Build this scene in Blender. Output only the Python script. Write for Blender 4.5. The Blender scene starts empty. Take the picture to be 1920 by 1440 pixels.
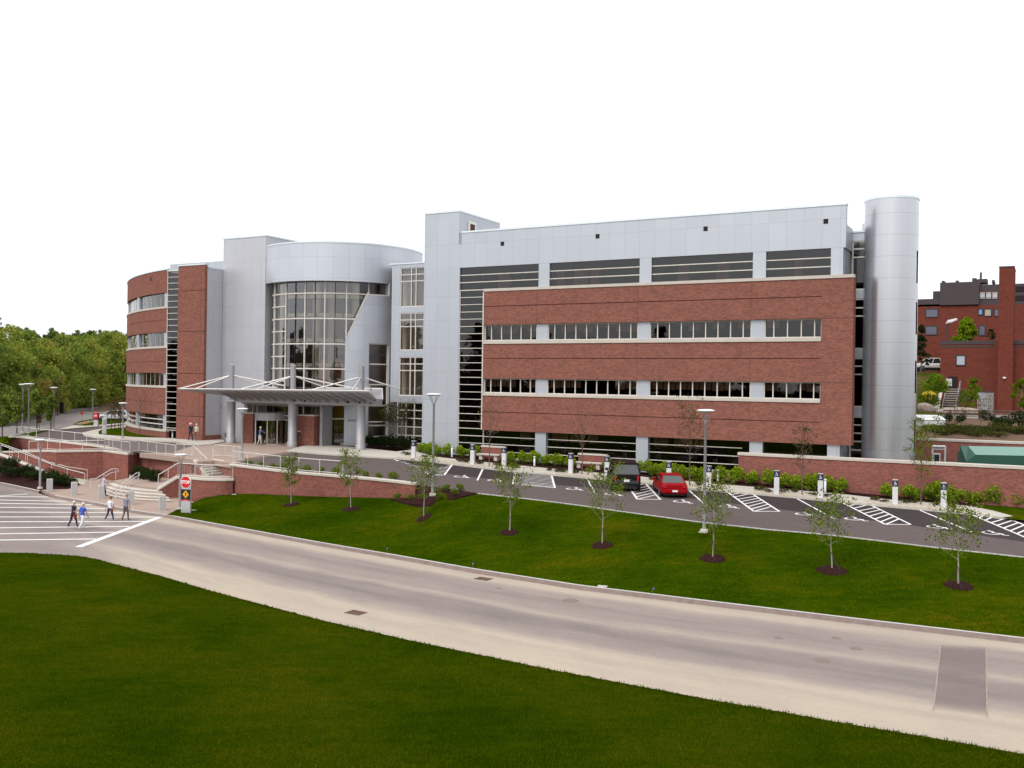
import bpy, bmesh, math, random
from mathutils import Vector, Matrix
from mathutils.bvhtree import BVHTree
random.seed(7)
S = bpy.context.scene
COL = S.collection
PI = math.pi
rad = math.radians

# ------------------------------------------------------------------ camera
FPX, ZC, ROLL, PIT = 1800.0, 6.2, 0.0148, 2/1800.0
cR = Vector((1, 0, ROLL)).normalized()
cF = Vector((0, 1, -PIT)); cF = (cF - cR*cF.dot(cR)).normalized()
cU = cR.cross(cF)
CAM = Vector((0, 0, ZC))
cam_d = bpy.data.cameras.new('camera'); cam_d.sensor_width = 36.0
cam_d.lens = FPX/1920*36; cam_d.clip_end = 5000; cam_d.clip_start = 0.5
cam = bpy.data.objects.new('camera', cam_d); COL.objects.link(cam)
cam.matrix_world = Matrix(((cR.x, cU.x, -cF.x, CAM.x), (cR.y, cU.y, -cF.y, CAM.y), (cR.z, cU.z, -cF.z, CAM.z), (0, 0, 0, 1)))
S.camera = cam
S.cycles.volume_bounces = 6

# ------------------------------------------------------------------ light: bright overcast
SUN_EL, SUN_AZ = 52.0, 215.0          # azimuth clockwise from +Y
world = bpy.data.worlds.new('World'); S.world = world; world.use_nodes = True
wn, wl = world.node_tree.nodes, world.node_tree.links
wn.clear()
w_out = wn.new('ShaderNodeOutputWorld'); w_bg = wn.new('ShaderNodeBackground')
w_sky = wn.new('ShaderNodeTexSky'); w_sky.sky_type = 'NISHITA'; w_sky.sun_disc = False
w_sky.sun_elevation = rad(SUN_EL); w_sky.sun_rotation = rad(SUN_AZ)
w_sky.air_density = 1.0; w_sky.dust_density = 6.0; w_sky.ozone_density = 1.0
w_hs = wn.new('ShaderNodeHueSaturation'); w_hs.inputs['Saturation'].default_value = 0.22; w_hs.inputs['Value'].default_value = 1.0
w_mix = wn.new('ShaderNodeMix'); w_mix.data_type = 'RGBA'
w_mix.inputs['Factor'].default_value = 0.62
w_mix.inputs['B'].default_value = (11.0, 11.3, 11.8, 1)      # the even cloud layer over the sky
wl.new(w_sky.outputs[0], w_hs.inputs['Color']); wl.new(w_hs.outputs[0], w_mix.inputs['A'])
wl.new(w_mix.outputs['Result'], w_bg.inputs['Color']); w_bg.inputs['Strength'].default_value = 0.15
wl.new(w_bg.outputs[0], w_out.inputs[0])
sun_d = bpy.data.lights.new('sun', 'SUN'); sun_d.energy = 1.3; sun_d.angle = rad(14); sun_d.color = (1, 0.96, 0.9)
sun = bpy.data.objects.new('sun', sun_d); COL.objects.link(sun)
_el, _az = rad(SUN_EL), rad(SUN_AZ)
sd = Vector((math.sin(_az)*math.cos(_el), math.cos(_az)*math.cos(_el), math.sin(_el)))
sun.rotation_euler = sd.to_track_quat('Z', 'Y').to_euler()
S.view_settings.view_transform = 'Standard'; S.view_settings.look = 'None'
S.view_settings.gamma = 1; S.view_settings.exposure = 0.0; S.view_settings.use_curve_mapping = False

# ------------------------------------------------------------------ measuring: picture point -> place
def ray(px, py): return cF + cR*((px-960)/FPX) + cU*((720-py)/FPX)
def G(px, py, z):
    d = ray(px, py); return CAM + d*((z-ZC)/d.z)
def proj(p):
    v = Vector(p)-CAM; return 960+FPX*v.dot(cR)/v.dot(cF)
def hor(px): return 718 + ROLL*(px-960)
BA = math.atan2(1800, 3243)
be = Vector((math.cos(BA), -math.sin(BA), 0)); bn = Vector((math.sin(BA), math.cos(BA), 0))
_d = ray(905, 718); P0 = CAM + _d*(79/_d.y); P0.z = 0
def B(s, y, z=0.0): return P0 + be*s + bn*y + Vector((0, 0, z))
def loc(p): q = p - P0; return q.dot(be), q.dot(bn), p.z
def FB(px, py, yb=0.0):
    d = ray(px, py); p = CAM + d*(((P0-CAM).dot(bn)+yb)/d.dot(bn)) - P0
    return p.dot(be), p.z + P0.z
def SX(px, yb=0.0): return FB(px, 700, yb)[0]
def FZ(px, py, yb=0.0): return FB(px, py, yb)[1]
def UZ(p):
    s, y, _ = loc(p); return -0.025*max(0.0, -0.5-y) - 0.0294*max(0.0, s+2)
def GU(px, py, dz=0.0):
    z = 0.0
    for _ in range(25):
        p = G(px, py, z); z = UZ(p)
    p = G(px, py, z); p.z = z + dz; return p
def at_depth(px, py, Y):
    d = ray(px, py); return CAM + d*(Y/d.y)
ROADZ, WALKZ = -3.1, -2.92

# ------------------------------------------------------------------ mesh helpers
class MB:
    def __init__(self): self.v, self.f, self.m, self.uv, self.sm, self.at = [], [], [], [], [], []
    def face(self, pts, mi=0, uv=None, smooth=False, a=0.5):
        b = len(self.v); self.v += [tuple(p) for p in pts]; self.f.append(tuple(range(b, b+len(pts))))
        self.m.append(mi); self.uv.append(uv); self.sm.append(smooth); self.at.append(a)
    def mesh(self, verts, faces, mi=0, smooth=False):
        b = len(self.v); self.v += [tuple(p) for p in verts]
        for f in faces:
            self.f.append(tuple(b+i for i in f)); self.m.append(mi); self.uv.append(None); self.sm.append(smooth); self.at.append(0.5)
    def box(self, x0, x1, y0, y1, z0, z1, mi=0, M=None):
        vs = [Vector((x, y, z)) for z in (z0, z1) for y in (y0, y1) for x in (x0, x1)]
        if M: vs = [M @ p for p in vs]
        self.mesh(vs, [(0, 2, 3, 1), (4, 5, 7, 6), (0, 1, 5, 4), (2, 6, 7, 3), (0, 4, 6, 2), (1, 3, 7, 5)], mi)
    def bbox(self, x0, x1, y0, y1, z0, z1, c=0.02, mi=0, M=None):
        bm = bmesh.new(); bmesh.ops.create_cube(bm, size=1)
        for p in bm.verts: p.co = Vector(((x0+x1)/2+p.co.x*(x1-x0), (y0+y1)/2+p.co.y*(y1-y0), (z0+z1)/2+p.co.z*(z1-z0)))
        bmesh.ops.bevel(bm, geom=bm.edges[:], offset=c, segments=2, profile=0.6, affect='EDGES', clamp_overlap=True)
        self.bm(bm, mi, M)
    def bm(self, bm, mi=0, M=None, smooth=False):
        bm.verts.index_update()
        vs = [(M @ p.co) if M else p.co.copy() for p in bm.verts]
        self.mesh(vs, [tuple(q.index for q in f.verts) for f in bm.faces], mi, smooth); bm.free()
    def prism(self, poly, z0, z1, mi=0, top=None):      # poly: list of (x, y); z0/z1 numbers or lists
        n = len(poly)
        a = [Vector((p[0], p[1], z0[i] if isinstance(z0, list) else z0)) for i, p in enumerate(poly)]
        c = [Vector((p[0], p[1], z1[i] if isinstance(z1, list) else z1)) for i, p in enumerate(poly)]
        self.mesh(a+c, [tuple(range(n-1, -1, -1)), tuple(range(n, 2*n))] + [(i, (i+1) % n, n+(i+1) % n, n+i) for i in range(n)], mi)
    def bar(self, p, q, r, mi=0, seg=8, r2=None, smooth=True, caps=True):
        p, q = Vector(p), Vector(q); d = q-p
        if d.length < 1e-6: return
        M = d.to_track_quat('Z', 'Y').to_matrix(); r2 = r if r2 is None else r2
        vs = [p + M @ Vector((math.cos(2*PI*i/seg)*r, math.sin(2*PI*i/seg)*r, 0)) for i in range(seg)]
        vs += [q + M @ Vector((math.cos(2*PI*i/seg)*r2, math.sin(2*PI*i/seg)*r2, 0)) for i in range(seg)]
        self.mesh(vs, [(i, (i+1) % seg, seg+(i+1) % seg, seg+i) for i in range(seg)], mi, smooth)
        if caps: self.mesh(vs, [tuple(range(seg-1, -1, -1)), tuple(range(seg, 2*seg))], mi)
    def tube(self, pts, r, mi=0, seg=8):
        for a, b in zip(pts[:-1], pts[1:]): self.bar(a, b, r, mi, seg)
    def lathe(self, prof, c=(0, 0, 0), seg=20, mi=0, smooth=True):  # prof: (r, z)
        c = Vector(c); n = len(prof)
        vs = [c + Vector((r*math.cos(2*PI*j/seg), r*math.sin(2*PI*j/seg), z)) for r, z in prof for j in range(seg)]
        fs = [(i*seg+j, i*seg+(j+1) % seg, (i+1)*seg+(j+1) % seg, (i+1)*seg+j) for i in range(n-1) for j in range(seg)]
        self.mesh(vs, fs, mi, smooth)
        if prof[0][0] > 1e-4: self.mesh(vs[:seg], [tuple(range(seg-1, -1, -1))], mi)
        if prof[-1][0] > 1e-4: self.mesh(vs[-seg:], [tuple(range(seg))], mi)
    def build(self, name, mats, parent=None, recalc=True, attr=False, weld=False):
        me = bpy.data.meshes.new(name)
        me.from_pydata(self.v, [], self.f)
        if not isinstance(mats, (list, tuple)): mats = [mats]
        for m in mats: me.materials.append(m)
        me.polygons.foreach_set('material_index', self.m)
        me.polygons.foreach_set('use_smooth', self.sm)
        ul = me.uv_layers.new(name='UVMap'); data = [0.0]*(2*len(me.loops))
        for i, poly in enumerate(me.polygons):
            u = self.uv[i]; nr = poly.normal
            for k, li in enumerate(poly.loop_indices):
                if u: data[2*li], data[2*li+1] = u[k]
                else:
                    p = me.vertices[me.loops[li].vertex_index].co
                    if abs(nr.z) > 0.8: data[2*li], data[2*li+1] = p.x, p.y
                    else:
                        h = math.hypot(nr.x, nr.y) or 1
                        data[2*li], data[2*li+1] = (-nr.y*p.x+nr.x*p.y)/h, p.z
        ul.data.foreach_set('uv', data)
        if attr:
            al = me.attributes.new('lv', 'FLOAT', 'FACE'); al.data.foreach_set('value', self.at)
        if recalc or weld:
            bm = bmesh.new(); bm.from_mesh(me)
            if weld: bmesh.ops.remove_doubles(bm, verts=bm.verts[:], dist=1e-4)
            if recalc: bmesh.ops.recalc_face_normals(bm, faces=bm.faces[:])
            bm.to_mesh(me); bm.free()
        me.update()
        o = bpy.data.objects.new(name, me); COL.objects.link(o)
        if parent: o.parent = parent
        return o

def tag(o, label=None, cat=None, group=None, kind=None):
    if label: o['label'] = label
    if cat: o['category'] = cat
    if group: o['group'] = group
    if kind: o['kind'] = kind
    return o
def empty(name, p, rz=0.0, label=None, cat=None, group=None):
    o = bpy.data.objects.new(name, None); COL.objects.link(o); o.empty_display_size = 0.3
    o.location = p; o.rotation_euler = (0, 0, rz)
    return tag(o, label, cat, group)
def copy_tree(o, parent=None):
    c = o.copy(); COL.objects.link(c)
    if parent: c.parent = parent
    for ch in list(o.children): copy_tree(ch, c)
    return c
def struct(o): o['kind'] = 'structure'; return o
def offset_line(pts, d):
    out = []
    for i, p in enumerate(pts):
        a = pts[max(0, i-1)]; b = pts[min(len(pts)-1, i+1)]
        t = Vector((b[0]-a[0], b[1]-a[1], 0)).normalized()
        out.append(Vector((p[0]-t.y*d, p[1]+t.x*d, p[2] if len(p) > 2 else 0)))
    return out
def resample(pts, n):
    pts = [Vector(p) for p in pts]; L = [0]
    for a, b in zip(pts[:-1], pts[1:]): L.append(L[-1]+(b-a).length)
    out = []
    for k in range(n):
        t = L[-1]*k/(n-1); i = 0
        while i < len(L)-2 and L[i+1] < t: i += 1
        f = (t-L[i])/max(1e-9, L[i+1]-L[i]); out.append(pts[i].lerp(pts[i+1], min(1, max(0, f))))
    return out
def smoothline(pts, n=4):      # Catmull-Rom through the points
    P = [Vector(p) for p in pts]; P = [P[0]*2-P[1]] + P + [P[-1]*2-P[-2]]; out = []
    for i in range(1, len(P)-2):
        for k in range(n):
            t = k/n; a, b, c, d = P[i-1], P[i], P[i+1], P[i+2]
            out.append(0.5*((2*b)+(c-a)*t+(2*a-5*b+4*c-d)*t*t+(3*b-a-3*c+d)*t**3))
    out.append(P[-2]); return out
def sheet(name, pts, mat, thick=0.0, kind='structure'):
    mb = MB(); n = len(pts); pts = [Vector(p) for p in pts]
    bm = bmesh.new(); vs = [bm.verts.new(p) for p in pts]; f = bm.faces.new(vs); f.normal_update()
    if f.normal.z < 0: f.normal_flip()
    bmesh.ops.triangulate(bm, faces=[f]); mb.bm(bm)
    if thick:
        for i in range(n):
            a, b = pts[i], pts[(i+1) % n]; d = Vector((0, 0, thick)); mb.face([a, b, b-d, a-d])
    o = mb.build(name, mat, recalc=bool(thick), weld=bool(thick))
    o['kind'] = kind; return o

# ------------------------------------------------------------------ materials
class NT:
    def __init__(self, name):
        self.mat = bpy.data.materials.new(name); self.mat.use_nodes = True
        self.n, self.l = self.mat.node_tree.nodes, self.mat.node_tree.links
        self.n.clear(); self.out = self.n.new('ShaderNodeOutputMaterial')
    def add(self, t, **kw):
        nd = self.n.new('ShaderNode'+t)
        for k, v in kw.items():
            if k in nd.inputs.keys(): nd.inputs[k].default_value = v
            else: setattr(nd, k, v)
        return nd
    def link(self, a, b): self.l.new(a, b)
    def coord(self, kind='Object', scale=None):
        c = self.add('TexCoord'); o = c.outputs[kind]
        if scale:
            mp = self.add('Mapping'); mp.inputs['Scale'].default_value = scale; self.link(o, mp.inputs[0]); o = mp.outputs[0]
        return o
    def noise(self, vec, scale, detail=4, rough=0.55):
        nz = self.add('TexNoise'); nz.inputs['Scale'].default_value = scale; nz.inputs['Detail'].default_value = detail
        nz.inputs['Roughness'].default_value = rough; self.link(vec, nz.inputs['Vector']); return nz.outputs['Fac']
    def ramp(self, fac, stops, interp='LINEAR'):
        r = self.add('ValToRGB'); r.color_ramp.interpolation = interp; el = r.color_ramp.elements
        while len(el) < len(stops): el.new(0.5)
        for e, (p, c) in zip(el, stops): e.position = p; e.color = (*c, 1) if len(c) == 3 else c
        self.link(fac, r.inputs[0]); return r.outputs[0]
    def mix(self, fac, a, b, mode='MIX'):
        m = self.add('Mix', data_type='RGBA', blend_type=mode)
        for sck, v in ((m.inputs['Factor'], fac), (m.inputs['A'], a), (m.inputs['B'], b)):
            if hasattr(v, 'is_output') or isinstance(v, bpy.types.NodeSocket): self.link(v, sck)
            elif isinstance(v, (int, float)): sck.default_value = v if sck.type == 'VALUE' else (v, v, v, 1)
            else: sck.default_value = (*v, 1)
        return m.outputs['Result']
    def math(self, op, a, b=0.0, c=None):
        m = self.add('Math', operation=op)
        for i, v in enumerate((a, b) if c is None else (a, b, c)):
            if isinstance(v, bpy.types.NodeSocket): self.link(v, m.inputs[i])
            else: m.inputs[i].default_value = v
        return m.outputs[0]
    def bump(self, h, strength=0.3, dist=0.02):
        b = self.add('Bump'); b.inputs['Strength'].default_value = strength; b.inputs['Distance'].default_value = dist
        self.link(h, b.inputs['Height']); return b.outputs[0]
    def principled(self, color, rough=0.7, metal=0.0, normal=None, spec=0.5):
        p = self.add('BsdfPrincipled')
        for nm, v in (('Base Color', color), ('Roughness', rough), ('Metallic', metal)):
            if isinstance(v, bpy.types.NodeSocket): self.link(v, p.inputs[nm])
            elif nm == 'Base Color': p.inputs[nm].default_value = (*v, 1)
            else: p.inputs[nm].default_value = v
        p.inputs['Specular IOR Level'].default_value = spec
        if normal: self.link(normal, p.inputs['Normal'])
        self.link(p.outputs[0], self.out.inputs[0]); return p

def plain(name, c, rough=0.6, metal=0.0, var=0.12, scale=3.0, bump=0.0, spec=0.5):
    t = NT(name); co = t.coord(); f = t.noise(co, scale, 5)
    col = t.mix(f, tuple(x*(1-var*1.6) for x in c), tuple(min(1, x*(1+var*1.6)) for x in c))
    nrm = t.bump(t.noise(co, scale*8, 3), bump) if bump else None
    t.principled(col, rough, metal, nrm, spec); return t.mat
def brick(name, c1, c2, mortar, big=0.35):
    t = NT(name); uv = t.coord('UV')
    b = t.add('TexBrick'); t.link(uv, b.inputs['Vector'])
    b.inputs['Color1'].default_value = (*c1, 1); b.inputs['Color2'].default_value = (*c2, 1); b.inputs['Mortar'].default_value = (*mortar, 1)
    b.inputs['Scale'].default_value = 1; b.inputs['Mortar Size'].default_value = 0.008; b.inputs['Brick Width'].default_value = 0.215
    b.inputs['Row Height'].default_value = 0.075; b.inputs['Bias'].default_value = -0.1
    f = t.noise(t.coord('UV', (0.5, 1.6, 1)), 1.1, 8, 0.75); f2 = t.noise(t.coord('UV', (1.6, 9.0, 1)), 1.0, 4, 0.75)
    col = t.mix(t.ramp(f, [(.42, (0,)*3), (.8, (big*1.1,)*3)]), b.outputs[0], tuple(x*0.5 for x in c2))
    col = t.mix(t.ramp(f2, [(.40, (0,)*3), (.85, (.42,)*3)]), col, (c1[0]*.8, c1[1]*1.35, c1[2]*1.35))
    t.principled(col, 0.85, 0, t.bump(b.outputs['Fac'], -0.25, 0.006), 0.06); return t.mat
def panels(name, c, rough=0.42, metal=0.5, w=1.22, joint=0.8, levels=True):
    t = NT(name); uv = t.coord('UV'); sp = t.add('SeparateXYZ'); t.link(uv, sp.inputs[0])
    def line(x, period, off, hw):
        fr = t.math('FRACT', t.math('DIVIDE', t.math('SUBTRACT', x, off), period))
        d = t.math('MINIMUM', fr, t.math('SUBTRACT', 1.0, fr))
        return t.math('LESS_THAN', d, hw/period)
    a = line(sp.outputs[0], w, 0.02, 0.014); bln = line(sp.outputs[1], 4.37, 15.79, 0.014)
    c2 = line(sp.outputs[1], 4.37, 13.42, 0.014)
    j = t.math('MAXIMUM', a, t.math('MAXIMUM', bln, c2))
    cell = t.add('TexWhiteNoise', noise_dimensions='2D')
    fl = t.add('VectorMath', operation='FLOOR'); mp = t.add('Mapping'); mp.inputs['Scale'].default_value = (1/w, 1/2.185, 1)
    mp.inputs['Location'].default_value = (-0.016, 0.86, 0)
    t.link(uv, mp.inputs[0]); t.link(mp.outputs[0], fl.inputs[0]); t.link(fl.outputs[0], cell.inputs['Vector'])
    f = t.math('ADD', t.math('MULTIPLY', cell.outputs['Value'], 0.45), t.math('MULTIPLY', t.noise(t.coord('UV', (1, 0.35, 1)), 1.4, 5, 0.6), 0.55))
    col = t.mix(f, tuple(x*0.93 for x in c), tuple(min(1, x*1.06) for x in c))
    col = t.mix(j, col, tuple(x*joint for x in (c[0]*1.02, c[1]*0.95, c[2]*0.95)))
    t.principled(col, rough, metal, t.bump(t.noise(uv, 0.8, 2), 0.03, 0.05)); return t.mat
def glass(name, tint, fres=1.0, rough=0.015, ior=1.52):
    t = NT(name); tr = t.add('BsdfTransparent'); tr.inputs[0].default_value = (*tint, 1)
    gl = t.add('BsdfGlossy'); gl.inputs['Roughness'].default_value = rough; gl.inputs[0].default_value = (1, 1, 1, 1)
    lw = t.add('Fresnel'); lw.inputs['IOR'].default_value = ior
    co = t.coord('UV'); nrm = t.bump(t.noise(co, 0.55, 2), 0.10, 0.02); t.link(nrm, gl.inputs['Normal'])
    mx = t.add('MixShader'); t.link(t.math('MULTIPLY', lw.outputs[0], fres), mx.inputs[0])
    t.link(tr.outputs[0], mx.inputs[1]); t.link(gl.outputs[0], mx.inputs[2]); t.link(mx.outputs[0], t.out.inputs[0]); return t.mat
def grass_mat(name, stops, stripe=0.0):
    t = NT(name); co = t.coord(); f1 = t.noise(co, 0.22, 5, 0.6); f2 = t.noise(t.coord('Object', (1.2, 2.6, 1)), 1.1, 4, 0.6); f3 = t.noise(co, 14, 3, 0.7)
    f4 = t.noise(t.coord('Object', (0.5, 2.2, 1)), 0.8, 3, 0.5)
    f = t.math('ADD', t.math('MULTIPLY', f1, 0.42), t.math('ADD', t.math('MULTIPLY', f2, 0.26), t.math('ADD', t.math('MULTIPLY', f3, 0.2), t.math('MULTIPLY', f4, 0.12))))
    col = t.ramp(f, stops)
    h = t.noise(co, 30, 4, 0.8)
    col = t.mix(t.ramp(h, [(.38, (0,)*3), (.62, (.85,)*3)]), col, (0.008, 0.014, 0.0002), 'MIX')
    d = t.add('BsdfDiffuse'); t.link(col, d.inputs[0]); t.link(t.bump(h, 0.9, 0.05), d.inputs['Normal']); t.link(d.outputs[0], t.out.inputs[0]); return t.mat
def speckle(name, stops, scale, detail=3, rough=0.95, bump=0.4, big=None):
    t = NT(name); co = t.coord(); f = t.noise(co, scale, detail, 0.7); col = t.ramp(f, stops)
    if big: col = t.mix(t.math('MULTIPLY', t.noise(co, big[0], 5), big[2]), col, big[1])
    t.principled(col, rough, 0, t.bump(f, bump, 0.03), 0.04); return t.mat
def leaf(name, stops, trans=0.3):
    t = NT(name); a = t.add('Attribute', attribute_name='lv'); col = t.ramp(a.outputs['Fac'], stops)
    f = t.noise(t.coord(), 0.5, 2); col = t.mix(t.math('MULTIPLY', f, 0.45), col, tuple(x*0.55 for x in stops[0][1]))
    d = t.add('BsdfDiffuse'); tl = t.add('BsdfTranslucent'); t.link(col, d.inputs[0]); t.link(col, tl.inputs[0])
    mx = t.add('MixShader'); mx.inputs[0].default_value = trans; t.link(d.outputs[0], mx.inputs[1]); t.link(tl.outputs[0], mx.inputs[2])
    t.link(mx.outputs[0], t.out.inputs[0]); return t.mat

M = {}
M['brick'] = brick('red_brick', (0.31, 0.099, 0.071), (0.14, 0.049, 0.038), (0.27, 0.165, 0.132))
M['brick_dk'] = brick('old_red_brick', (0.2, 0.043, 0.028), (0.11, 0.026, 0.018), (0.14, 0.06, 0.047))
M['brick_wall'] = brick('wall_brick', (0.32, 0.096, 0.072), (0.145, 0.046, 0.038), (0.28, 0.165, 0.14))
M['joint'] = plain('brick_joint', (0.1, 0.03, 0.025), 0.9)
M['stone'] = plain('cast_stone', (0.52, 0.465, 0.405), 0.8, 0, 0.1, 1.5, 0.1)
M['panel'] = panels('metal_panel', (0.50, 0.525, 0.57))
M['panel_side'] = panels('grey_metal_panel', (0.53, 0.53, 0.56))
M['panel_drum'] = panels('drum_metal_panel', (0.58, 0.6, 0.65), 0.4, 0.6, 1.5)
M['coping'] = plain('metal_coping', (0.72, 0.78, 0.8), 0.35, 0.5, 0.05)
M['mullion'] = plain('white_mullion', (0.62, 0.57, 0.52), 0.5, 0, 0.06)
M['glass'] = glass('tinted_glass', (0.37, 0.30, 0.27), 1.3)
M['glass_lt'] = glass('pale_glass', (0.74, 0.7, 0.62), 3.0)
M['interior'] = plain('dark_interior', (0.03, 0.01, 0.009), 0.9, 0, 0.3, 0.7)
M['curtain'] = plain('beige_curtain', (0.62, 0.52, 0.38), 0.9, 0, 0.15, 6)
M['white_in'] = plain('white_column_paint', (0.8, 0.78, 0.7), 0.6, 0, 0.05)
M['wood'] = plain('warm_wood', (0.6, 0.27, 0.1), 0.5, 0, 0.2, 2)
M['roof'] = plain('roof_membrane', (0.35, 0.34, 0.33), 0.9)
M['silver'] = plain('silver_paint', (0.34, 0.33, 0.34), 0.5, 0.25, 0.06, 2)
M['steel'] = plain('galvanised_steel', (0.62, 0.62, 0.62), 0.4, 0.6, 0.06)
M['rail'] = plain('rail_paint', (0.66, 0.63, 0.6), 0.45, 0.3, 0.05)
M['lampgrey'] = plain('lamp_post_grey', (0.36, 0.35, 0.36), 0.5, 0.3, 0.06)
M['lampwhite'] = plain('lamp_disc_white', (0.8, 0.8, 0.8), 0.4, 0, 0.04)
M['concrete'] = speckle('concrete', [(0.2, (0.42, 0.39, 0.34)), (0.8, (0.55, 0.51, 0.45))], 1.3, 6, 0.9, 0.1)
M['granite'] = speckle('granite', [(0.3, (0.33, 0.32, 0.32)), (0.7, (0.55, 0.54, 0.53))], 18, 3, 0.8, 0.1)
M['asphalt'] = speckle('asphalt', [(0.25, (0.085, 0.066, 0.066)), (0.75, (0.125, 0.1, 0.098))], 2.2, 7, 0.95, 0.15, (0.12, (0.15, 0.122, 0.112), 0.5))
M['asphalt_dk'] = speckle('fresh_asphalt', [(0.25, (0.036, 0.027, 0.029)), (0.75, (0.062, 0.05, 0.052))], 2.5, 7, 0.95, 0.15, (0.15, (0.08, 0.065, 0.065), 0.4))
M['road_far'] = speckle('worn_asphalt', [(0.25, (0.2, 0.175, 0.165)), (0.75, (0.27, 0.24, 0.225))], 0.8, 6, 0.95, 0.1)
M['paint'] = plain('road_paint', (0.74, 0.72, 0.7), 0.7, 0, 0.1, 2)
M['mulch'] = speckle('bark_mulch', [(0.3, (0.016, 0.006, 0.0055)), (0.75, (0.05, 0.02, 0.018))], 9, 5, 0.95, 1.0)
M['gravel'] = speckle('beige_gravel', [(0.3, (0.3, 0.25, 0.19)), (0.55, (0.5, 0.44, 0.36)), (0.75, (0.62, 0.56, 0.48))], 5, 4, 0.95, 0.8)
M['dirt'] = speckle('bare_soil', [(0.3, (0.2, 0.12, 0.07)), (0.75, (0.34, 0.24, 0.16))], 2, 5, 0.95, 0.5)
M['bank'] = speckle('mulched_bank', [(0.3, (0.1, 0.06, 0.04)), (0.6, (0.16, 0.1, 0.07)), (0.8, (0.14, 0.14, 0.04))], 1.2, 5, 0.95, 0.8)
def paver_mat():
    t = NT('pink_pavers'); co = t.coord('UV'); b = t.add('TexBrick'); t.link(co, b.inputs['Vector'])
    b.inputs['Scale'].default_value = 1; b.inputs['Brick Width'].default_value = 0.4; b.inputs['Row Height'].default_value = 0.2; b.inputs['Mortar Size'].default_value = 0.008
    b.inputs['Color1'].default_value = (0.36, 0.25, 0.195, 1); b.inputs['Color2'].default_value = (0.3, 0.205, 0.165, 1); b.inputs['Mortar'].default_value = (0.25, 0.2, 0.17, 1)
    col = t.mix(t.math('MULTIPLY', t.noise(co, 0.4, 5), 0.5), b.outputs[0], (0.42, 0.35, 0.3)); t.principled(col, 0.9, 0, None, 0.3); return t.mat
M['paver'] = paver_mat()
M['lawn_near'] = grass_mat('near_grass', [(0.41, (0.022, 0.048, 0.0004)), (0.475, (0.038, 0.068, 0.0006)), (0.525, (0.052, 0.076, 0.001)), (0.6, (0.085, 0.088, 0.002))])
M['lawn'] = grass_mat('bank_grass', [(0.41, (0.022, 0.055, 0.0005)), (0.475, (0.042, 0.082, 0.0008)), (0.53, (0.065, 0.102, 0.0012)), (0.59, (0.125, 0.12, 0.003))])
M['bark_pale'] = plain('pale_bark', (0.32, 0.27, 0.22), 0.9, 0, 0.25, 9)
M['bark'] = plain('brown_bark', (0.12, 0.075, 0.06), 0.9, 0, 0.3, 9)
M['leaf_young'] = leaf('young_leaf', [(0.0, (0.07, 0.11, 0.006)), (0.6, (0.145, 0.205, 0.014)), (1.0, (0.25, 0.31, 0.03))])
M['leaf_bud'] = leaf('budding_leaf', [(0.0, (0.12, 0.075, 0.02)), (0.6, (0.17, 0.13, 0.03)), (1.0, (0.22, 0.19, 0.05))])
M['leaf_hedge'] = leaf('hedge_leaf', [(0.0, (0.035, 0.08, 0.006)), (0.45, (0.2, 0.31, 0.014)), (1.0, (0.46, 0.56, 0.03))])
M['leaf_dark'] = leaf('dark_leaf', [(0.0, (0.012, 0.022, 0.008)), (0.6, (0.03, 0.05, 0.014)), (1.0, (0.07, 0.09, 0.025))])
M['leaf_olive'] = leaf('olive_leaf', [(0.0, (0.035, 0.042, 0.01)), (0.6, (0.075, 0.085, 0.02)), (1.0, (0.13, 0.13, 0.035))])
M['petal'] = plain('pale_petal', (0.75, 0.6, 0.58), 0.8)
M['wood_leaf'] = leaf('woodland_leaf', [(0.0, (0.045, 0.075, 0.022)), (0.2, (0.11, 0.16, 0.035)), (0.45, (0.24, 0.32, 0.05)), (0.7, (0.34, 0.38, 0.058)), (0.85, (0.40, 0.33, 0.07)), (1.0, (0.42, 0.22, 0.09))])
M['black'] = plain('black_paint', (0.012, 0.012, 0.014), 0.4)
M['rubber'] = plain('tyre_rubber', (0.02, 0.02, 0.02), 0.85)
M['red_sign'] = plain('sign_red', (0.55, 0.012, 0.018), 0.45, 0, 0.03)
M['white_sign'] = plain('sign_white', (0.8, 0.78, 0.76), 0.5, 0, 0.03)
M['navy'] = plain('sign_navy', (0.02, 0.024, 0.06), 0.5)
M['amber'] = plain('sign_amber', (0.75, 0.36, 0.015), 0.5, 0, 0.04)
M['dark_in'] = plain('scupper_dark', (0.015, 0.008, 0.008), 0.9)
M['amber'] = plain('sign_amber', (0.75, 0.36, 0.015), 0.5, 0, 0.04)
M['riser'] = plain('step_riser', (0.4, 0.34, 0.3), 0.9)
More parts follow.
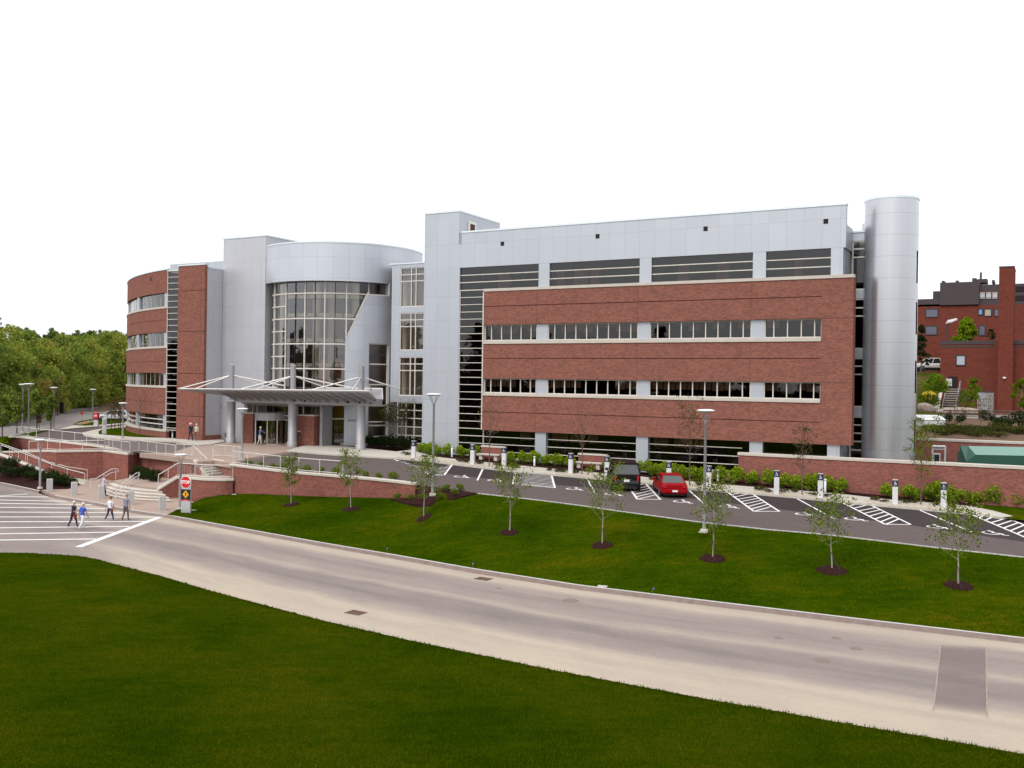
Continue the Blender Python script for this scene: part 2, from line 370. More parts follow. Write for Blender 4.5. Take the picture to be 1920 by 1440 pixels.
# ------------------------------------------------------------------ ground, roads, lawns
def U_at(s, y): return -0.025*max(0.0, -0.5-y) - 0.0294*max(0.0, s+2)
def usheet(name, pts, mat, dz=0.0, thick=0.0):
    """a sheet that follows the gently falling upper level; pts are places (world)"""
    lp = [loc(p) for p in pts]
    bm = bmesh.new(); f = bm.faces.new([bm.verts.new((a, b, 0)) for a, b, _ in lp]); f.normal_update()
    if f.normal.z < 0: f.normal_flip()
    bmesh.ops.triangulate(bm, faces=[f])
    for co, no in (((-2, 0, 0), (1, 0, 0)), ((0, -0.5, 0), (0, 1, 0))):
        bmesh.ops.bisect_plane(bm, geom=bm.verts[:]+bm.edges[:]+bm.faces[:], plane_co=co, plane_no=no)
    if thick:
        be_ = [e for e in bm.edges if e.is_boundary]
        r = bmesh.ops.extrude_edge_only(bm, edges=be_)
        low = [g for g in r['geom'] if isinstance(g, bmesh.types.BMVert)]
        lowset = set(low)
    else: lowset = set()
    for v in bm.verts:
        s, y = v.co.x, v.co.y; z = U_at(s, y) + dz - (thick if v in lowset else 0); v.co = B(s, y, z)
    mb = MB(); mb.bm(bm); o = mb.build(name, mat, recalc=False); o['kind'] = 'structure'; return o
def gu(*pp): return [GU(x, y) for x, y in pp]

sheet('ground', [(-1500, -1500, -3.6), (1500, -1500, -3.6), (1500, 2500, -3.6), (-1500, 2500, -3.6)], M['lawn_near'])

wallB_px = [(17, 818), (42, 818.5), (65, 822), (104, 826), (156, 832), (200, 838.5), (236, 845)]
wallA_px = [(92, 844), (105, 845), (193, 843.5), (240, 850), (259, 847), (324, 856)]
capA = [G(0, 846, -0.95), G(50, 845, -0.62)] + [G(x, y, -0.33) for x, y in wallA_px]
capB = [G(x, y, z) for (x, y), z in zip(wallB_px, (-0.02, -0.03, -0.06, -0.1, -0.15, -0.2, -0.25))]
def L2(p): s, y, z = loc(p); return (s, y)
wallC_px = [(432, 872.5), (490, 880), (550, 887), (620, 893), (675, 897.5), (730, 903), (779, 909)]
capC = [GU(x, y, 0.12) for x, y in wallC_px]

up = [B(-400, -9), B(-56, -8)] + capB[:5] + [capA[5]+Vector((0, .4, 0)), capA[6]+Vector((0, .3, 0)), capA[7]+Vector((0.5, .3, 0)), B(-16.5, -12.5), capC[0]+Vector((0, .6, 0)), capC[2]+Vector((0, .6, 0)), B(-3.2, -10), B(-2, 0.45), B(80, 0.45), B(80, 500), B(-400, 500)]
usheet('upper_ground', up, M['dirt'], -0.08)

# main road: a strip between its two edges, U along it and V across it
far_px = [(-260, 895), (-120, 903), (0, 909), (69, 924), (102, 934), (187, 949), (250, 962.5), (312, 971), (400, 987.5), (600, 1024), (740, 1048), (885, 1074), (1087, 1106), (1320, 1135), (1632, 1173), (1920, 1207), (2150, 1235), (2500, 1277)]
near_px = [(-260, 1036), (-120, 1035), (0, 1036), (52, 1037), (144, 1042), (179, 1048), (240, 1064), (312, 1083), (400, 1109), (600, 1162), (761, 1199), (1031, 1255), (1320, 1309.5), (1595, 1358), (1773, 1387.5), (1920, 1414), (2150, 1458), (2500, 1525)]
roadfar = resample([G(x, y, ROADZ) for x, y in far_px], 140)
roadnear = resample([G(x, y, ROADZ) for x, y in near_px], 140)
def road_mat():
    t = NT('dusty_road'); uv = t.coord('UV'); sp = t.add('SeparateXYZ'); t.link(uv, sp.inputs[0])
    co = t.coord(); wob = t.noise(co, 0.35, 4, 0.6); fine = t.noise(co, 5.5, 9, 0.85)
    strk = t.noise(t.coord('UV', (0.12, 14.0, 1)), 1.0, 5, 0.6)
    v = t.math('ADD', sp.outputs[1], t.math('MULTIPLY', t.math('SUBTRACT', wob, 0.5), 0.10))
    dust = t.ramp(v, [(0.0, (.95,)*3), (0.16, (.82,)*3), (0.22, (.9,)*3), (0.30, (.45,)*3), (0.42, (.1,)*3), (0.52, (.22,)*3), (0.575, (.62,)*3), (0.64, (.38,)*3), (0.76, (.24,)*3), (0.86, (.42,)*3), (0.93, (.9,)*3), (1.0, (.8,)*3)])
    left = t.ramp(t.math('ADD', sp.outputs[0], t.math('MULTIPLY', wob, 14.0)), [(0.0, (.2,)*3), (1.0, (1,)*3)])
    u = t.math('DIVIDE', sp.outputs[0], 100.0)
    keep = t.ramp(t.math('ADD', u, t.math('MULTIPLY', wob, 0.06)), [(0.20, (.22,)*3), (0.32, (.85,)*3), (0.4, (1,)*3)])
    d = t.math('MULTIPLY', dust, keep)
    d = t.math('ADD', d, t.math('MULTIPLY', t.math('SUBTRACT', strk, 0.5), 0.6))
    d = t.math('ADD', d, t.math('MULTIPLY', t.math('SUBTRACT', fine, 0.5), 0.62))
    blot = t.noise(t.coord('UV', (0.3, 5.0, 1)), 0.9, 3, 0.6)
    d = t.math('ADD', d, t.math('MULTIPLY', t.math('SUBTRACT', blot, 0.5), 0.3))
    col = t.ramp(d, [(0.0, (0.185, 0.152, 0.142)), (0.35, (0.26, 0.214, 0.193)), (0.7, (0.345, 0.29, 0.24)), (1.0, (0.42, 0.352, 0.278))])
    t.principled(col, 0.95, 0, t.bump(fine, 0.12, 0.02), 0.2); return t.mat
M['road'] = road_mat()
mb = MB(); NV = 10; run = 0
for i in range(139):
    step = (roadfar[i+1]-roadfar[i]).length
    for j in range(NV):
        a, b = j/NV, (j+1)/NV
        q = [roadnear[i].lerp(roadfar[i], a), roadnear[i+1].lerp(roadfar[i+1], a), roadnear[i+1].lerp(roadfar[i+1], b), roadnear[i].lerp(roadfar[i], b)]
        mb.face(q, 0, [(run, a), (run+step, a), (run+step, b), (run, b)])
    run += step
struct(mb.build('road', M['road'], recalc=False))
# darker trench patch across the road, right
M['seam'] = speckle('road_seam', [(0.3, (0.25, 0.205, 0.175)), (0.7, (0.36, 0.3, 0.245))], 3)
pt = [G(x, y, ROADZ+.004) for x, y in ((1764, 1207), (1849, 1213), (1851, 1345), (1750, 1332))]
pm = speckle('patched_asphalt', [(0.25, (0.19, 0.152, 0.145)), (0.75, (0.245, 0.2, 0.19))], 2.0, 7, 0.95, 0.2, (0.35, (0.29, 0.24, 0.22), 0.5))
_n, _l = pm.node_tree.nodes, pm.node_tree.links; _o = [q for q in _n if q.type == 'OUTPUT_MATERIAL'][0]; _s = _o.inputs[0].links[0].from_socket
_tr, _mx, _nz = _n.new('ShaderNodeBsdfTransparent'), _n.new('ShaderNodeMixShader'), _n.new('ShaderNodeTexNoise'); _nz.inputs['Scale'].default_value = 1.1; _nz.inputs['Detail'].default_value = 6
_mm = _n.new('ShaderNodeMath'); _mm.operation = 'MULTIPLY'; _mm.inputs[1].default_value = .75; _l.new(_nz.outputs[0], _mm.inputs[0]); _l.new(_mm.outputs[0], _mx.inputs[0]); _l.new(_tr.outputs[0], _mx.inputs[1]); _l.new(_s, _mx.inputs[2]); _l.new(_mx.outputs[0], _o.inputs[0])   # dust drifted over the patch
_uv, _sp, _rp = _n.new('ShaderNodeTexCoord'), _n.new('ShaderNodeSeparateXYZ'), _n.new('ShaderNodeValToRGB'); _l.new(_uv.outputs['UV'], _sp.inputs[0])
_el = _rp.color_ramp.elements; _el[0].position = 0; _el[0].color = (0, 0, 0, 1); _el[1].position = 1; _el[1].color = (0, 0, 0, 1)
for _p, _v in ((.1, .75), (.3, .6), (.42, .95), (.52, .45), (.66, 1), (.86, .8)): _e = _el.new(_p); _e.color = (_v, _v, _v, 1)
_l.new(_sp.outputs[1], _rp.inputs[0]); _m2 = _n.new('ShaderNodeMath'); _m2.operation = 'MULTIPLY'; _l.new(_rp.outputs[0], _m2.inputs[0]); _l.new(_mm.outputs[0], _m2.inputs[1]); _mm.inputs[1].default_value = 1.5; _l.new(_m2.outputs[0], _mx.inputs[0])
mb = MB(); mb.face([pt[3], pt[2], pt[1], pt[0]], 0, [(0, 1), (1, 1), (1, 0), (0, 0)]); struct(mb.build('road_patch', pm, recalc=False))
for pts, w in (([(1764, 1207), (1757, 1270), (1750, 1332)], .022), ([(1849, 1213), (1850, 1280), (1851, 1345)], .022)):
    mb = MB(); L = [G(x, y, ROADZ+.008) for x, y in pts]
    for a, b in zip(L[:-1], L[1:]):
        n_ = Vector((-(b-a).y, (b-a).x, 0)).normalized()*w; mb.face([a-n_, b-n_, b+n_, a+n_])
    struct(mb.build('road_crack_seal', M['seam'], recalc=False))

# near lawn: edge a little ragged, a few centimetres thick
edge = resample([G(x, y, ROADZ+.05) for x, y in near_px], 700)
edge = [p + Vector((random.uniform(-.05, .05), random.uniform(-.05, .05), random.uniform(-.02, .02))) for p in edge]
mb = MB(); ctr = []
for a, b in zip(edge[:-1], edge[1:]):
    ia = a + Vector((-.15, -.4, .03)); ib = b + Vector((-.15, -.4, .03))
    mb.face([a-Vector((0, 0, .12)), b-Vector((0, 0, .12)), b, a]); mb.face([a, b, ib, ia])
    mb.face([ia, ib, Vector((ib.x, ib.y-1.5, ROADZ+.09)), Vector((ia.x, ia.y-1.5, ROADZ+.09))])
inner = [Vector((e.x-.15, e.y-1.9, ROADZ+.09)) for e in edge]
poly = inner[::20] + [Vector((inner[-1].x+40, -60, ROADZ+.09)), Vector((-160, -60, ROADZ+.09)), Vector((-160, inner[0].y, ROADZ+.09))]
for a, b in zip(inner[:-1], inner[1:]): pass
bm = bmesh.new(); f = bm.faces.new([bm.verts.new(p) for p in inner + poly[-3:]]); f.normal_update()
if f.normal.z < 0: f.normal_flip()
bmesh.ops.triangulate(bm, faces=[f]); mb.bm(bm)
struct(mb.build('near_lawn', M['lawn_near'], recalc=False))

# kerb along the far side of the road (granite, 0.13 m)
def kerb(name, line, w=0.17, h=0.2, z=ROADZ, mat=None):
    mb = MB(); a = line; b = offset_line(line, w)
    for i in range(len(a)-1):
        p, q, r_, s_ = [Vector((v.x, v.y, z)) for v in (a[i], a[i+1], b[i+1], b[i])]; H = Vector((0, 0, h))
        mb.face([p, q, q+H, p+H]); mb.face([p+H, q+H, r_+H, s_+H], 1); mb.face([r_, s_, s_+H, r_+H])
    return struct(mb.build(name, [mat or M['kerb'], M['kerb_top']]))
M['kerb'] = speckle('granite_kerb', [(0.3, (0.23, 0.18, 0.165)), (0.7, (0.32, 0.26, 0.24))], 3, 5, 0.9, 0.1)
M['kerb_top'] = speckle('granite_kerb_top', [(0.3, (0.42, 0.4, 0.39)), (0.7, (0.56, 0.54, 0.53))], 4, 5, 0.85, 0.1)
kl = [p for p in roadfar]
kerb('kerb', [p for p in kl if p.x > G(98, 934, ROADZ).x])
kerb('kerb', [p for p in kl if p.x < G(80, 926, ROADZ).x])

# bank lawn: from the kerb up to the walls and the parking lane
def wall_base(pt, px, py): # ground level on the vertical through pt seen at picture height py
    Y = pt.y; d = ray(px, py); return Vector((pt.x, pt.y, ZC + d.z*Y/d.y))
def interpC(px): # a place on wall C's face for picture x
    for (a, b), (p, q) in zip(zip(wallC_px[:-1], wallC_px[1:]), zip(capC[:-1], capC[1:])):
        if a[0] <= px <= b[0]: return p.lerp(q, (px-a[0])/(b[0]-a[0]))
    return capC[0] if px < wallC_px[0][0] else capC[-1]
capD_px = [(298, 915.5), (333, 893.5), (352, 894.5), (385, 897), (415, 898), (437, 897.5)]
capD = [G(298, 915.5, -2.12), G(333, 893.5, -1.3), G(352, 894.5, -1.3), G(385, 897, -1.3), G(415, 898, -1.3), G(437, 897.5, -1.3)]
top = [G(314, 966, WALKZ), G(345, 949, WALKZ+.02), G(362, 942.5, WALKZ+.03)]
top += [wall_base(capD[3], 390, 932.5), wall_base(capD[4], 415, 928), wall_base(capC[0], 440, 925)]
for px, py in ((490, 926.5), (550, 929), (620, 931.5), (675, 932.5), (730, 934), (779, 933)):
    p = interpC(px); top.append(wall_base(p, px, py))
lane_edge_px = [(820, 915.5), (895, 926), (1000, 937.5), (1090, 949), (1165, 960), (1312, 980), (1440, 994), (1540, 1002.5), (1640, 1014), (1752, 1027.5), (1920, 1046), (2100, 1067), (2400, 1102)]
lane_edge = [GU(x, y) for x, y in lane_edge_px]
top += lane_edge
topR = resample(top, 160)
kin = offset_line(roadfar, 0.18)
lo = [Vector((p.x, p.y, ROADZ+.2)) for p in kin if p.x > G(318, 972, ROADZ).x]
botR = resample(lo, 160)
mb = MB(); rows = rows_n = 12; grid = []
for i in range(160):
    c = []
    for j in range(rows+1):
        t = j/rows; p = botR[i].lerp(topR[i], t)
        p.z += 0.05*math.sin(t*PI)*math.sin(i*.21) + 0.0
        c.append(p)
    grid.append(c)
for i in range(159):
    for j in range(rows): mb.face([grid[i][j], grid[i+1][j], grid[i+1][j+1], grid[i][j+1]], smooth=True)
lawn = mb.build('bank_lawn', M['lawn'], recalc=False, weld=True); struct(lawn)
lawn_bvh = BVHTree.FromPolygons([tuple(v.co) for v in lawn.data.vertices], [tuple(p.vertices) for p in lawn.data.polygons])
def LW(px, py):
    h = lawn_bvh.ray_cast(CAM, ray(px, py).normalized()); return h[0] if h[0] else G(px, py, -2.3)

# upper level: drive and parking lane, stalls, pavements, plaza
stall_curb_px = [(740, 861), (847, 872), (905, 879), (962, 886), (1035, 892), (1100, 898), (1217, 909), (1290, 918.5), (1364, 924), (1412, 928), (1495, 935), (1580, 944), (1635, 949), (1725, 957), (1822, 966), (1880, 974), (1960, 985), (2100, 1000), (2400, 1035)]
drive = gu((455, 860), (538, 846.5), (600, 852), (672, 856.5), *stall_curb_px) + lane_edge[::-1] + [p + Vector((0, .35, 0)) for p in capC[::-1]]
usheet('parking_lane', drive, M['asphalt'], 0.0)
stalls = gu(*stall_curb_px[:-1]) + gu((2100, 1030), (1920, 1016), (1830, 1003), (1710, 985), (1560, 967), (1460, 955), (1250, 928.5), (1190, 921), (1040, 909), (900, 896), (820, 886))
usheet('parking_stalls', stalls, M['asphalt_dk'], 0.006)
# pavement along the stalls, a 0.12 m slab
walk_far_px = [(820, 860), (887, 867), (950, 873), (1025, 880.5), (1062, 884), (1195, 896), (1350, 911), (1575, 929), (1672, 940.5), (1775, 948), (1822, 953), (1862, 961), (1905, 972)]
walk = gu((538, 847), (600, 852.5), (672, 857), *stall_curb_px[:-4], (1880, 973)) + gu(*walk_far_px[::-1]) + gu((770, 846), (742, 849), (690, 843), (640, 838), (600, 836), (568, 838.5))
usheet('pavement', walk, M['concrete'], 0.12, 0.2)
grv = [[(741, 860.5), (847, 871.5), (905, 878.5), (962, 885), (958, 880), (900, 873.5), (850, 867), (800, 860.5), (762, 855)],
       [(1042, 892), (1100, 897.5), (1128, 900), (1124, 893.5), (1090, 890), (1046, 886.5)],
       [(1213, 908), (1290, 918), (1352, 922.5), (1340, 916), (1295, 911), (1222, 902)],
       [(1412, 927.5), (1495, 934.5), (1560, 941.5), (1552, 935.5), (1495, 928.5), (1414, 921.5)],
       [(1626, 947.5), (1725, 956.5), (1810, 964.5), (1800, 957), (1725, 948.5), (1620, 941)]]
for q in grv: usheet('gravel_bed', gu(*q), M['gravel'], 0.13)
# planting strip between the pavement and the building (soil), 
bed = gu(*walk_far_px) + [B(40, -3.4), B(40, -0.1), B(-6.5, -0.1), GU(770, 846)]
usheet('planting_bed', bed, M['mulch'], 0.1)
usheet('corner_lawn', gu((1822, 952.5), (1862, 961), (1900, 971.5), (1878, 974), (1960, 985.5), (2150, 1005), (2150, 975), (1960, 957), (1890, 951.5)), M['lawn'], 0.125)
# plaza of pinkish pavers and the kerbed dark planting at the entrance
plaza = [GU(455, 860.5), GU(538, 847), GU(568, 838), GU(600, 835.5), B(-17.8, 1.5), B(-28, 1.5)] + gu((420, 828), (398, 834), (372, 836), (352, 838), (262, 849), (300, 853.2), (324, 856.2), (345, 859.5), (364, 862.6), (371, 866), (402, 863.5), (420, 866), (438, 870)) + [capC[0] + Vector((0, .35, 0))]
usheet('plaza', plaza, M['paver'], 0.004, 0.4)
usheet('entrance_bed', gu((588, 836), (640, 838.5), (690, 843), (742, 848.5), (775, 846)) + [B(-6.4, 0.2), B(-12, 5.5), B(-18, 3)], M['mulch'], 0.09)
usheet('mulch_bed', gu((422, 829), (404, 828), (396, 824), (418, 818), (434, 818), (434, 828)), M['mulch'], 0.05)
# drop-off drive towards the left, pavement in front of the left wing, grass islands
usheet('drop_off_drive', gu((324, 849), (352, 838.5), (372, 836.5), (330, 830), (240, 826), (180, 822), (158, 818), (154, 813), (190, 806), (250, 797), (290, 795), (290, 786), (200, 796), (150, 803), (104, 807), (88, 809), (66, 815), (63, 819), (104, 826.5), (156, 832.5), (200, 839), (236, 846), (262, 849)), M['asphalt'], 0.006)
usheet('pavement', gu((158, 818), (154, 813), (176, 807.5), (225, 800), (245, 796), (262, 800), (192, 806), (184, 811), (186, 816), (250, 821), (330, 823.5), (382, 818.5), (395, 816), (400, 820), (424, 829), (398, 834.5), (372, 836.5), (330, 829), (240, 825), (180, 821.5)), M['concrete'], 0.10, 0.2)
usheet('island_lawn', gu((186, 815.5), (184, 811), (192, 806.5), (230, 804.5), (262, 813), (336, 819.5), (336, 822.8), (250, 820.5)), M['lawn'], 0.115)
usheet('far_road', [B(-190, -2)] + gu((-60, 811), (0, 800.5), (31, 793), (88, 783), (109, 778), (154, 772), (200, 768), (250, 765), (300, 764), (300, 785), (190, 794), (150, 801), (104, 806), (88, 806.5), (47, 813), (0, 823), (-60, 838)) + [B(-190, -16)], M['road_far'], 0.0)
usheet('verge_lawn', gu((0, 823.5), (47, 813.5), (88, 807), (104, 806.5), (150, 801.5), (178, 799.5), (178, 801), (104, 807.2), (88, 808.5), (66, 814.5), (62, 818), (17, 819), (15, 831), (0, 833), (-60, 845)), M['lawn'], 0.012)
usheet('island_lawn', gu((136, 796), (150, 790), (172, 786), (215, 786.5), (240, 785), (240, 791), (190, 795.5), (160, 798)), M['lawn'], 0.04)
usheet('bare_soil', gu((140, 795.5), (152, 792), (166, 789), (174, 791), (162, 795), (150, 797)), M['dirt'], 0.05)
usheet('pavement', gu((136, 798), (160, 799), (190, 796.5), (240, 792.5), (240, 794.5), (190, 799), (150, 802), (106, 806.5)), M['concrete'], 0.02)
# far kerb of the left road
fk = [GU(x, y) for x, y in ((-60, 811), (0, 800.5), (31, 793), (88, 783), (109, 778), (154, 772), (200, 768), (300, 764))]
mb = MB()
for a, b in zip(fk[:-1], fk[1:]):
    n_ = Vector((-(b-a).y, (b-a).x, 0)).normalized()*1.2
    mb.prism([a[:2], b[:2], (b+n_)[:2], (a+n_)[:2]], [a.z-.1, b.z-.1, b.z-.1, a.z-.1], [a.z+.35, b.z+.35, b.z+.55, a.z+.55])
struct(mb.build('far_kerb', plain('dark_kerb', (0.12, 0.09, 0.085), 0.9)))

sheet('verge_lawn', [G(-90, 824, -.1), G(18, 817.5, -.06), G(19, 834, -.5), G(4, 845, -.9), G(-90, 834, -.5)], M['lawn'])
mb = MB(); le = lane_edge[1:]; li = offset_line(le, .09)
for i in range(len(le)-1):
    a, b, c, d = [Vector((q.x, q.y, UZ(q)+.045)) for q in (le[i], le[i+1], li[i+1], li[i])]; dn = Vector((0, 0, .3))
    mb.face([a, b, c, d]); mb.face([a-dn, b-dn, b, a]); mb.face([d, c, c-dn, d-dn])
struct(mb.build('lane_kerb', M['kerb_top'], recalc=False))
sheet('bark_bed', [p + Vector((0, 0, .03)) for p in (capC[-1]+Vector((-.1, .4, -.15)), GU(820, 915.2), LW(806, 934.5), LW(779, 935))], M['mulch'])
# lower pavement at the steps
lp = [(78, 918.5), (102, 927.8), (187, 943.2), (250, 956.5), (312, 965.3), (320, 963), (346, 949), (364, 942), (352, 934), (322, 925), (300, 900), (230, 890), (168, 893), (161, 903), (150, 908.5), (140, 913), (128, 917)]
sheet('lower_pavement', [G(x, y, WALKZ+.008) for x, y in lp], M['paver'], 0.25)
# dark planting bed left of the steps, rising towards the ramp
bp = [(-80, 893, -2.95), (0, 904.5, -2.95), (69, 919.5, -2.95), (79, 918.5, -2.95), (128, 916.5, -2.93), (150, 908, -2.9), (158, 904.5, -2.88), (94, 889.5, -2.3), (56, 874, -1.75), (0, 853, -1.1), (-80, 838, -.6)]
sheet('planting_bed', [G(x, y, z) for x, y, z in bp], M['mulch'], 0.4)

# ---------------------------------------------------------- painted markings
def stripe(mb, a, b, w, dz):
    a, b = a.copy(), b.copy(); n_ = Vector((-(b-a).y, (b-a).x, 0)).normalized()*w/2
    q = [a-n_, b-n_, b+n_, a+n_]
    if dz is not None:
        for p in q: p.z = UZ(p) + dz
    mb.face(q)
mb = MB()
for l, r_ in (((-80, 437), (250, 413)), ((-80, 437), (430, 440)), ((-80, 466), (600, 480)), ((-80, 497), (835, 510)), ((-80, 532), (1020, 545)), ((-80, 576), (1230, 581)), ((-80, 620), (1425, 621)), ((-80, 664), (1305, 661)), ((-80, 719), (1165, 705)), ((-80, 773), (1030, 757)), ((-80, 829), (865, 818))):
    a = G(l[0]/4.8, 840+l[1]/4.8, ROADZ+.005); b = G(r_[0]/4.8, 840+r_[1]/4.8, ROADZ+.005); stripe(mb, a, b, .27, None)
stripe(mb, G(302.5, 968.5, ROADZ+.010), G(147, 1025.5, ROADZ+.010), .42, None)
struct(mb.build('crosswalk_markings', M['paint'], recalc=False))
mb = MB()
def pxs(o, z, *pp): return [(o[0]+x/z, o[1]+y/z) for x, y in pp]
aisles = [(pxs((700, 680), 4, (160, 727), (430, 845)), pxs((700, 680), 4, (590, 768), (530, 846)), 8, 1),
          (pxs((700, 680), 4, (1062, 828), (1048, 912), ), pxs((700, 680), 4, (1338, 850), (1362, 940)), 9, 1),
          (pxs((1120, 840), 9.6, (520, 640), (720, 925)), pxs((1120, 840), 9.6, (880, 655), (1135, 930)), 7, 0),
          (pxs((1100, 680), 4, (1060, 974), (1255, 1117)), pxs((1100, 680), 4, (1252, 992), (1446, 1117)), 8, 0),
          (pxs((1440, 740), 4, (565, 815), (880, 975)), pxs((1440, 740), 4, (785, 836), (1070, 975)), 8, 0),
          (pxs((1440, 740), 4, (1530, 902), (1960, 1085)), pxs((1440, 740), 4, (1770, 918), (2190, 1087)), 9, 0)]
for Lp, Rp, n, k in aisles:
    a, b = GU(*Lp[0]), GU(*Lp[1]); c, d = GU(*Rp[0]), GU(*Rp[1])
    stripe(mb, a, b, .14, .014); stripe(mb, c, d, .14, .014); stripe(mb, b, d, .14, .014)
    for i in range(n):
        t = (i+.5)/n
        if k: p, q = a.lerp(b, t), c.lerp(d, max(0, min(1, t)))
        else:
            p = a.lerp(b, min(1, t+.08)); q = c.lerp(d, t-.22) if t > .22 else a.lerp(c, t/.22*.9+.05)
            if t <= .22: q = a.lerp(c, .25+t/.22*.6)
        stripe(mb, p, q, .12, .011)
for a, b in (((895, 901), (905, 880)), ((1101, 898), (1116, 926)), ((1292.5, 920), (1326, 950)), ((1495, 935.5), (1565, 973.5)), ((1725, 957), (1825, 999))):
    stripe(mb, GU(*a), GU(*b), .13, .012)
def arc_strip(mb, c, ax, ay, r, a0, a1, w, dz, n=10):
    P = []
    for i in range(n+1):
        a = a0+(a1-a0)*i/n; P.append(c + ax*(r*math.cos(a)) + ay*(r*math.sin(a)))
    for p, q in zip(P[:-1], P[1:]): stripe(mb, p, q, w, dz)
for px, py in ((866, 894), (929, 901), (1077, 917), (1150, 927), (1279, 941), (1365, 950), (1509, 964.5), (1602, 973.5), (1757, 988.5), (1861, 1000)):
    c = GU(px, py); ax, ay = be, (be*0.25 + bn).normalized()   # wheelchair symbol seen from the lane
    arc_strip(mb, c + ax*-.05, ax, ay, .42, rad(150), rad(380), .13, .013)
    pp = [(-.35, .55), (-.12, .5), (-.05, .15), (.38, .12), (.62, -.3), (.85, -.25)]
    for a, b in zip(pp[:-1], pp[1:]): stripe(mb, c+ax*a[0]+ay*a[1], c+ax*b[0]+ay*b[1], .13, .016)
    arc_strip(mb, c + ax*-.38 + ay*.72, ax, ay, .06, 0, 2*PI, .12, .018, 6)
struct(mb.build('parking_markings', M['paint'], recalc=False))
# ------------------------------------------------------------------ the hospital
hosp = empty('hospital_building', P0, -BA, 'long four storey hospital of red brick bands and silver panels with a glazed round lobby', 'building')
def P(mb, name, mat, parent=hosp, **k): return mb.build(name, mat, parent, **k)
def boxpart(name, mat, *boxes, parent=hosp):
    for b in boxes: mb = MB(); mb.box(*b); o = P(mb, name, mat, parent)
    return o
FR = 0.07
def boxparts(name, mat, *boxes):
    for b in boxes: boxpart(name, mat, b)
def window(x0, x1, z0, z1, yg, vs=(), hs=(), gmat='glass', fr=FR, edge=True, parent=hosp, label=None):
    g = MB(); g.face([(x0, yg, z0), (x1, yg, z0), (x1, yg, z1), (x0, yg, z1)])
    w = P(g, 'window', M[gmat], parent, recalc=False)
    f = MB(); y0, y1 = yg-0.09, yg+0.05
    if edge:
        f.box(x0, x0+fr, y0, y1, z0, z1); f.box(x1-fr, x1, y0, y1, z0, z1)
        f.box(x0+fr, x1-fr, y0+.003, y1-.003, z1-fr, z1); f.box(x0+fr, x1-fr, y0+.003, y1-.003, z0, z0+fr)
    for v in vs: f.box(v-fr/2, v+fr/2, y0+.006, y1-.006, z0+.01, z1-.01)
    for h in hs: f.box(x0+.01, x1-.01, y0+.012, y1-.012, h-fr/2, h+fr/2)
    if f.f:
        o = f.build('window_frame', M['mullion'], w)
    return w

# ---- main wing: brick bands with stone caps and sills
XR, XW = 29.06, 26.97
PIERS = ((4.86, 5.83), (13.48, 14.43), (22.1, 23.03))
def brick_band(z0, z1, zj, x0=0.0, x1=XR, zr=None):
    boxpart('brick_wall', M['brick'], (x0, XW, 0, .3, z0, zj-.03), (x0, XW, 0, .3, zj+.03, z1), (XW, x1, 0, .3, z0, z1))
    boxpart('brick_joint', M['joint'], (x0+.01, XW, .045, .29, zj-.029, zj+.029))
brick_band(10.95, 13.68, 12.45); brick_band(6.56, 9.37, 8.19); brick_band(2.3, 5.13, 3.8)
boxpart('brick_wall', M['brick'], (XW, XR, 0.001, .3, 9.37, 10.95), (XW, XR, 0.001, .3, 5.13, 6.56))
boxpart('brick_joint', M['joint'], (XW, XR+.002, -.003, .02, 10.93, 10.965), (XW, XR+.002, -.003, .02, 6.54, 6.575))
for x in (4.9, 13.5, 22.1):
    for a, b in ((10.97, 13.66), (6.58, 9.35), (2.32, 5.11)): boxpart('expansion_joint', M['joint'], (x-.012, x+.012, -.003, .02, a, b))
boxpart('brick_wall', M['brick'], (XR-.3, XR, .301, .9, 2.3, 13.68))
boxpart('stone_cap', M['stone'], (-.02, XR+.04, -.06, .5, 13.68, 13.9))
boxpart('stone_sill', M['stone'], (-.02, XW, -.07, .4, 9.375, 9.64))
boxpart('stone_sill', M['stone'], (-.02, XW, -.07, .4, 5.135, 5.36))
boxpart('corner_trim', M['mullion'], (-.10, -.003, -.01, .45, 2.32, 13.67))
# metal piers, parapet, tower
boxparts('metal_pier', M['panel'], *[(a, b, .20, .6, 9.64, 10.945) for a, b in PIERS])
boxparts('metal_pier', M['panel'], *[(a, b, .20, .6, 5.36, 6.555) for a, b in PIERS])
boxparts('metal_pier', M['panel'], *[(a, b, .15, .6, -1.4, 2.295) for a, b in PIERS[:2]], (22.1, 23.03, .15, .6, 1.2, 2.295), (27.46, 28.29, .15, .6, 1.2, 2.295))
boxparts('metal_pier', M['panel'], *[(a, b, .35, .8, 13.9, 15.785) for a, b in PIERS], (27.48, 28.29, .35, .8, 13.9, 15.785))
boxpart('parapet_wall', M['panel'], (-2.46, 28.45, .35, .8, 15.79, 18.70), (-2.72, -2.46, .35, .8, 15.79, 17.70))
boxpart('coping', M['coping'], (-2.47, 28.5, .30, .86, 18.70, 18.84), (-2.72, -2.46, .33, .82, 17.70, 17.74))
boxpart('end_wall', M['panel'], (28.0, 28.3, .8, 3.0, 1.2, 15.79), (28.0, 28.45, .8, 3.0, 15.79, 17.4), (28.0, 28.4, 3.3, 24, -1.2, 16.6))
boxpart('metal_tower', M['panel'], (-6.2, -2.72, .35, 7.2, -.4, 20.52), (-2.72, -2.60, .35, .8, -.4, 15.79))
boxpart('coping', M['coping'], (-6.25, -2.67, .3, 7.25, 20.52, 20.66))
boxpart('tower_slot', M['white_in'], (-2.719, -2.62, 1.75, 1.95, 17.8, 19.95), (-2.719, -2.62, 2.75, 2.95, 17.8, 19.95), (-2.719, -2.62, 1.95, 2.75, 19.75, 19.95))
boxpart('tower_slot', M['joint'], (-2.719, -2.64, 1.96, 2.74, 17.8, 19.74))
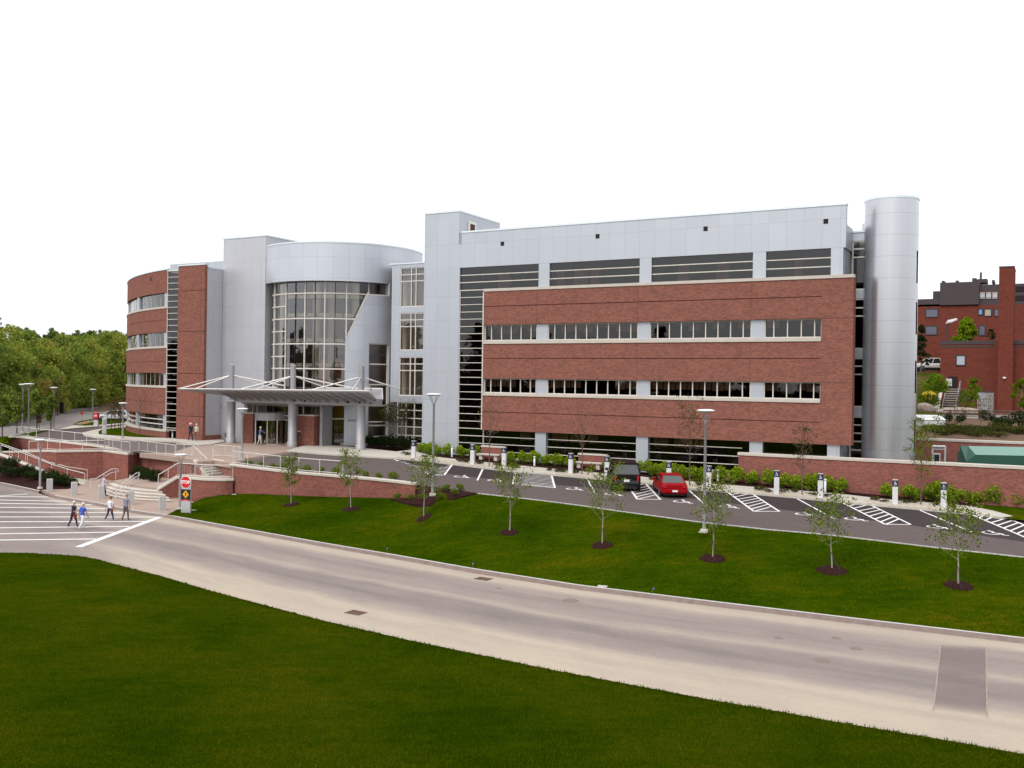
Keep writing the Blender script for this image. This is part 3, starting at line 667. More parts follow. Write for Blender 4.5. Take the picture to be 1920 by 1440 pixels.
for px, py in ((942, 457), (1120.5, 443), (1323, 429), (1548.5, 415)):
    s, z = FB(px, py, .35); boxpart('scupper', M['dark_in'], (s-.16, s+.16, .335, .36, z-.17, z+.17))
boxpart('roof', M['roof'], (-2.4, 28.0, .81, 24, 17.2, 17.6))
# windows, level by level
SW = 0.607
l4 = [(-2.6, 4.86), (5.83, 13.48), (14.43, 22.1), (23.03, 27.48)]
for i, (a, b) in enumerate(l4):
    window(a, b, 13.91, 15.785, .52, vs=[a+ (b-a)*k/4 for k in (2,)] if 0 else (), hs=(14.545, 15.155), edge=False)
    mbj = MB()
l23 = [(0.0, 4.86, (.62, 1.57, 2.48, 3.39, 4.3)), (5.83, 13.48, None), (14.43, 22.1, None), (23.03, XW, None)]
for z0, z1 in ((9.64, 10.945), (5.36, 6.555)):
    for a, b, v in l23:
        if v is None:
            if b-a > 5: v = [a+.6+(b-a-1.2)*k/7 for k in range(8)]
            else: v = [a+.65, a+1.6, a+2.55, a+3.45]
            v = [x for x in v if x < b-.3]
        window(a, b, z0, z1, .33, vs=v)
window(-2.6, -.1, 0.1, 13.9, .5, hs=[13.9-SW*k for k in range(0, 23)], fr=.052)
window(-.1, 4.86, 0.1, 2.295, .5, hs=(1.74, 1.14, .54), edge=False, fr=.052)
window(5.83, 13.48, 0.1, 2.295, .5, hs=(1.74, 1.14, .54), edge=False, fr=.052)
window(14.43, 21.5, 0.1, 2.295, .5, hs=(1.76, 1.16, .56), edge=False, fr=.052)
window(21.5, 22.1, 1.6, 2.295, .5, edge=False); window(23.03, 27.46, 1.5, 2.295, .5, edge=False)
boxpart('stone_sill', M['stone'], (-.1, 21.5, .3, .62, -.1, .1))
boxpart('brick_base', M['brick'], (-2.6, 28.2, .36, .7, -1.6, -.1))
# rooms behind the glass
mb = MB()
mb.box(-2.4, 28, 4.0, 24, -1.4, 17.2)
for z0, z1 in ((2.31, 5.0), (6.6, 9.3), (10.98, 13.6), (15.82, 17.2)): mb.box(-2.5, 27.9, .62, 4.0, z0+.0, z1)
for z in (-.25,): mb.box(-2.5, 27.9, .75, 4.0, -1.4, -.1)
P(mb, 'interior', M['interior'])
mb = MB(); rr = random.Random(3)
for a, b, v in l23:
    for z0, z1 in ((9.64, 10.945), (5.36, 6.555)):
        x = a+.1
        while x < b-.4:
            w = .86; h = rr.choice((0, .25, .45, .5, .55)) if z0 > 6 else rr.choice((0, 0, .5, .55, .6))
            if h: mb.box(x, min(x+w, b-.08), .55, .58, z1-h*(z1-z0), z1)
            x += .93
for a, b in l4:
    x = a+.3
    while x < b-.8:
        if rr.random() < .45: mb.box(x, x+rr.uniform(.5, 1.2), 1.1, 1.4, 13.91, 15.3)
        x += 1.5
for a, b in ((1.5, 4.6), (6.0, 13), (14.6, 19)):
    x = a
    while x < b:
        if rr.random() < .6: mb.box(x, x+rr.uniform(.7, 1.5), .9, .95, 1.55, 2.29)
        x += 1.6
P(mb, 'curtain', M['curtain'])

# ---- right link and round stair tower
zz = lambda py: FZ(1612, py, 3)
pan = [(436, 451.5), (543.5, 560), (654.5, 671), (763.5, 781)]
boxpart('link_wall', M['panel'], *[(28.3, 30.2, 2.97, 3.4, zz(b), zz(a)) for a, b in pan])
boxpart('coping', M['coping'], (28.3, 30.2, 2.9, 3.5, zz(436), zz(436)+.12))
for (t, b, hs) in ((451.5, 543.5, (466.5, 482)), (560, 654.5, (577, 592.5)), (671, 763.5, (686.5, 702)), (781, 862, (797, 812.5, 828, 844))):
    window(28.42, 29.75, zz(b), zz(t), 3.1, hs=[zz(h) for h in hs], fr=.09)
boxpart('interior', M['interior'], (28.31, 30.2, 4.4, 4.6, -1.3, 16.5), (28.31, 30.2, 3.41, 4.4, zz(451.5)+.1, zz(440)))
def arcseg(mb, cs, cy, R, th, t0, t1, z0, z1, mi=0, ends=(True, True), tops=(True, True)):
    """solid slab on a circle: th = thickness inwards, z0/z1 = (left, right) pairs"""
    def pt(R_, t, z): return (cs+R_*math.sin(t), cy-R_*math.cos(t), z)
    a0, a1 = z0; b0, b1 = z1; u0, u1 = R*t0, R*t1
    mb.face([pt(R, t0, a0), pt(R, t1, a1), pt(R, t1, b1), pt(R, t0, b0)], mi, [(u0, a0), (u1, a1), (u1, b1), (u0, b0)])
    Q = R-th
    if tops[1]: mb.face([pt(R, t0, b0), pt(R, t1, b1), pt(Q, t1, b1), pt(Q, t0, b0)], mi)
    if tops[0]: mb.face([pt(Q, t0, a0), pt(Q, t1, a1), pt(R, t1, a1), pt(R, t0, a0)], mi)
    mb.face([pt(Q, t1, a1), pt(Q, t0, a0), pt(Q, t0, b0), pt(Q, t1, b1)], mi)
    if ends[0]: mb.face([pt(Q, t0, a0), pt(R, t0, a0), pt(R, t0, b0), pt(Q, t0, b0)], mi)
    if ends[1]: mb.face([pt(R, t1, a1), pt(Q, t1, a1), pt(Q, t1, b1), pt(R, t1, b1)], mi)
def arcwall(mb, cs, cy, R, th, t0, t1, z0, z1, n, mi=0):
    for i in range(n):
        a, b = t0+(t1-t0)*i/n, t0+(t1-t0)*(i+1)/n
        arcseg(mb, cs, cy, R, th, a, b, (z0, z0), (z1, z1), mi, (i == 0, i == n-1))
CYS, CYY, CYR = 31.02, 2.85, 1.76
def cyl_mat():
    t = NT('satin_metal_cladding'); uv = t.coord('UV'); sp = t.add('SeparateXYZ'); t.link(uv, sp.inputs[0])
    fr = t.math('FRACT', t.math('DIVIDE', t.math('SUBTRACT', sp.outputs[1], 18.07), 1.46)); j = t.math('LESS_THAN', fr, .018)
    fx = t.math('FRACT', t.math('DIVIDE', sp.outputs[0], 1.38)); j2 = t.math('LESS_THAN', fx, .01)
    f = t.noise(t.coord('UV', (1.5, .06, 1)), 1, 4); col = t.mix(f, (.50, .505, .53), (.64, .645, .67))
    col = t.mix(t.math('MAXIMUM', j, j2), col, (.42, .4, .41)); t.principled(col, .3, .88); return t.mat
M['cyl'] = cyl_mat()
mb = MB(); ops = [(rad(74), rad(86), z, z+2.2) for z in (1.9, 5.9, 9.9, 13.4)]
N = 72
for i in range(N):
    a, b = -PI+2*PI*i/N, -PI+2*PI*(i+1)/N; ivs = [(-1.2, 19.1)]
    for o0, o1, za, zb in ops:
        if (a+b)/2 > o0 and (a+b)/2 < o1:
            ivs = ivs[:-1] + [(ivs[-1][0], za), (zb, ivs[-1][1])]
    for q, (za, zb) in enumerate(ivs): arcseg(mb, CYS, CYY, CYR, .22, a, b, (za, za), (zb, zb), 0, (len(ivs) > 1, len(ivs) > 1))
st = P(mb, 'stair_tower', M['cyl'], recalc=False)
for pz in st.data.polygons: pz.use_smooth = False
mb = MB(); arcwall(mb, CYS, CYY, CYR+.03, .3, -PI, PI, 19.1, 19.24, 72); P(mb, 'coping', M['coping'], recalc=False)
mb = MB(); mb.lathe([(.01, 18.7), (CYR-.2, 18.7)], (CYS, CYY, 0), 40); P(mb, 'roof', M['roof'])
for o0, o1, za, zb in ops:
    mb = MB(); arcwall(mb, CYS, CYY, CYR-.2, .03, o0, o1, za, zb, 5); P(mb, 'window', M['glass_lt'], recalc=False)
boxpart('roof_pipe', M['steel'], (28.75, 28.95, 5.0, 5.2, 16.5, 18.1))

# ---- round glazed lobby
DS, DY, DR = -22.3, 9.4, 8.05
def DRUM(px, py, R=DR):
    d = ray(px, py); o = CAM-P0
    ox, oy, dx, dy = o.dot(be)-DS, o.dot(bn)-DY, d.dot(be), d.dot(bn)
    a, b, c = dx*dx+dy*dy, 2*(ox*dx+oy*dy), ox*ox+oy*oy-R*R; D = b*b-4*a*c
    k = (-b-math.sqrt(max(D, 0)))/(2*a); x, y = ox+k*dx, oy+k*dy
    return math.atan2(x, -y), ZC+d.z*k
GR = DR-.75
tL = rad(-29.2); tA = DRUM(648, 600)[0]; tB = DRUM(690.5, 552)[0]; tC = DRUM(731, 540)[0]; tD = DRUM(690.5, 700)[0]; tE = DRUM(729.5, 700)[0]
zT = DRUM(610, 526)[1]; zA = DRUM(648, 637)[1]; zB = DRUM(690.5, 551)[1]; zC = DRUM(729, 551)[1]; zD = DRUM(710, 644.5)[1]
ztop = 19.1
cuts = sorted(set([tL, tA, tB, tC, tD, tE] + [tL+(rad(118)-tL)*k/90 for k in range(91)]))
def open1(t):
    if t <= tA: return -.2
    if t <= tB: return zA+(zB-zA)*(t-tA)/(tB-tA)
    return zB
mb = MB(); prev = None
for a, b in zip(cuts[:-1], cuts[1:]):
    if b-a < 1e-5: continue
    m = (a+b)/2; ivs = []
    if m < tC:
        ivs.append(((zT, zT), (ztop, ztop)))
        if m > tA:
            lo = open1(a+1e-7), open1(b-1e-7)
            if tD < m < tE: ivs.append(((zD, zD), lo))
            else: ivs.append(((-.3, -.3), lo))
    elif tD < m < tE: ivs.append(((zD, zD), (ztop, ztop)))
    else: ivs.append(((-.3, -.3), (ztop, ztop)))
    key = tuple(round(x[0][0], 2) for x in ivs)
    for za, zb in ivs: arcseg(mb, DS, DY, DR, .7, a, b, za, zb, 0, (True, True))
P(mb, 'lobby_wall', M['panel_drum'], recalc=False)
mb = MB(); arcwall(mb, DS, DY, DR+.05, .5, rad(-27), rad(118), ztop, ztop+.14, 70); P(mb, 'coping', M['coping'], recalc=False)
mb = MB(); mb.lathe([(.01, 18.3), (DR-.4, 18.3)], (DS, DY, 0), 48); P(mb, 'roof', M['roof'])
# lobby glazing with its mullions
def arcglass(ts, zlo, zhi, R=GR):
    g = MB()
    for a, b in zip(ts[:-1], ts[1:]):
        q = [(DS+R*math.sin(t), DY-R*math.cos(t), z) for t, z in ((a, zlo(a)), (b, zlo(b)), (b, zhi), (a, zhi))]
        g.face(q, 0, [(R*a, zlo(a)), (R*b, zlo(b)), (R*b, zhi), (R*a, zhi)])
    return P(g, 'window', M['glass_lt'], recalc=False)
def arcbar(mb, t0, t1, z, h=.12, R=GR, d=.14, n=14):
    arcwall(mb, DS, DY, R+d*.6, d, t0, t1, z-h/2, z+h/2, n)
def vbar(mb, t, z0, z1, w=.1, R=GR, d=.16):
    arcwall(mb, DS, DY, R+d*.6, d, t-w/2/R, t+w/2/R, z0, z1, 1)
n_ = 24; ts = [tL+(tC-tL)*k/n_ for k in range(n_+1)]; ts = sorted(ts + [tA, tB])
w = arcglass(ts, open1, zT)
tv = {px: DRUM(px, 540, GR)[0] for px in (516, 537.5, 573, 610, 650, 691, 730)}
fr = MB()
for px, t in tv.items(): vbar(fr, t, max(0, open1(t)), zT, .1 if px > 520 else .15)
zh = [DRUM(573, py, GR)[1] for py in (549.7, 597, 644.5, 691)]
zh += [zh[-1]-(zh[-2]-zh[-1])*k for k in (1, 2)]; HH = (zh[0]-zh[1])
def t_at(z): # where the slanted edge stands at height z
    if z >= zB: return tC
    if z <= zA: return tA
    return tA+(tB-tA)*(z-zA)/(zB-zA)
for z in zh: arcbar(fr, tL, t_at(z)+.004, z, .12)
for z in [z-HH/2 for z in zh]: arcbar(fr, tL, tv[537.5], z, .11, n=4)
fr.build('mullions', M['mullion'], w)
mb = MB()   # white edging strip along the slanted cladding edge
for k in range(12):
    a, b = tA+(tB-tA)*k/12, tA+(tB-tA)*(k+1)/12
    arcseg(mb, DS, DY, DR+.03, .2, a, b, (open1(a), open1(b)), (open1(a)+.16, open1(b)+.16))
arcwall(mb, DS, DY, DR+.03, .2, tB, tC, zB-.13, zB, 5); arcwall(mb, DS, DY, DR+.03, .2, tC-.012, tC+.004, zB, zT, 1)
P(mb, 'edge_trim', M['mullion'], recalc=False)
mb = MB()
for px in (555, 591.5, 629, 711):
    t = DRUM(px, 540, GR)[0]; vbar(mb, t, max(0, open1(t))+.05, zT, .05, d=.1)
mb.build('dark_mullions', M['dark_in'], w)
ts = [tD+(tE-tD)*k/6 for k in range(7)]; w2 = arcglass(ts, lambda t: -.2, zD, DR-.25)
fr = MB()
for z in (zD-.03, zD-1.95, zD-3.9, zD-5.9, zD-7.8, 2.3, .9): arcbar(fr, tD, tE, z, .12, DR-.25, n=6)
for t in (tD+.008, tE-.008): vbar(fr, t, -.2, zD, .12, DR-.25)
fr.build('mullions', M['mullion'], w2)
# inside the lobby
mb = MB()
for px, r_, q in ((529, GR-.9, .42), (594, GR-.9, .4), (667, GR-.9, .38), (622, GR-2.5, .35)):
    t = DRUM(px, 600, r_)[0]; mb.lathe([(q, -.1), (q, 18.2)], (DS+r_*math.sin(t), DY-r_*math.cos(t), 0), 16)
P(mb, 'lobby_column', M['white_in'])
mb = MB()
for z in (zh[1]+.35, zh[2]+.35, zh[3]+.35, zh[0]-.3):
    t0, t1 = tv[537.5], t_at(z)-.01
    for k in range(6):
        a, b = t0+(t1-t0)*k/6+.008, t0+(t1-t0)*(k+1)/6-.008
        arcwall(mb, DS, DY, GR-.12, .1, a, b, z-.16, z+.16, 3)
P(mb, 'lobby_rail', M['white_in'], recalc=False)
mb = MB(); mb.lathe([(1.9, -.1), (1.9, 8.2)], (DS+.6, DY-2.2, 0), 28); mb.lathe([(1.9, 8.2), (.01, 8.2)], (DS+.6, DY-2.2, 0), 28)
P(mb, 'lobby_drum', M['wood'])
mb = MB(); mb.box(DS-9, DS+7.5, DY+1.5, DY+1.8, -.2, 18.2); mb.box(DS-9, DS+7.5, DY-.5, DY+1.5, 8.8, 9.2); mb.box(DS-9, DS+7.5, DY-.5, DY+1.5, 13.1, 13.5); mb.box(DS-9, DS+7.5, DY-1, DY+1.5, 4.3, 4.7)
P(mb, 'interior', plain('lobby_wall_paint', (.4, .3, .25), .9, 0, .2, .6))
# flat metal block left of the lobby
boxpart('metal_block', M['panel_side'], (-32.0, -26.3, 2.4, 12, -.3, 20.2))
boxpart('coping', M['coping'], (-32.05, -26.25, 2.35, 12.05, 20.2, 20.33))
boxpart('link_wall', M['panel'], (-13.7, -6.2, 5.97, 6.4, 16.87, 17.2), (-13.7, -6.2, 5.97, 6.4, 12.62, 13.18), (-13.7, -6.2, 5.97, 6.4, 8.5, 9.1), (-13.7, -6.2, 5.97, 6.4, 4.25, 4.85), (-13.7, -12.74, 5.97, 6.4, 4.85, 8.5), (-13.7, -12.74, 5.97, 6.4, 9.1, 12.62), (-13.7, -12.74, 5.97, 6.4, 13.18, 16.87))
boxpart('coping', M['coping'], (-14, -6.2, 5.9, 6.5, 17.2, 17.32))
for z0, z1 in ((13.18, 16.87), (9.1, 12.62), (4.85, 8.5)):
    window(-12.74, -6.21, z0, z1, 6.1, vs=(-11.5, -10.97, -9.9, -8.6, -7.4), hs=(z1-.66, z1-1.28), gmat='glass_lt', fr=.09)
window(-12.9, -6.21, .4, 4.25, 6.1, vs=(-11.9, -10.97, -9.9, -8.6, -7.4), hs=(1.15, 1.95, 2.75, 3.5), gmat='glass_lt', fr=.08)
boxpart('brick_base', M['brick'], (-13.2, -6.2, 5.98, 6.4, -.4, .4))
mb = MB(); mb.box(-14, -6, 8.2, 8.5, -.2, 17)
for z in (4.3, 8.6, 12.75, 16.9): mb.box(-14, -6.2, 6.42, 8.2, z-.1, z+.3)
for x in (-12.3, -8): mb.lathe([(.28, 0), (.28, 16.8)], (x, 7.0, 0), 12)
P(mb, 'interior', plain('link_interior_paint', (.5, .46, .4), .9, 0, .2, .6))
boxpart('roof', M['roof'], (-14, -6.2, 6.4, 20, 16.2, 16.6))

# ---- left wing: brick pier, glass strip, long curve
mb = MB(); zs = [-.4, 2.42, 6.65, 10.85, 14.9, 17.4]
for a, b in zip(zs[:-1], zs[1:]): mb.box(-35.7, -32.0, 0, .34, a+.025, b-.025)
P(mb, 'brick_pier', M['brick'])
boxpart('brick_joint', M['joint'], (-35.69, -32.01, .04, .33, -.35, 17.3))
boxpart('brick_joint', M['joint'], (-32.52, -32.49, -.003, .02, -.3, 17.3))
boxpart('coping', M['coping'], (-35.76, -31.94, -.05, .5, 17.4, 17.52))
boxpart('side_wall', M['panel_side'], (-35.7, -32.02, .35, 3, -.3, 17.1)); boxpart('coping', M['coping'], (-35.7, -31.98, .5, 2.39, 17.1, 17.22))
boxpart('brick_base', M['brick'], (-32.1, -31.95, .34, 2.39, -.3, .55))
window(-37.5, -35.7, .9, 17.0, .3, hs=[17.0-.61*k for k in range(0, 27)], fr=.052)
boxpart('interior', M['interior'], (-37.5, -35.7, 1.6, 1.9, 0, 17)); boxpart('coping', M['coping'], (-37.5, -35.7, .15, .7, 17.0, 17.1))
WS, WY, WR = -26.1, 42.8, 44.0
w0, w1 = rad(-15.05), rad(-66)
def curve(name, mat, z0, z1, th=.35, R=WR, n=46):
    mb = MB(); arcwall(mb, WS, WY, R, th, w1, w0, z0, z1, n); return P(mb, name, mat, recalc=False)
for a, b in ((14.9, 17.2), (12.13, 13.28), (10.87, 12.09), (7.87, 9.23), (6.7, 7.83), (3.72, 5.18), (2.42, 3.68), (-.5, .72)): curve('brick_wall', M['brick'], a, b)
for a in (12.09, 7.83, 3.68): curve('brick_joint', M['joint'], a, a+.04, .2, WR-.04)
for a, b in ((13.28, 13.48), (9.23, 9.45), (5.18, 5.4), (.72, .92)): curve('stone_sill', M['stone'], a, b, .5, WR+.06)
curve('coping', M['coping'], 17.2, 17.33, .5, WR+.05)
bay = 8.6/WR
for z0, z1, hs in ((13.48, 14.9, ()), (9.45, 10.87, ()), (5.4, 6.7, ()), (.92, 2.42, (1.42, 1.92))):
    t = w0
    while t > w1+bay:
        mb = MB(); arcwall(mb, WS, WY, WR-.12, .3, t-.95/WR, t, z0, z1, 2); P(mb, 'metal_pier', M['panel'], recalc=False)
        a, b = t-bay, t-.95/WR; g = MB(); R_ = WR-.3
        for k in range(8):
            p, q = a+(b-a)*k/8, a+(b-a)*(k+1)/8
            g.face([(WS+R_*math.sin(x), WY-R_*math.cos(x), z) for x, z in ((p, z0), (q, z0), (q, z1), (p, z1))], 0, [(R_*p, z0), (R_*q, z0), (R_*q, z1), (R_*p, z1)])
        wv = P(g, 'window', M['glass'], recalc=False); f = MB()
        if hs:
            for h in hs: arcwall(f, WS, WY, R_+.06, .1, a, b, h-.05, h+.05, 8)
        else:
            for k in range(1, 6): arcwall(f, WS, WY, R_+.02, .06, a+(b-a)*k/6-.025/R_, a+(b-a)*k/6+.025/R_, z0, z1, 1)
        f.build('window_frame', M['mullion'], wv); t -= bay
mb = MB(); arcwall(mb, WS, WY, WR-2.2, .4, w1, w0, -.4, 17.0, 40)
for a, b in ((2.45, 5.1), (6.75, 9.2), (10.9, 13.25), (14.95, 16.9)): arcwall(mb, WS, WY, WR-.36, 1.8, w1, w0, a, b, 40)
P(mb, 'interior', M['interior'], recalc=False)
tq = min([w0-(w0-w1)*k/400 for k in range(200)], key=lambda t: abs(proj(B(WS+WR*math.sin(t), WY-WR*math.cos(t), 16.6))-283)); mb = MB(); arcwall(mb, WS, WY, WR+.012, .1, tq-.004, tq+.004, 16.35, 16.75, 1); P(mb, 'scupper', M['dark_in'], recalc=False)
mb = MB(); mb.prism([(-37.4, .6), (-32.1, 2.6), (-32.1, 24), (-64, 24), (-64, 21), (-56.0, 10.6), (-47, 4.7)], 16.3, 16.5); P(mb, 'roof', M['roof'])
s0, zq = FB(398, 490.5, 8); boxpart('penthouse', M['panel'], (-46, -33, 8, 20, 16.5, zq))

# ---- entrance below the canopy
boxpart('brick_pier', M['brick'], (SX(454, 1), SX(475.5, 1), 1.0, 2.2, -.1, 2.85)); boxpart('stone_cap', M['stone'], (SX(454, 1)-.05, SX(475.5, 1)+.05, .95, 2.25, 2.85, 2.97))
boxpart('brick_pier', M['brick'], (SX(558, .75), SX(590, .75), .75, 2.0, -.1, 2.85)); boxpart('stone_cap', M['stone'], (SX(558, .75)-.05, SX(590, .75)+.05, .7, 2.05, 2.85, 2.97))
mb = MB(); mb.box(-27.6, -17.8, .9, 3.2, 3.75, 4.25); P(mb, 'vestibule_roof', M['silver'])
window(SX(475, 1.9), SX(560, 1.9), 0, 3.75, 1.9, vs=(SX(484, 1.9), SX(546, 1.9)), hs=(2.35, 2.75), gmat='glass_lt', fr=.1)
boxpart('vestibule_wall', M['silver'], (-27.7, -27.3, 1.2, 2.6, -.1, 3.75), (-27.4, -25.5, 2.0, 2.2, 2.97, 3.75), (-18.2, -17.9, 1.2, 2.6, -.1, 3.75))
rv = MB(); rc = (SX(511, 1.75), 1.75)
def rarc(mb, r, th, a0, a1, z0, z1, n=14):
    arcwall(mb, rc[0], rc[1], r, th, rad(a0), rad(a1), z0, z1, n)
rarc(rv, 1.62, .12, -120, 120, 2.28, 3.0); rarc(rv, 1.62, 1.5, -120, 120, 2.95, 3.02)
rdoor = P(rv, 'revolving_door', M['silver'], recalc=False)
for a in (-100, 28): mb = MB(); rarc(mb, 1.56, .02, a, a+72, .03, 2.28, 8); mb.build('curved_glass', M['glass_lt'], rdoor, recalc=False)
mb = MB()
for a in (-100, -62, -28, 28, 62, 100):
    r_ = rad(a); mb.bar((rc[0]+1.58*math.sin(r_), rc[1]-1.58*math.cos(r_), 0), (rc[0]+1.58*math.sin(r_), rc[1]-1.58*math.cos(r_), 2.3), .05)
rarc(mb, 1.6, .08, -100, -28, 0, .08); rarc(mb, 1.6, .08, 28, 100, 0, .08)
mb.bar((rc[0], rc[1], 0), (rc[0], rc[1], 2.3), .05); mb.build('door_frame', M['mullion'], rdoor, recalc=False)
for a in (20, 110, 200, 290):
    r_ = rad(a); mb = MB(); d = Vector((math.cos(r_), math.sin(r_), 0)); c = Vector((rc[0], rc[1], 0))
    mb.face([c+d*.06+Vector((0, 0, .05)), c+d*1.48+Vector((0, 0, .05)), c+d*1.48+Vector((0, 0, 2.25)), c+d*.06+Vector((0, 0, 2.25))]); wg = mb.build('door_wing', M['glass_lt'], rdoor, recalc=False)
mb = MB(); mb.box(-17.7, -15.3, 3.6, 3.75, -.1, .3); P(mb, 'stone_sill', M['stone'])

# ------------------------------------------------------------------ entrance canopy: an upturned roof hung from masts
can = empty('entrance_canopy', P0, -BA, 'silver canopy with upturned edges hung from three masts over the entrance', 'canopy')
FE, BE, VY = -2.9, 2.6, -.2
fzl, fzr, vz, bz = 5.16, 5.32, 4.62, 5.5
fl, fr_ = SX(335, FE), SX(690, FE); vl, vr = SX(430, VY-.4), SX(707, VY-.4); bl, br = -29.5, SX(717, BE)
mb = MB()
def slab(q, t=.1):
    q = [Vector(p) for p in q]; mb.mesh(q + [p-Vector((0, 0, t)) for p in q], [(0, 1, 2, 3), (7, 6, 5, 4), (0, 4, 5, 1), (1, 5, 6, 2), (2, 6, 7, 3), (3, 7, 4, 0)])
slab([(fl, FE, fzl), (fr_, FE, fzr), (vr, VY-.45, vz), (vl, VY-.45, vz)]); slab([(vl, VY+.45, vz), (vr, VY+.45, vz), (br, BE, bz), (bl, BE, bz-.1)]); slab([(vl, VY-.45, vz-.003), (vr, VY-.45, vz-.003), (vr, VY+.45, vz-.003), (vl, VY+.45, vz-.003)])
mb.build('roof_deck', M['silver'], can)
mb = MB(); mb.bar((fl, FE, fzl+.02), (fr_, FE, fzr+.02), .07); mb.bar((bl, BE, bz-.1), (br, BE, bz), .07); mb.bar((fr_, FE, fzr), (vr, VY-.45, vz), .06); mb.bar((vr, VY+.45, vz), (br, BE, bz), .06); mb.build('edge_trim', M['rail'], can)
mb = MB(); mb.box(vl+.6, vr, VY-.42, VY+.42, 3.98, vz-.1); mb.box(vl+.1, vl+.6, VY-.42, VY+.42, 4.2, vz-.1); mb.box(vl+.7, br-.6, VY+.43, VY+2.0, 3.9, 4.05); mb.build('main_beam', M['silver'], can)
mb = MB(); n = 17
for k in range(n):
    x = vl+1.0+(vr-vl-1.2)*k/(n-1); t = (x-vl)/(vr-vl)
    for sgn, ye, ze in ((1, FE, fzl+(fzr-fzl)*t), (-1, BE, bz-.05)):
        y0 = VY-.42*sgn; xe = x-(.35 if sgn > 0 else 0)
        if sgn < 0 and x > br-.25: continue
        a = [(x-.05, y0, 4.15), (x-.05, y0, vz-.1), (xe-.05, ye+.15*sgn, ze-.12), (xe-.05, ye+.15*sgn, ze-.22)]
        b = [(p[0]+.1, p[1], p[2]) for p in a]
        mb.mesh(a+b, [(0, 1, 2, 3), (7, 6, 5, 4), (0, 4, 5, 1), (1, 5, 6, 2), (2, 6, 7, 3), (3, 7, 4, 0)])
mb.build('ribs', M['silver'], can)
mb = MB()
for k in range(9):
    x = vl+7+(vr-vl-7.6)*k/8; mb.box(x-.12, x+.12, VY-.435, VY-.40, 4.2, 4.38)
mb.build('downlights', M['black'], can)
for x in (-28.0, -20.25, -12.35):
    mb = MB(); mb.lathe([(.46, -.05), (.46, .5), (.41, .52), (.41, 4.0)], (x, VY, 0), 24); c = mb.build('column', M['silver'], can)
    mb = MB(); mb.lathe([(.26, 4.6), (.26, 7.45)], (x, VY, 0), 18)
    rr_ = [(.26*math.cos(q*PI/9), .26*math.sin(q*PI/9)) for q in range(18)]   # mast with a slanted top
    b_ = len(mb.v); mb.mesh([(x+a, VY+b, 7.45) for a, b in rr_] + [(x+a, VY+b, 7.6-.45*a) for a, b in rr_], [(q, (q+1) % 18, 18+(q+1) % 18, 18+q) for q in range(18)] + [tuple(range(18, 36))])
    mb.build('mast', M['silver'], can)
    for dx, ye in ((-4.3, FE+.1), (-2.2, FE+.1), (5.0, BE-.1), (1.6, BE-.1)):
        if x > -13: dx = {-4.3: -3.6, -2.2: 1.0, 5.0: 2.2, 1.6: -1.0}[dx]
        t = (x+dx-vl)/(vr-vl); ze = fzl+(fzr-fzl)*max(0, t) if ye < 0 else bz
        mb = MB(); mb.bar((x, VY, 6.55), (x+dx, ye, ze), .06); mb.build('tie_rod', M['rail'], can)
# ------------------------------------------------------------------ retaining walls, ramp, steps, railings
def wall(cap, base, label, th=.4, cap_h=.16, over=.06, mat='brick_wall', name='brick_wall', cat='wall', cw=None):
    cap = [Vector(p) for p in cap]; n = len(cap)
    bz_ = base if isinstance(base, list) else [base]*n
    f, b = cap, offset_line(cap, th)
    for p, q in zip(b, cap): p.z = q.z
    mb = MB(); dz = Vector((0, 0, cap_h)); u = 0
    for i in range(n-1):
        a, c = f[i]-dz, f[i+1]-dz; d, e = b[i+1]-dz, b[i]-dz; w = (c-a).length
        ab, cb = Vector((a.x, a.y, bz_[i])), Vector((c.x, c.y, bz_[i+1])); db, eb = Vector((d.x, d.y, bz_[i+1])), Vector((e.x, e.y, bz_[i]))
        mb.face([ab, cb, c, a], 0, [(u, ab.z), (u+w, cb.z), (u+w, c.z), (u, a.z)])
        mb.face([db, eb, e, d], 0, [(u+w, db.z), (u, eb.z), (u, e.z), (u+w, d.z)]); u += w
    mb.face([Vector((b[0].x, b[0].y, bz_[0])), Vector((f[0].x, f[0].y, bz_[0])), f[0]-dz, b[0]-dz])
    mb.face([Vector((f[-1].x, f[-1].y, bz_[-1])), Vector((b[-1].x, b[-1].y, bz_[-1])), b[-1]-dz, f[-1]-dz])
    o = mb.build(name, M[mat], recalc=False); tag(o, label, cat)
    fo, bo = offset_line(cap, -over), offset_line(cap, th+over)
    t0 = (cap[1]-cap[0]).normalized()*over; t1 = (cap[-1]-cap[-2]).normalized()*over
    fo[0] -= t0; bo[0] -= t0; fo[-1] += t1; bo[-1] += t1
    mb = MB(); L = []
    for p, q, c in zip(fo, bo, cap):
        L.append([Vector((p.x, p.y, c.z-cap_h)), Vector((p.x, p.y, c.z-.03)), Vector((p.x, p.y, c.z)).lerp(Vector((q.x, q.y, c.z)), .07), Vector((q.x, q.y, c.z)).lerp(Vector((p.x, p.y, c.z)), .07), Vector((q.x, q.y, c.z-.03)), Vector((q.x, q.y, c.z-cap_h))])
    for r1, r2 in zip(L[:-1], L[1:]):
        for k in range(6): mb.face([r1[k], r2[k], r2[(k+1) % 6], r1[(k+1) % 6]])
    mb.face(L[0]); mb.face(L[-1][::-1]); mb.build('stone_cap', M['stone'], o); return o

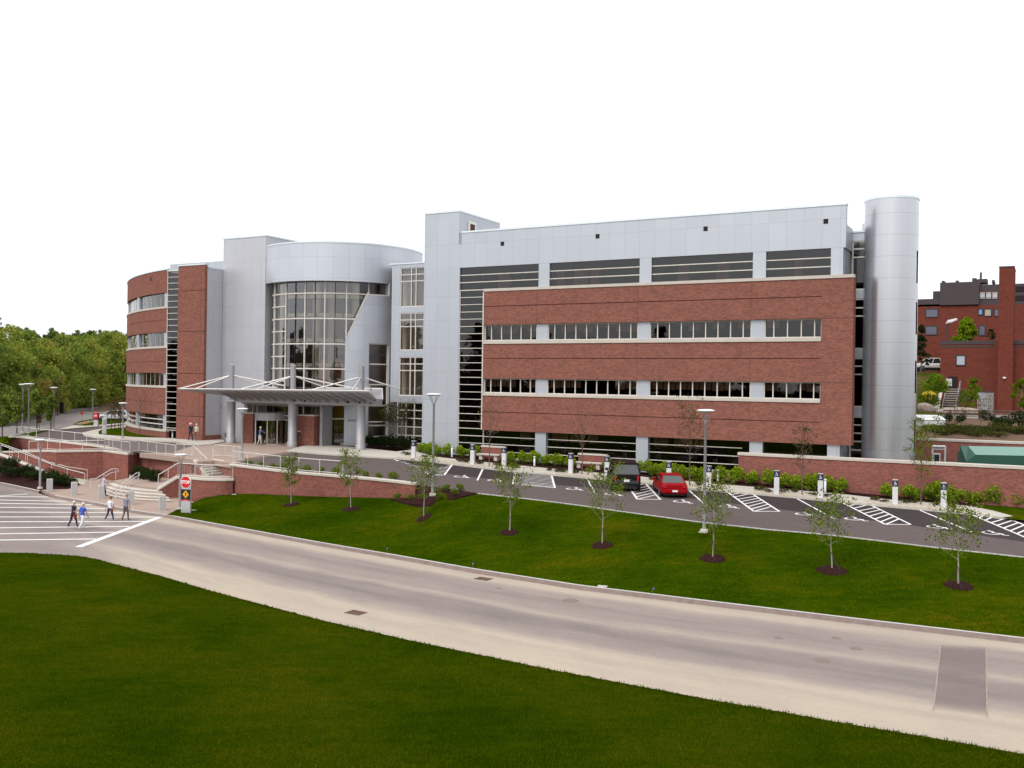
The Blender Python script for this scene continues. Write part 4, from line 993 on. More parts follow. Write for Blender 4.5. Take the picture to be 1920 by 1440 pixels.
wall(capA, [-1.6, -1.9] + [-3.2]*6, 'long brick terrace wall stepping in at its corner behind the curved front steps')
wall(smoothline(capB, 3), -1.4, 'low curved brick wall at the far left beside the drop-off drive, behind the upper ramp')
wall(smoothline(capC, 3), [-2.6]*(len(capC)*3-2), 'long curved brick retaining wall between the green bank and the parking drive')
capD2 = [capD[0], capD[1]] + smoothline(capD[1:], 3)[1:]
wall(capD2, -3.2, 'brick wall with sloping then level stone cap behind the stop sign', th=.35)
wall([G(324, 860.5, -.5), G(361, 866, -.5)], -2.3, 'short brick wall left of the upper stair', th=.3)
wall([G(364, 861.5, -.22), G(387, 889.5, -1.28)], -2.2, 'sloping stone capped cheek wall of the upper stair', th=.3)
wall([G(399, 861, -.27), G(438, 868.5, -.33)], -1.6, 'short brick wall right of the upper stair', th=.3)
rampO = [G(-80, 830, -.45), G(0, 852, -1.0), G(56, 873.5, -1.65), G(94, 889, -2.2), G(128, 899.5, -2.58), G(157.5, 907, -2.86)]
wall(rampO, -3.15, 'low brick wall along the outer edge of the descending ramp', th=.3, cap_h=.12)
def onA(px, z):
    d = ray(px, 800)
    for p, q in zip(capA[:-1], capA[1:]):
        den = d.x*(q.y-p.y)-d.y*(q.x-p.x)
        if abs(den) < 1e-9: continue
        t = -(d.x*p.y-d.y*p.x)/den   # along p->q where the ray's plan direction meets the wall
        if -.01 <= t <= 1.01: r = p.lerp(q, t); return Vector((r.x, r.y, z))
    r = capA[0]; return Vector((r.x, r.y, z))
rin = [capA[0]+Vector((-4, .5, 0))] + [onA(x, z) for x, z in ((0, -1), (56, -1.65), (94, -2.2), (128, -2.58), (166, -2.9))]
rin[0].z = -.45
mb = MB(); h = Vector((0, 0, -.06))
for i in range(5): mb.face([rampO[i]+h, rampO[i+1]+h, rin[i+1]+h, rin[i]+h])
mb.face([rampO[5]+h, G(163, 908, -2.92), G(172, 899, -2.92), rin[5]+h]); struct(mb.build('ramp', M['concrete'], recalc=False))
mb = MB(); a = capA[0:6]; bq = offset_line(capB, -.05); bb = [bq[0], bq[1], bq[2], bq[4], bq[5], bq[6]]
for i in range(1, 5): mb.face([Vector((q.x, q.y, -1.3)) for q in (a[i]+Vector((0, .2, 0)), a[i+1]+Vector((0, .2, 0)), bb[i+1], bb[i])])
struct(mb.build('upper_ramp', M['concrete'], recalc=False))

# curved front steps
st_back = [capD[0]+Vector((-.1, .3, 0)), capA[7]+Vector((0, -.2, 0)), capA[6]+Vector((0, -.1, 0)), capA[5]+Vector((.2, -.2, 0))]
fr_px = [((197.5, 925), (215, 930.5), (250, 935), (290, 937.5), (323, 938)), ((198, 919), (216, 925), (250, 929.5), (288, 932), (318, 932.5)), ((200, 913), (217, 919), (250, 923.5), (285, 926.5), (311, 927)),
         ((205, 907), (220, 912.5), (250, 917), (280, 920), (305, 921)), ((213, 901), (226, 906), (250, 910), (276, 913.5), (298.5, 915))]
steps = empty('front_steps', G(255, 925, WALKZ), 0, 'wide curved front steps of pale stone rising from the street pavement', 'steps')
for k, fp in enumerate(fr_px):
    z = WALKZ+.15*(k+1); front = smoothline([G(x, y, z) for x, y in fp], 3)
    lft = [Vector((p.x, p.y, z)) for p in (front[0]+Vector((-.1+.1*k, 1.2, 0)), front[0]+Vector((.3, 3.2, 0)))]
    poly = [p[:2] for p in front] + [p[:2] for p in st_back] + [p[:2] for p in lft[::-1]]
    o = steps.location; mb = MB(); mb.prism([(x-o.x, y-o.y) for x, y in poly], WALKZ-.1-o.z, z-.05-o.z); mb.build('riser', M['riser'] if 'riser' in M else M['concrete'], steps)
    fo = offset_line(front, -.03); poly2 = [p[:2] for p in fo] + poly[len(front):]
    mb = MB(); mb.prism([(x-o.x, y-o.y) for x, y in poly2], z-.05-o.z, z-o.z); mb.build('tread', M['stone'] if k < 4 else M['paver'], steps)
def straight_steps(label, fl_, fr2, z0, z1, n, ext=None, name='stair'):
    """n steps; fl_/fr2 = (bottom, top) corners of the front edges"""
    o = fl_[0].copy(); st_ = empty(name, o, 0, label, 'steps')
    for k in range(n):
        t, t2 = k/n, 1.0; z = z0+(z1-z0)*(k+1)/n
        a, b = fl_[0].lerp(fl_[1], t), fr2[0].lerp(fr2[1], t); c, d = fr2[1], fl_[1]
        if ext: c, d = c+ext, d+ext
        mb = MB(); mb.prism([((p-o).x, (p-o).y) for p in (a, b, c, d)], z0-.3-o.z, z-.045-o.z); mb.build('riser', M['concrete'], st_)
        e = (b-a).cross(Vector((0, 0, 1))).normalized()*.03
        mb = MB(); mb.prism([((p-o).x, (p-o).y) for p in (a+e, b+e, c, d)], z-.045-o.z, z-o.z); mb.build('tread', M['stone'], st_)
    return st_
aL, aR = [G(391, 886.5, -1.1), G(369, 865, -.36)], [G(423, 883, -1.1), G(400, 862.3, -.36)]
straight_steps('upper flight of pale stairs climbing from the landing to the plaza', aL, aR, -1.38, -.33, 6, Vector((-.2, .4, 0)), 'upper_stair')
D0, D1 = capD[0], capD[1]; back = Vector((-.25, 2.1, 0))
straight_steps('lower flight of stairs climbing right behind the sloping brick wall', [D0+Vector((0, .38, 0))+back, D1+Vector((0, .38, 0))+back], [D0+Vector((0, .38, 0)), D1+Vector((0, .38, 0))], -2.22, -1.38, 5, None, 'middle_stair')
land = [p+Vector((0, .36, 0)) for p in capD[1:]] + [G(440, 883, -1.38), G(424, 881, -1.38), G(391, 884.5, -1.38), capD[1]+back+Vector((0, .3, 0))]
struct(sheet('stair_landing', [Vector((p.x, p.y, -1.375)) for p in land], M['paver'], .6))

# railings: a thing with its rails and each post
def railing(pts, h, label, rails=(1.0, .12), post=1.7, r=.03, pr=.028, mesh=False, ends=None, name='railing', cat='railing', mat='rail'):
    pts = [Vector(p) for p in pts]; o = pts[0].copy(); t = empty(name, o, 0, label, cat)
    H = Vector((0, 0, h))
    for q in rails: mb = MB(); mb.tube([p-o+H*q for p in pts], r if q == rails[0] else r*.75); mb.build('rail', M[mat], t)
    L = sum((b-a).length for a, b in zip(pts[:-1], pts[1:])); n = max(2, int(round(L/post))+1)
    for p in resample(pts, n):
        mb = MB(); mb.bar((0, 0, -.1), (0, 0, h), pr); c = mb.build('post', M[mat], t); c.location = p-o
    if mesh:
        mb = MB()
        for p in resample(pts, int(L/.14)): mb.bar(p-o+H*.12, p-o+H, .007, 0, 4, caps=False)
        mb.build('balusters', M[mat], t)
    return t
mid = lambda L, d: offset_line(L, d)
A_ = mid(capA, .2); B_ = mid(capB, .2); C_ = mid(capC, .2); D_ = mid(capD, .17)
railing(A_[4:8], .95, 'railing on top of the terrace wall along the plaza edge', mesh=True)
railing(A_[1:5], .85, 'railing on the brick wall beside the upper ramp')
railing(smoothline(B_[:6], 3), .95, 'long thin railing on the low curved wall by the drop-off drive', post=2.2)
railing([p for p in smoothline(C_[0:5], 3)][:11], .95, 'railing on the retaining wall beside the asphalt drive', post=2.0)
railing([D_[0], D_[1]], 1.0, 'sloping railing beside the lower stair flight', post=1.0)
railing(D_[1:], 1.0, 'level railing with fine balusters on the wall behind the stop sign', mesh=True, post=1.6)
railing([p+Vector((0, .15, 0)) for p in rampO[1:]], .85, 'slanting handrail on the outer wall of the ramp', rails=(1.0,), post=1.9)
railing([p+Vector((.1, -.35, 0)) for p in rin[1:]], .85, 'slanting handrail along the brick face above the ramp', rails=(1.0,), post=2.4)
railing([GU(330, 853.5), GU(360, 855.5)], .95, 'short plaza railing left of the upper stair head', mesh=True, post=1.1)
railing([G(362, 857, -.3), G(392, 886, -1.38)], .95, 'left handrail of the upper stair', rails=(1.0,), post=1.5)
railing([G(399, 860, -.3), G(430, 883, -1.38)], .95, 'right handrail of the upper stair', rails=(1.0,), post=1.5)
railing(smoothline([GU(401, 856), GU(425, 857), GU(448, 860), GU(455, 863), GU(440, 868)], 4), .95, 'rounded railing at the plaza corner beside the lamp post', mesh=True, post=1.1)
def stair_rail(lo, hi, label, dz=.86):
    a, b = lo, hi; o = a.copy(); t = empty('stair_handrail', o, 0, label, 'handrail'); d = (b-a); dh = Vector((d.x, d.y, 0)).normalized()
    for k, q in enumerate((0.0, -.28)):
        mb = MB(); z = Vector((0, 0, dz+q))
        pts = [-dh*.55+z, z, d+z, d+dh*.5+z]
        if k == 0: pts += [d+dh*.62+z+Vector((0, 0, -.08)), d+dh*.66+z+Vector((0, 0, -.2)), d+dh*.55+z+Vector((0, 0, -.28))]
        mb.tube(pts, .032); mb.build('rail', M['rail'], t)
    for p in (-dh*.5, d+dh*.4):
        mb = MB(); mb.bar(p, p+Vector((0, 0, dz)), .03); mb.build('post', M['rail'], t)
stair_rail(G(180, 917, WALKZ), G(209, 899, -2.25), 'left double handrail of the curved front steps')
stair_rail(G(222, 934, WALKZ), G(256, 907, -2.22), 'right double handrail in the middle of the curved front steps')

# screen wall right of the main wing, same line as its front
def BW(s, y, z): return B(s, y, z)
sw = [B(21.45, -.28, 1.5), B(28.36, -.28, 1.5), B(46, -.28, 1.5)]
wall(sw, -2.4, 'long low brick screen wall with pale cap beneath the round metal tower', th=.38, cap_h=.2)
# ------------------------------------------------------------------ lamps, signs, bollards, vehicles, people
def lamp(base, H, label, disc=.47, group='street lamps', rp=.075, tip=None):
    t = empty('street_lamp', base, random.random()*PI, label, 'street lamp', group)
    mb = MB(); mb.lathe([(.2, -.05), (.2, .1), (.13, .12)], seg=14); mb.build('base_plate', M['concrete'], t)
    mb = MB(); mb.lathe([(rp*1.25, .05), (rp*1.2, .6), (rp*.8, H-.72), (rp*1.1, H-.7), (rp*1.1, H-.55)], seg=12); mb.build('pole', M['lampgrey'], t)
    mb = MB()
    for k in range(4):
        a = k*PI/2+.4; mb.tube([(rp*.6*math.cos(a), rp*.6*math.sin(a), H-.62), (disc*.55*math.cos(a), disc*.55*math.sin(a), H-.2), (disc*.72*math.cos(a), disc*.72*math.sin(a), H-.06)], .02, 0, 6)
    mb.build('bracket', M['lampgrey'], t)
    mb = MB(); mb.lathe([(.05, H-.11), (disc*.75, H-.09), (disc, H-.03), (disc, H), (disc*.7, H+.04), (.01, H+.06)], seg=28); mb.build('lamp_head', M['lampwhite'], t)
    return t
def lamp_px(px, pyb, pyt, label, base=None, **k):
    b = base or GU(px, pyb); H = (pyb-pyt)*(b.y/FPX)*1.0; return lamp(b, H, label, **k)
lamp_px(1320, 996, 769, 'tallest grey lamp post with round white top on the bank edge before the red car', disc=.46)
lamp_px(811, 928, 739, 'grey lamp post with flared white top at the end of the curved retaining wall', disc=.5)
lamp_px(453.5, 863, 766, 'lamp post standing on the plaza in front of the entrance canopy', disc=.44)
lamp_px(337, 954, 851, 'short lamp post on the grass beside the stop sign', base=LW(337.5, 955), disc=.42, rp=.085)
lamp_px(75, 915.5, 824, 'lamp post in the dark planting bed in front of the ramp', base=G(75, 915.5, -2.85), disc=.4)
lamp_px(230, 824, 755.5, 'lamp post on the small lawn before the curved left wing', disc=.44)
lamp_px(53, 812, 719.5, 'nearer of two lamp posts standing together by the far road', disc=.55)
lamp_px(42, 813, 722.5, 'farther of two lamp posts standing together by the far road', base=GU(42, 811), disc=.45)
lamp_px(100.5, 806, 726.5, 'lamp post on the verge between the far road and the drop-off drive', disc=.45)
lamp_px(173.5, 791.5, 730, 'most distant lamp post, on the grass island near the parked white car', disc=.45)
# dark pole with a black board at the wood's edge
b = at_depth(108, 776, 150); t = empty('utility_pole', b, 0, 'thin dark pole rising before the trees with a black board at its foot', 'pole')
mb = MB(); mb.bar((0, 0, -1), (0, 0, 7.4), .1, r2=.07); mb.build('pole', M['bark'], t)
mb = MB(); mb.bbox(.35, .98, -.12, .12, .1, 1.85, .03); mb.build('board', M['black'], t)

def text_mesh(txt, size, mat, parent, loc, rot, depth=.006, align='CENTER', name='lettering', bold=0.0, sx=1.0):
    c = bpy.data.curves.new(name, 'FONT'); c.body = txt; c.size = size; c.align_x = align; c.align_y = 'CENTER'; c.extrude = depth; c.offset = bold; c.resolution_u = 2
    o = bpy.data.objects.new(name, c); dg = bpy.context.evaluated_depsgraph_get(); COL.objects.link(o); dg.update()
    me = bpy.data.meshes.new_from_object(o.evaluated_get(dg)); COL.objects.unlink(o); bpy.data.objects.remove(o)
    me.materials.clear(); me.materials.append(mat); q = bpy.data.objects.new(name, me); COL.objects.link(q); q.parent = parent
    q.location = loc; q.rotation_euler = rot; q.scale = (sx, 1, 1); return q
# access symbol (wheelchair figure) as a small flat mark on posts
def access_mark(parent, y, z, s, mat):
    mb = MB()
    def st(a, b, w):
        a, b = Vector((a[0], 0, a[1])), Vector((b[0], 0, b[1])); n_ = (b-a).cross(Vector((0, 1, 0))).normalized()*w
        mb.face([a-n_, b-n_, b+n_, a+n_])
    for a0 in range(8):
        p, q = rad(120+a0*32), rad(120+(a0+1)*32); st((.3*math.cos(p)-.05, .3*math.sin(p)-.3), (.3*math.cos(q)-.05, .3*math.sin(q)-.3), .055)
    for a, b in (((-.1, .5), (-.05, -.05)), ((-.05, -.02), (.25, -.05)), ((.25, -.05), (.42, -.45)), ((-.08, .25), (.2, .22)), ((-.17, .62), (-.03, .62))): st(a, b, .07)
    o = mb.build('access_symbol', mat, parent, recalc=False); o.location = (0, y, z); o.scale = (s, 1, s); return o
def access_post(base, H, label):
    t = empty('parking_post', base, -BA*.75, label, 'parking post', 'accessible parking posts along the pavement')
    mb = MB(); mb.bbox(-.16, .16, -.13, .13, -.1, H-.42, .025); mb.build('post', M['post_white'], t)
    mb = MB(); mb.bbox(-.175, .175, -.145, .145, H-.42, H-.03, .02); c = mb.build('sign_head', M['navy'], t)
    mb = MB(); mb.bbox(-.16, .16, -.13, .13, H-.03, H+.02, .01); mb.build('top_plate', M['steel'], t)
    access_mark(c, -.149, H-.215, .19, M['white_sign'])
M['post_white'] = plain('post_white', (0.62, 0.61, 0.62), .6, 0, .05)
posts = [(775.6, 861, 829.5, 'white parking post nearest the entrance, left of the first hatched bay'), (886, 873.5, 836.5, 'white parking post left of the first stone bench'), (945, 879, 842, 'white parking post right of the first stone bench'),
         (1070, 891, 853, 'white parking post left of the second stone bench'), (1138, 898, 858, 'white parking post hidden partly by the dark off-roader'), (1254, 910, 869, 'white parking post directly behind the red car'),
         (1329, 917, 877, 'white parking post behind the tallest lamp post'), (1456, 930.5, 885.5, 'white parking post right of the red car, before the trimmed hedge'), (1538, 937, 891.5, 'white parking post close to a short light bollard at the hedge end'),
         (1678, 949, 903, 'white parking post left of the slender leafy tree by the screen wall'), (1769, 957, 909, 'white parking post farthest right, right of the slender leafy tree')]
for px, pyb, pyt, lab in posts:
    b = GU(px, pyb, .12); access_post(b, (pyb-pyt)*b.y/FPX, lab)
def light_bollard(px, pyb, pyt, label, dz=.1):
    b = GU(px, pyb, dz); H = (pyb-pyt)*b.y/FPX
    t = empty('light_bollard', b, 0, label, 'bollard', 'short light bollards')
    mb = MB(); mb.lathe([(.085, -.1), (.085, H-.2), (.07, H-.19)], seg=14); mb.build('stem', M['steel'], t)
    mb = MB(); mb.lathe([(.07, H-.19), (.07, H-.07), (.1, H-.06), (.1, H-.02), (.06, H), (.01, H+.01)], seg=14); mb.build('lamp_cap', M['lampwhite'], t)
light_bollard(847.5, 859, 838, 'short light bollard at the hedge start beside the lamp post')
light_bollard(1002, 876, 858, 'short light bollard in the hedge between the stone benches')
light_bollard(1346, 906, 883.5, 'short light bollard just right of the tallest lamp post'); light_bollard(1547, 927, 901, 'short light bollard behind the hedge end post')
light_bollard(323.5, 823, 807, 'short light bollard before the left wing brick pier'); 
b = GU(195.5, 815.5, .1); t = empty('ticket_post', b, .5, 'stout leaning grey post on the tip of the small lawn', 'post')
mb = MB(); mb.bbox(-.22, .22, -.16, .16, -.1, 1.75, .05); mb.build('post_body', M['steel'], t); mb = MB(); mb.box(-.14, .14, -.175, -.158, 1.0, 1.5); mb.build('face_plate', M['lampgrey'], t)
# granite bollards in front of the steps
gm = None
for px, pyb, pyt, lab in ((93, 921.5, 898, 'granite bollard at the left, beside the dark planting bed'), (139, 928, 905.5, 'granite bollard in front of the ramp foot'), (189.5, 935, 912.5, 'granite bollard the climbing visitor passes'),
                          (245, 946, 922, 'granite bollard before the middle of the front steps'), (303.5, 956.5, 932.5, 'granite bollard at the right end of the front steps')):
    b = G(px, pyb, WALKZ); H = (pyb-pyt)*b.y/FPX
    if gm is None:
        mb = MB(); mb.bbox(-.21, .21, -.21, .21, -.05, H, .03); gm = mb.build('granite_bollard', M['granite']); o = gm
    else: o = gm.copy(); COL.objects.link(o)
    o.location = b; o.rotation_euler = (0, 0, .55); tag(o, lab, 'bollard', 'granite bollards before the steps')
# stop sign slab
b = LW(349, 962); W_, Hs = .68, 2.42; q = b.y/FPX
t = empty('stop_sign_slab', b, rad(-18), 'grey upright slab with red STOP sign above amber pedestrian sign', 'sign')
mb = MB(); mb.bbox(-.37, .37, -.07, .07, -.3, 2.2, .02); mb.build('slab', M['steel'], t)
def octa(r): return [(r*math.cos(PI/8+k*PI/4), r*math.sin(PI/8+k*PI/4)) for k in range(8)]
zc = 2.08
mb = MB(); mb.mesh([(x, -.074, z+zc) for x, z in octa(.44)] + [(x, -.10, z+zc) for x, z in octa(.44)], [tuple(range(8)), tuple(range(15, 7, -1))] + [(k, (k+1) % 8, 8+(k+1) % 8, 8+k) for k in range(8)]); sg = mb.build('stop_plate', M['white_sign'], t)
mb = MB(); mb.mesh([(x, -.101, z+zc) for x, z in octa(.405)] + [(x, -.106, z+zc) for x, z in octa(.405)], [tuple(range(8)), tuple(range(15, 7, -1))] + [(k, (k+1) % 8, 8+(k+1) % 8, 8+k) for k in range(8)]); mb.build('red_face', M['red_sign'], sg)
text_mesh('STOP', .3, M['white_sign'], sg, (0, -.108, zc), (PI/2, 0, 0), .002, bold=.012, sx=.95)
mb = MB(); mb.box(-.365, .365, -.082, -.0705, .92, 1.6); bk = mb.build('warning_plate', M['black'], t)
mb = MB(); mb.mesh([(0, -.0835, 1.0), (.26, -.0835, 1.26), (0, -.0835, 1.54), (-.26, -.0835, 1.26)], [(0, 1, 2, 3)]); mb.build('amber_diamond', M['amber'], bk, recalc=False)
mb = MB()
for a, c, w in (((0, 1.42), (0, 1.4), .03), ((0, 1.38), (0, 1.24), .035), ((0, 1.25), (.06, 1.12), .02), ((0, 1.25), (-.06, 1.12), .02), ((0, 1.35), (.08, 1.28), .015), ((0, 1.35), (-.07, 1.29), .015)):
    a, c = Vector((a[0], -.0855, a[1])), Vector((c[0], -.0855, c[1])); n_ = (c-a).cross(Vector((0, 1, 0))).normalized()*w; mb.face([a-n_, c-n_, c+n_, a+n_])
mb.build('walking_figure', M['black'], bk, recalc=False)
mb = MB(); mb.box(-.365, .365, -.080, -.0705, .82, .919); rs = mb.build('red_strip', M['red_sign'], t)
text_mesh('CAUTION', .07, M['white_sign'], rs, (0, -.0815, .868), (PI/2, 0, 0), .001)
# red directory sign by the far road, small far stop sign, small wall sign, post box
b = GU(180.5, 799); t = empty('direction_sign', b, rad(-8), 'grey slab sign with red panel beside the far white car', 'sign'); k = b.y/FPX
mb = MB(); mb.bbox(-4.2*k, 4.2*k, -.15, .15, -.2, 12*k, .04); mb.build('slab', M['steel'], t)
mb = MB(); mb.bbox(-4.4*k, 4.4*k, -.17, .17, 12*k, 25*k, .03); rp = mb.build('red_panel', M['red_sign'], t); mb = MB(); mb.box(-4.4*k, 4.4*k, -.176, .176, 12*k, 14.2*k); mb.build('black_panel', M['black'], t)
for zz_ in (20, 18.2): mb = MB(); mb.box(-2.6*k, 2.6*k, -.178, -.172, zz_*k, (zz_+1)*k); mb.build('lettering', M['white_sign'], rp)
b = GU(153.5, 789.5); t = empty('stop_sign', b, 0, 'tiny distant red octagon sign on a thin post by the far road', 'sign'); k = b.y/FPX
mb = MB(); mb.bar((0, 0, -.2), (0, 0, 15*k), .04); mb.build('post', M['lampgrey'], t)
mb = MB(); mb.mesh([(x, -.06, z+15*k) for x, z in octa(2.9*k)] + [(x, -.03, z+15*k) for x, z in octa(2.9*k)], [tuple(range(8)), tuple(range(15, 7, -1))] + [(j, (j+1) % 8, 8+(j+1) % 8, 8+j) for j in range(8)]); mb.build('octagon', M['red_sign'], t)
s, z = FB(357.3, 793.5, 0); o = B(s, -.03, z); t = empty('wall_sign', o, -BA, 'small red and white sign fixed to the left brick pier', 'sign')
mb = MB(); mb.box(-.16, .16, -.02, .025, -.2, .22); mb.build('plate', M['red_sign'], t); mb = MB(); mb.box(-.09, .0, -.026, -.0205, -.14, .02); mb.build('symbol', M['white_sign'], t)
s, z = FB(572, 812, .7); t = empty('door_sign', B(s-.75, .745, z), -BA, 'small dark plate with white strip on the right entrance pier', 'sign')
mb = MB(); mb.box(-.14, .14, -.02, 0, -.28, .06); mb.build('plate', M['navy'], t); mb = MB(); mb.box(-.16, .16, -.022, 0, .1, .17); mb.build('strip', M['white_sign'], t)
# raised grey letters on the lobby wall beside the right canopy column (too small to read in the photo)
ta, za = DRUM(661, 788); 
wl_ = empty('wall_lettering', B(DS+(DR+.02)*math.sin(ta), DY-(DR+.02)*math.cos(ta), za), -BA+ta, 'row of small grey raised letters on the lobby wall beside the right canopy column', 'lettering')
mb = MB()
for k_ in range(6): mb.box(-.42+k_*.15, -.42+k_*.15+.1, -.05, .0, -.1, .1)
mb.build('letters', M['lampgrey'], wl_)
# litter bin by the door
b = G(553, 836.5, 0); t = empty('ash_bin', b, 0, 'slim white and black litter bin beside the middle canopy column', 'litter bin')
mb = MB(); mb.lathe([(.2, 0), (.2, .85)], seg=14); mb.build('bin_body', M['post_white'], t); mb = MB(); mb.lathe([(.22, .85), (.22, 1.05), (.01, 1.1)], seg=14); mb.build('bin_top', M['black'], t)
# stone benches with a brick back between the hedges
def bench(px0, px1, py, label):
    a, c = GU(px0, py, .12), GU(px1, py+(px1-px0)*.055, .12); L = (c-a).length
    t = empty('stone_bench', (a+c)/2, -BA, label, 'bench', 'stone benches between the hedges')
    mb = MB(); mb.bbox(-L/2, L/2, -.25, .3, .36, .48, .02); mb.build('seat', M['stone'], t)
    mb = MB(); mb.box(-L/2+.2, -L/2+.5, -.15, .25, -.1, .36); mb.build('support', M['stone'], t); mb = MB(); mb.box(L/2-.5, L/2-.2, -.15, .25, -.1, .36); mb.build('support', M['stone'], t)
    mb = MB(); mb.box(-L/2, L/2, .55, .85, -.2, .95); mb.build('brick_back', M['brick_wall'], t)
    mb = MB(); mb.bbox(-L/2-.04, L/2+.04, .5, .9, .95, 1.08, .02); mb.build('stone_cap', M['stone'], t)
bench(893, 940, 863.5, 'stone bench with brick back nearest the metal tower'); bench(1076, 1132, 879.5, 'stone bench with brick back left of the dark off-roader')
# boulders
def boulder(c, sz, seed, rz, label):
    rnd = random.Random(seed); bm = bmesh.new(); bmesh.ops.create_icosphere(bm, subdivisions=4, radius=1)
    ph = [rnd.uniform(0, 6) for _ in range(6)]
    for v in bm.verts:
        p = v.co; k = 1+.14*math.sin(2.2*p.x+ph[0])+.12*math.sin(3.1*p.y+ph[1])+.1*math.sin(2.7*p.z+ph[2])+.05*math.sin(6*p.x+ph[3])*math.sin(7*p.y+ph[4])
        p *= k; p.z -= .35*p.x*(seed % 2)
        v.co = Vector((p.x*sz[0], p.y*sz[1], max(p.z, -.6)*sz[2]))
    mb = MB(); mb.bm(bm, smooth=True); o = mb.build('boulder', M['rock']); o.location = c; o.rotation_euler = (0, 0, rz); return tag(o, label, 'boulder', 'boulders in the entrance bed')
M['rock'] = speckle('boulder_rock', [(0.3, (0.2, 0.16, 0.13)), (0.7, (0.38, 0.32, 0.27))], 1.6, 6, .95, .5)
boulder(GU(628, 831, .45), (1.9, .9, .85), 3, -.5, 'large pale boulder sloping down left of the right canopy column')
boulder(GU(706, 834, .35), (1.6, .8, .6), 4, -.4, 'flatter boulder among the dark shrubs right of the right canopy column')
# drain grates, manholes and little things on road and lawn
def grate(px, py, label):
    b = G(px, py, ROADZ+.006); t = empty('drain_grate', b, rad(-32), label, 'drain', 'storm drain grates')
    mb = MB(); mb.box(-.36, .36, -.24, .24, -.05, .004); mb.build('pit', M['dark_in'], t)
    mb = MB()
    for k in range(8): x = -.34+k*.097; mb.box(x-.02, x+.02, -.24, .24, .0, .022)
    mb.box(-.38, .38, -.27, -.23, 0, .024); mb.box(-.38, .38, .23, .27, 0, .024); mb.build('bars', M['rust'], t)
M['rust'] = plain('rusty_iron', (.2, .12, .09), .8, .3, .2, 6); M['iron'] = plain('dusty_iron', (.2, .15, .125), .85, .1, .2, 6)
grate(667, 1149, 'iron drain grate by the near lawn edge'); grate(906, 1085.5, 'iron drain grate at the far kerb')
for px, py, r_, lab in ((1070, 1126, .42, 'round iron cover nearest the far kerb'), (936, 1103, .16, 'small iron cover right of the far drain grate'), (1460, 1196, .2, 'small iron cover, leftmost of the cluster'), (1568, 1196.5, .22, 'small iron cover nearest the kerb in the cluster'), (1605, 1216, .27, 'round iron cover, rightmost of the cluster'), (1541, 1238, .3, 'round iron cover on the road centre line')):
    mb = MB(); mb.lathe([(r_*.8, -.03), (r_*.8, .006), (r_*.7, .008), (.005, .008)], seg=24); o = mb.build('manhole_cover', M['iron']); o.location = G(px, py, ROADZ+.004); tag(o, lab, 'manhole cover', 'iron covers in the road')
for px, py, lab in ((725, 1031, 'tiny blue flag in the grass below the third young tree'), (886, 1060, 'tiny blue flag in the grass above the far drain grate'), (1224, 1107.5, 'tiny blue flag in the grass near the kerb, the rightmost')):
    t = empty('marker_flag', LW(px, py+3), 0, lab, 'marker flag', 'marker flags in the lawn'); mb = MB(); mb.bar((0, 0, -.05), (0, 0, .2), .004); mb.build('wire', M['steel'], t)
    mb = MB(); mb.box(0, .07, -.004, .004, .14, .2); mb.build('pennant', plain('flag_blue', (.12, .13, .45), .6), t)
for px, py, lab in ((1318, 998, 'pale concrete block at the foot of the tallest lamp post'), (441, 927, 'flat white box lid in the grass at the wall corner'), (362, 957, 'small pale lid in the grass right of the stop sign'), (1130, 1099.5, 'small pale lid in the grass by the kerb')):
    mb = MB(); mb.bbox(-.22, .22, -.12, .12, -.1, .03, .01); o = mb.build('valve_lid', M['concrete']); o.location = LW(px, py); o.rotation_euler = (0, 0, -.4); tag(o, lab, 'valve lid')

# ---------------------------------------------------------------- vehicles (front along +x)
def carpaint(name, c, rough=.35, coat=.35):
    t = NT(name); p = t.principled(c, rough, .0); p.inputs['Coat Weight'].default_value = coat; p.inputs['Coat Roughness'].default_value = .08
    p.inputs['Specular IOR Level'].default_value = .16; f = t.noise(t.coord(), 2.2, 4); t.link(t.mix(f, tuple(x*.88 for x in c), tuple(x*1.1 for x in c)), p.inputs['Base Color']); return t.mat
M['car_glass'] = NT('car_glass').mat
_t = NT('car_window'); _p = _t.principled((.02, .022, .025), .04); M['car_glass'] = _t.mat
_t = NT('pale_car_window'); _t.principled((.07, .075, .075), .1, .0); M['car_glass_lt'] = _t.mat
M['tail_red'] = plain('tail_lamp_red', (.35, .01, .012), .25, 0, .05); M['rim'] = plain('wheel_rim', (.5, .5, .5), .35, .7); M['plate'] = plain('number_plate', (.7, .72, .74), .5, 0, .05, 20); M['trim_black'] = plain('trim_black', (.02, .02, .022), .6)
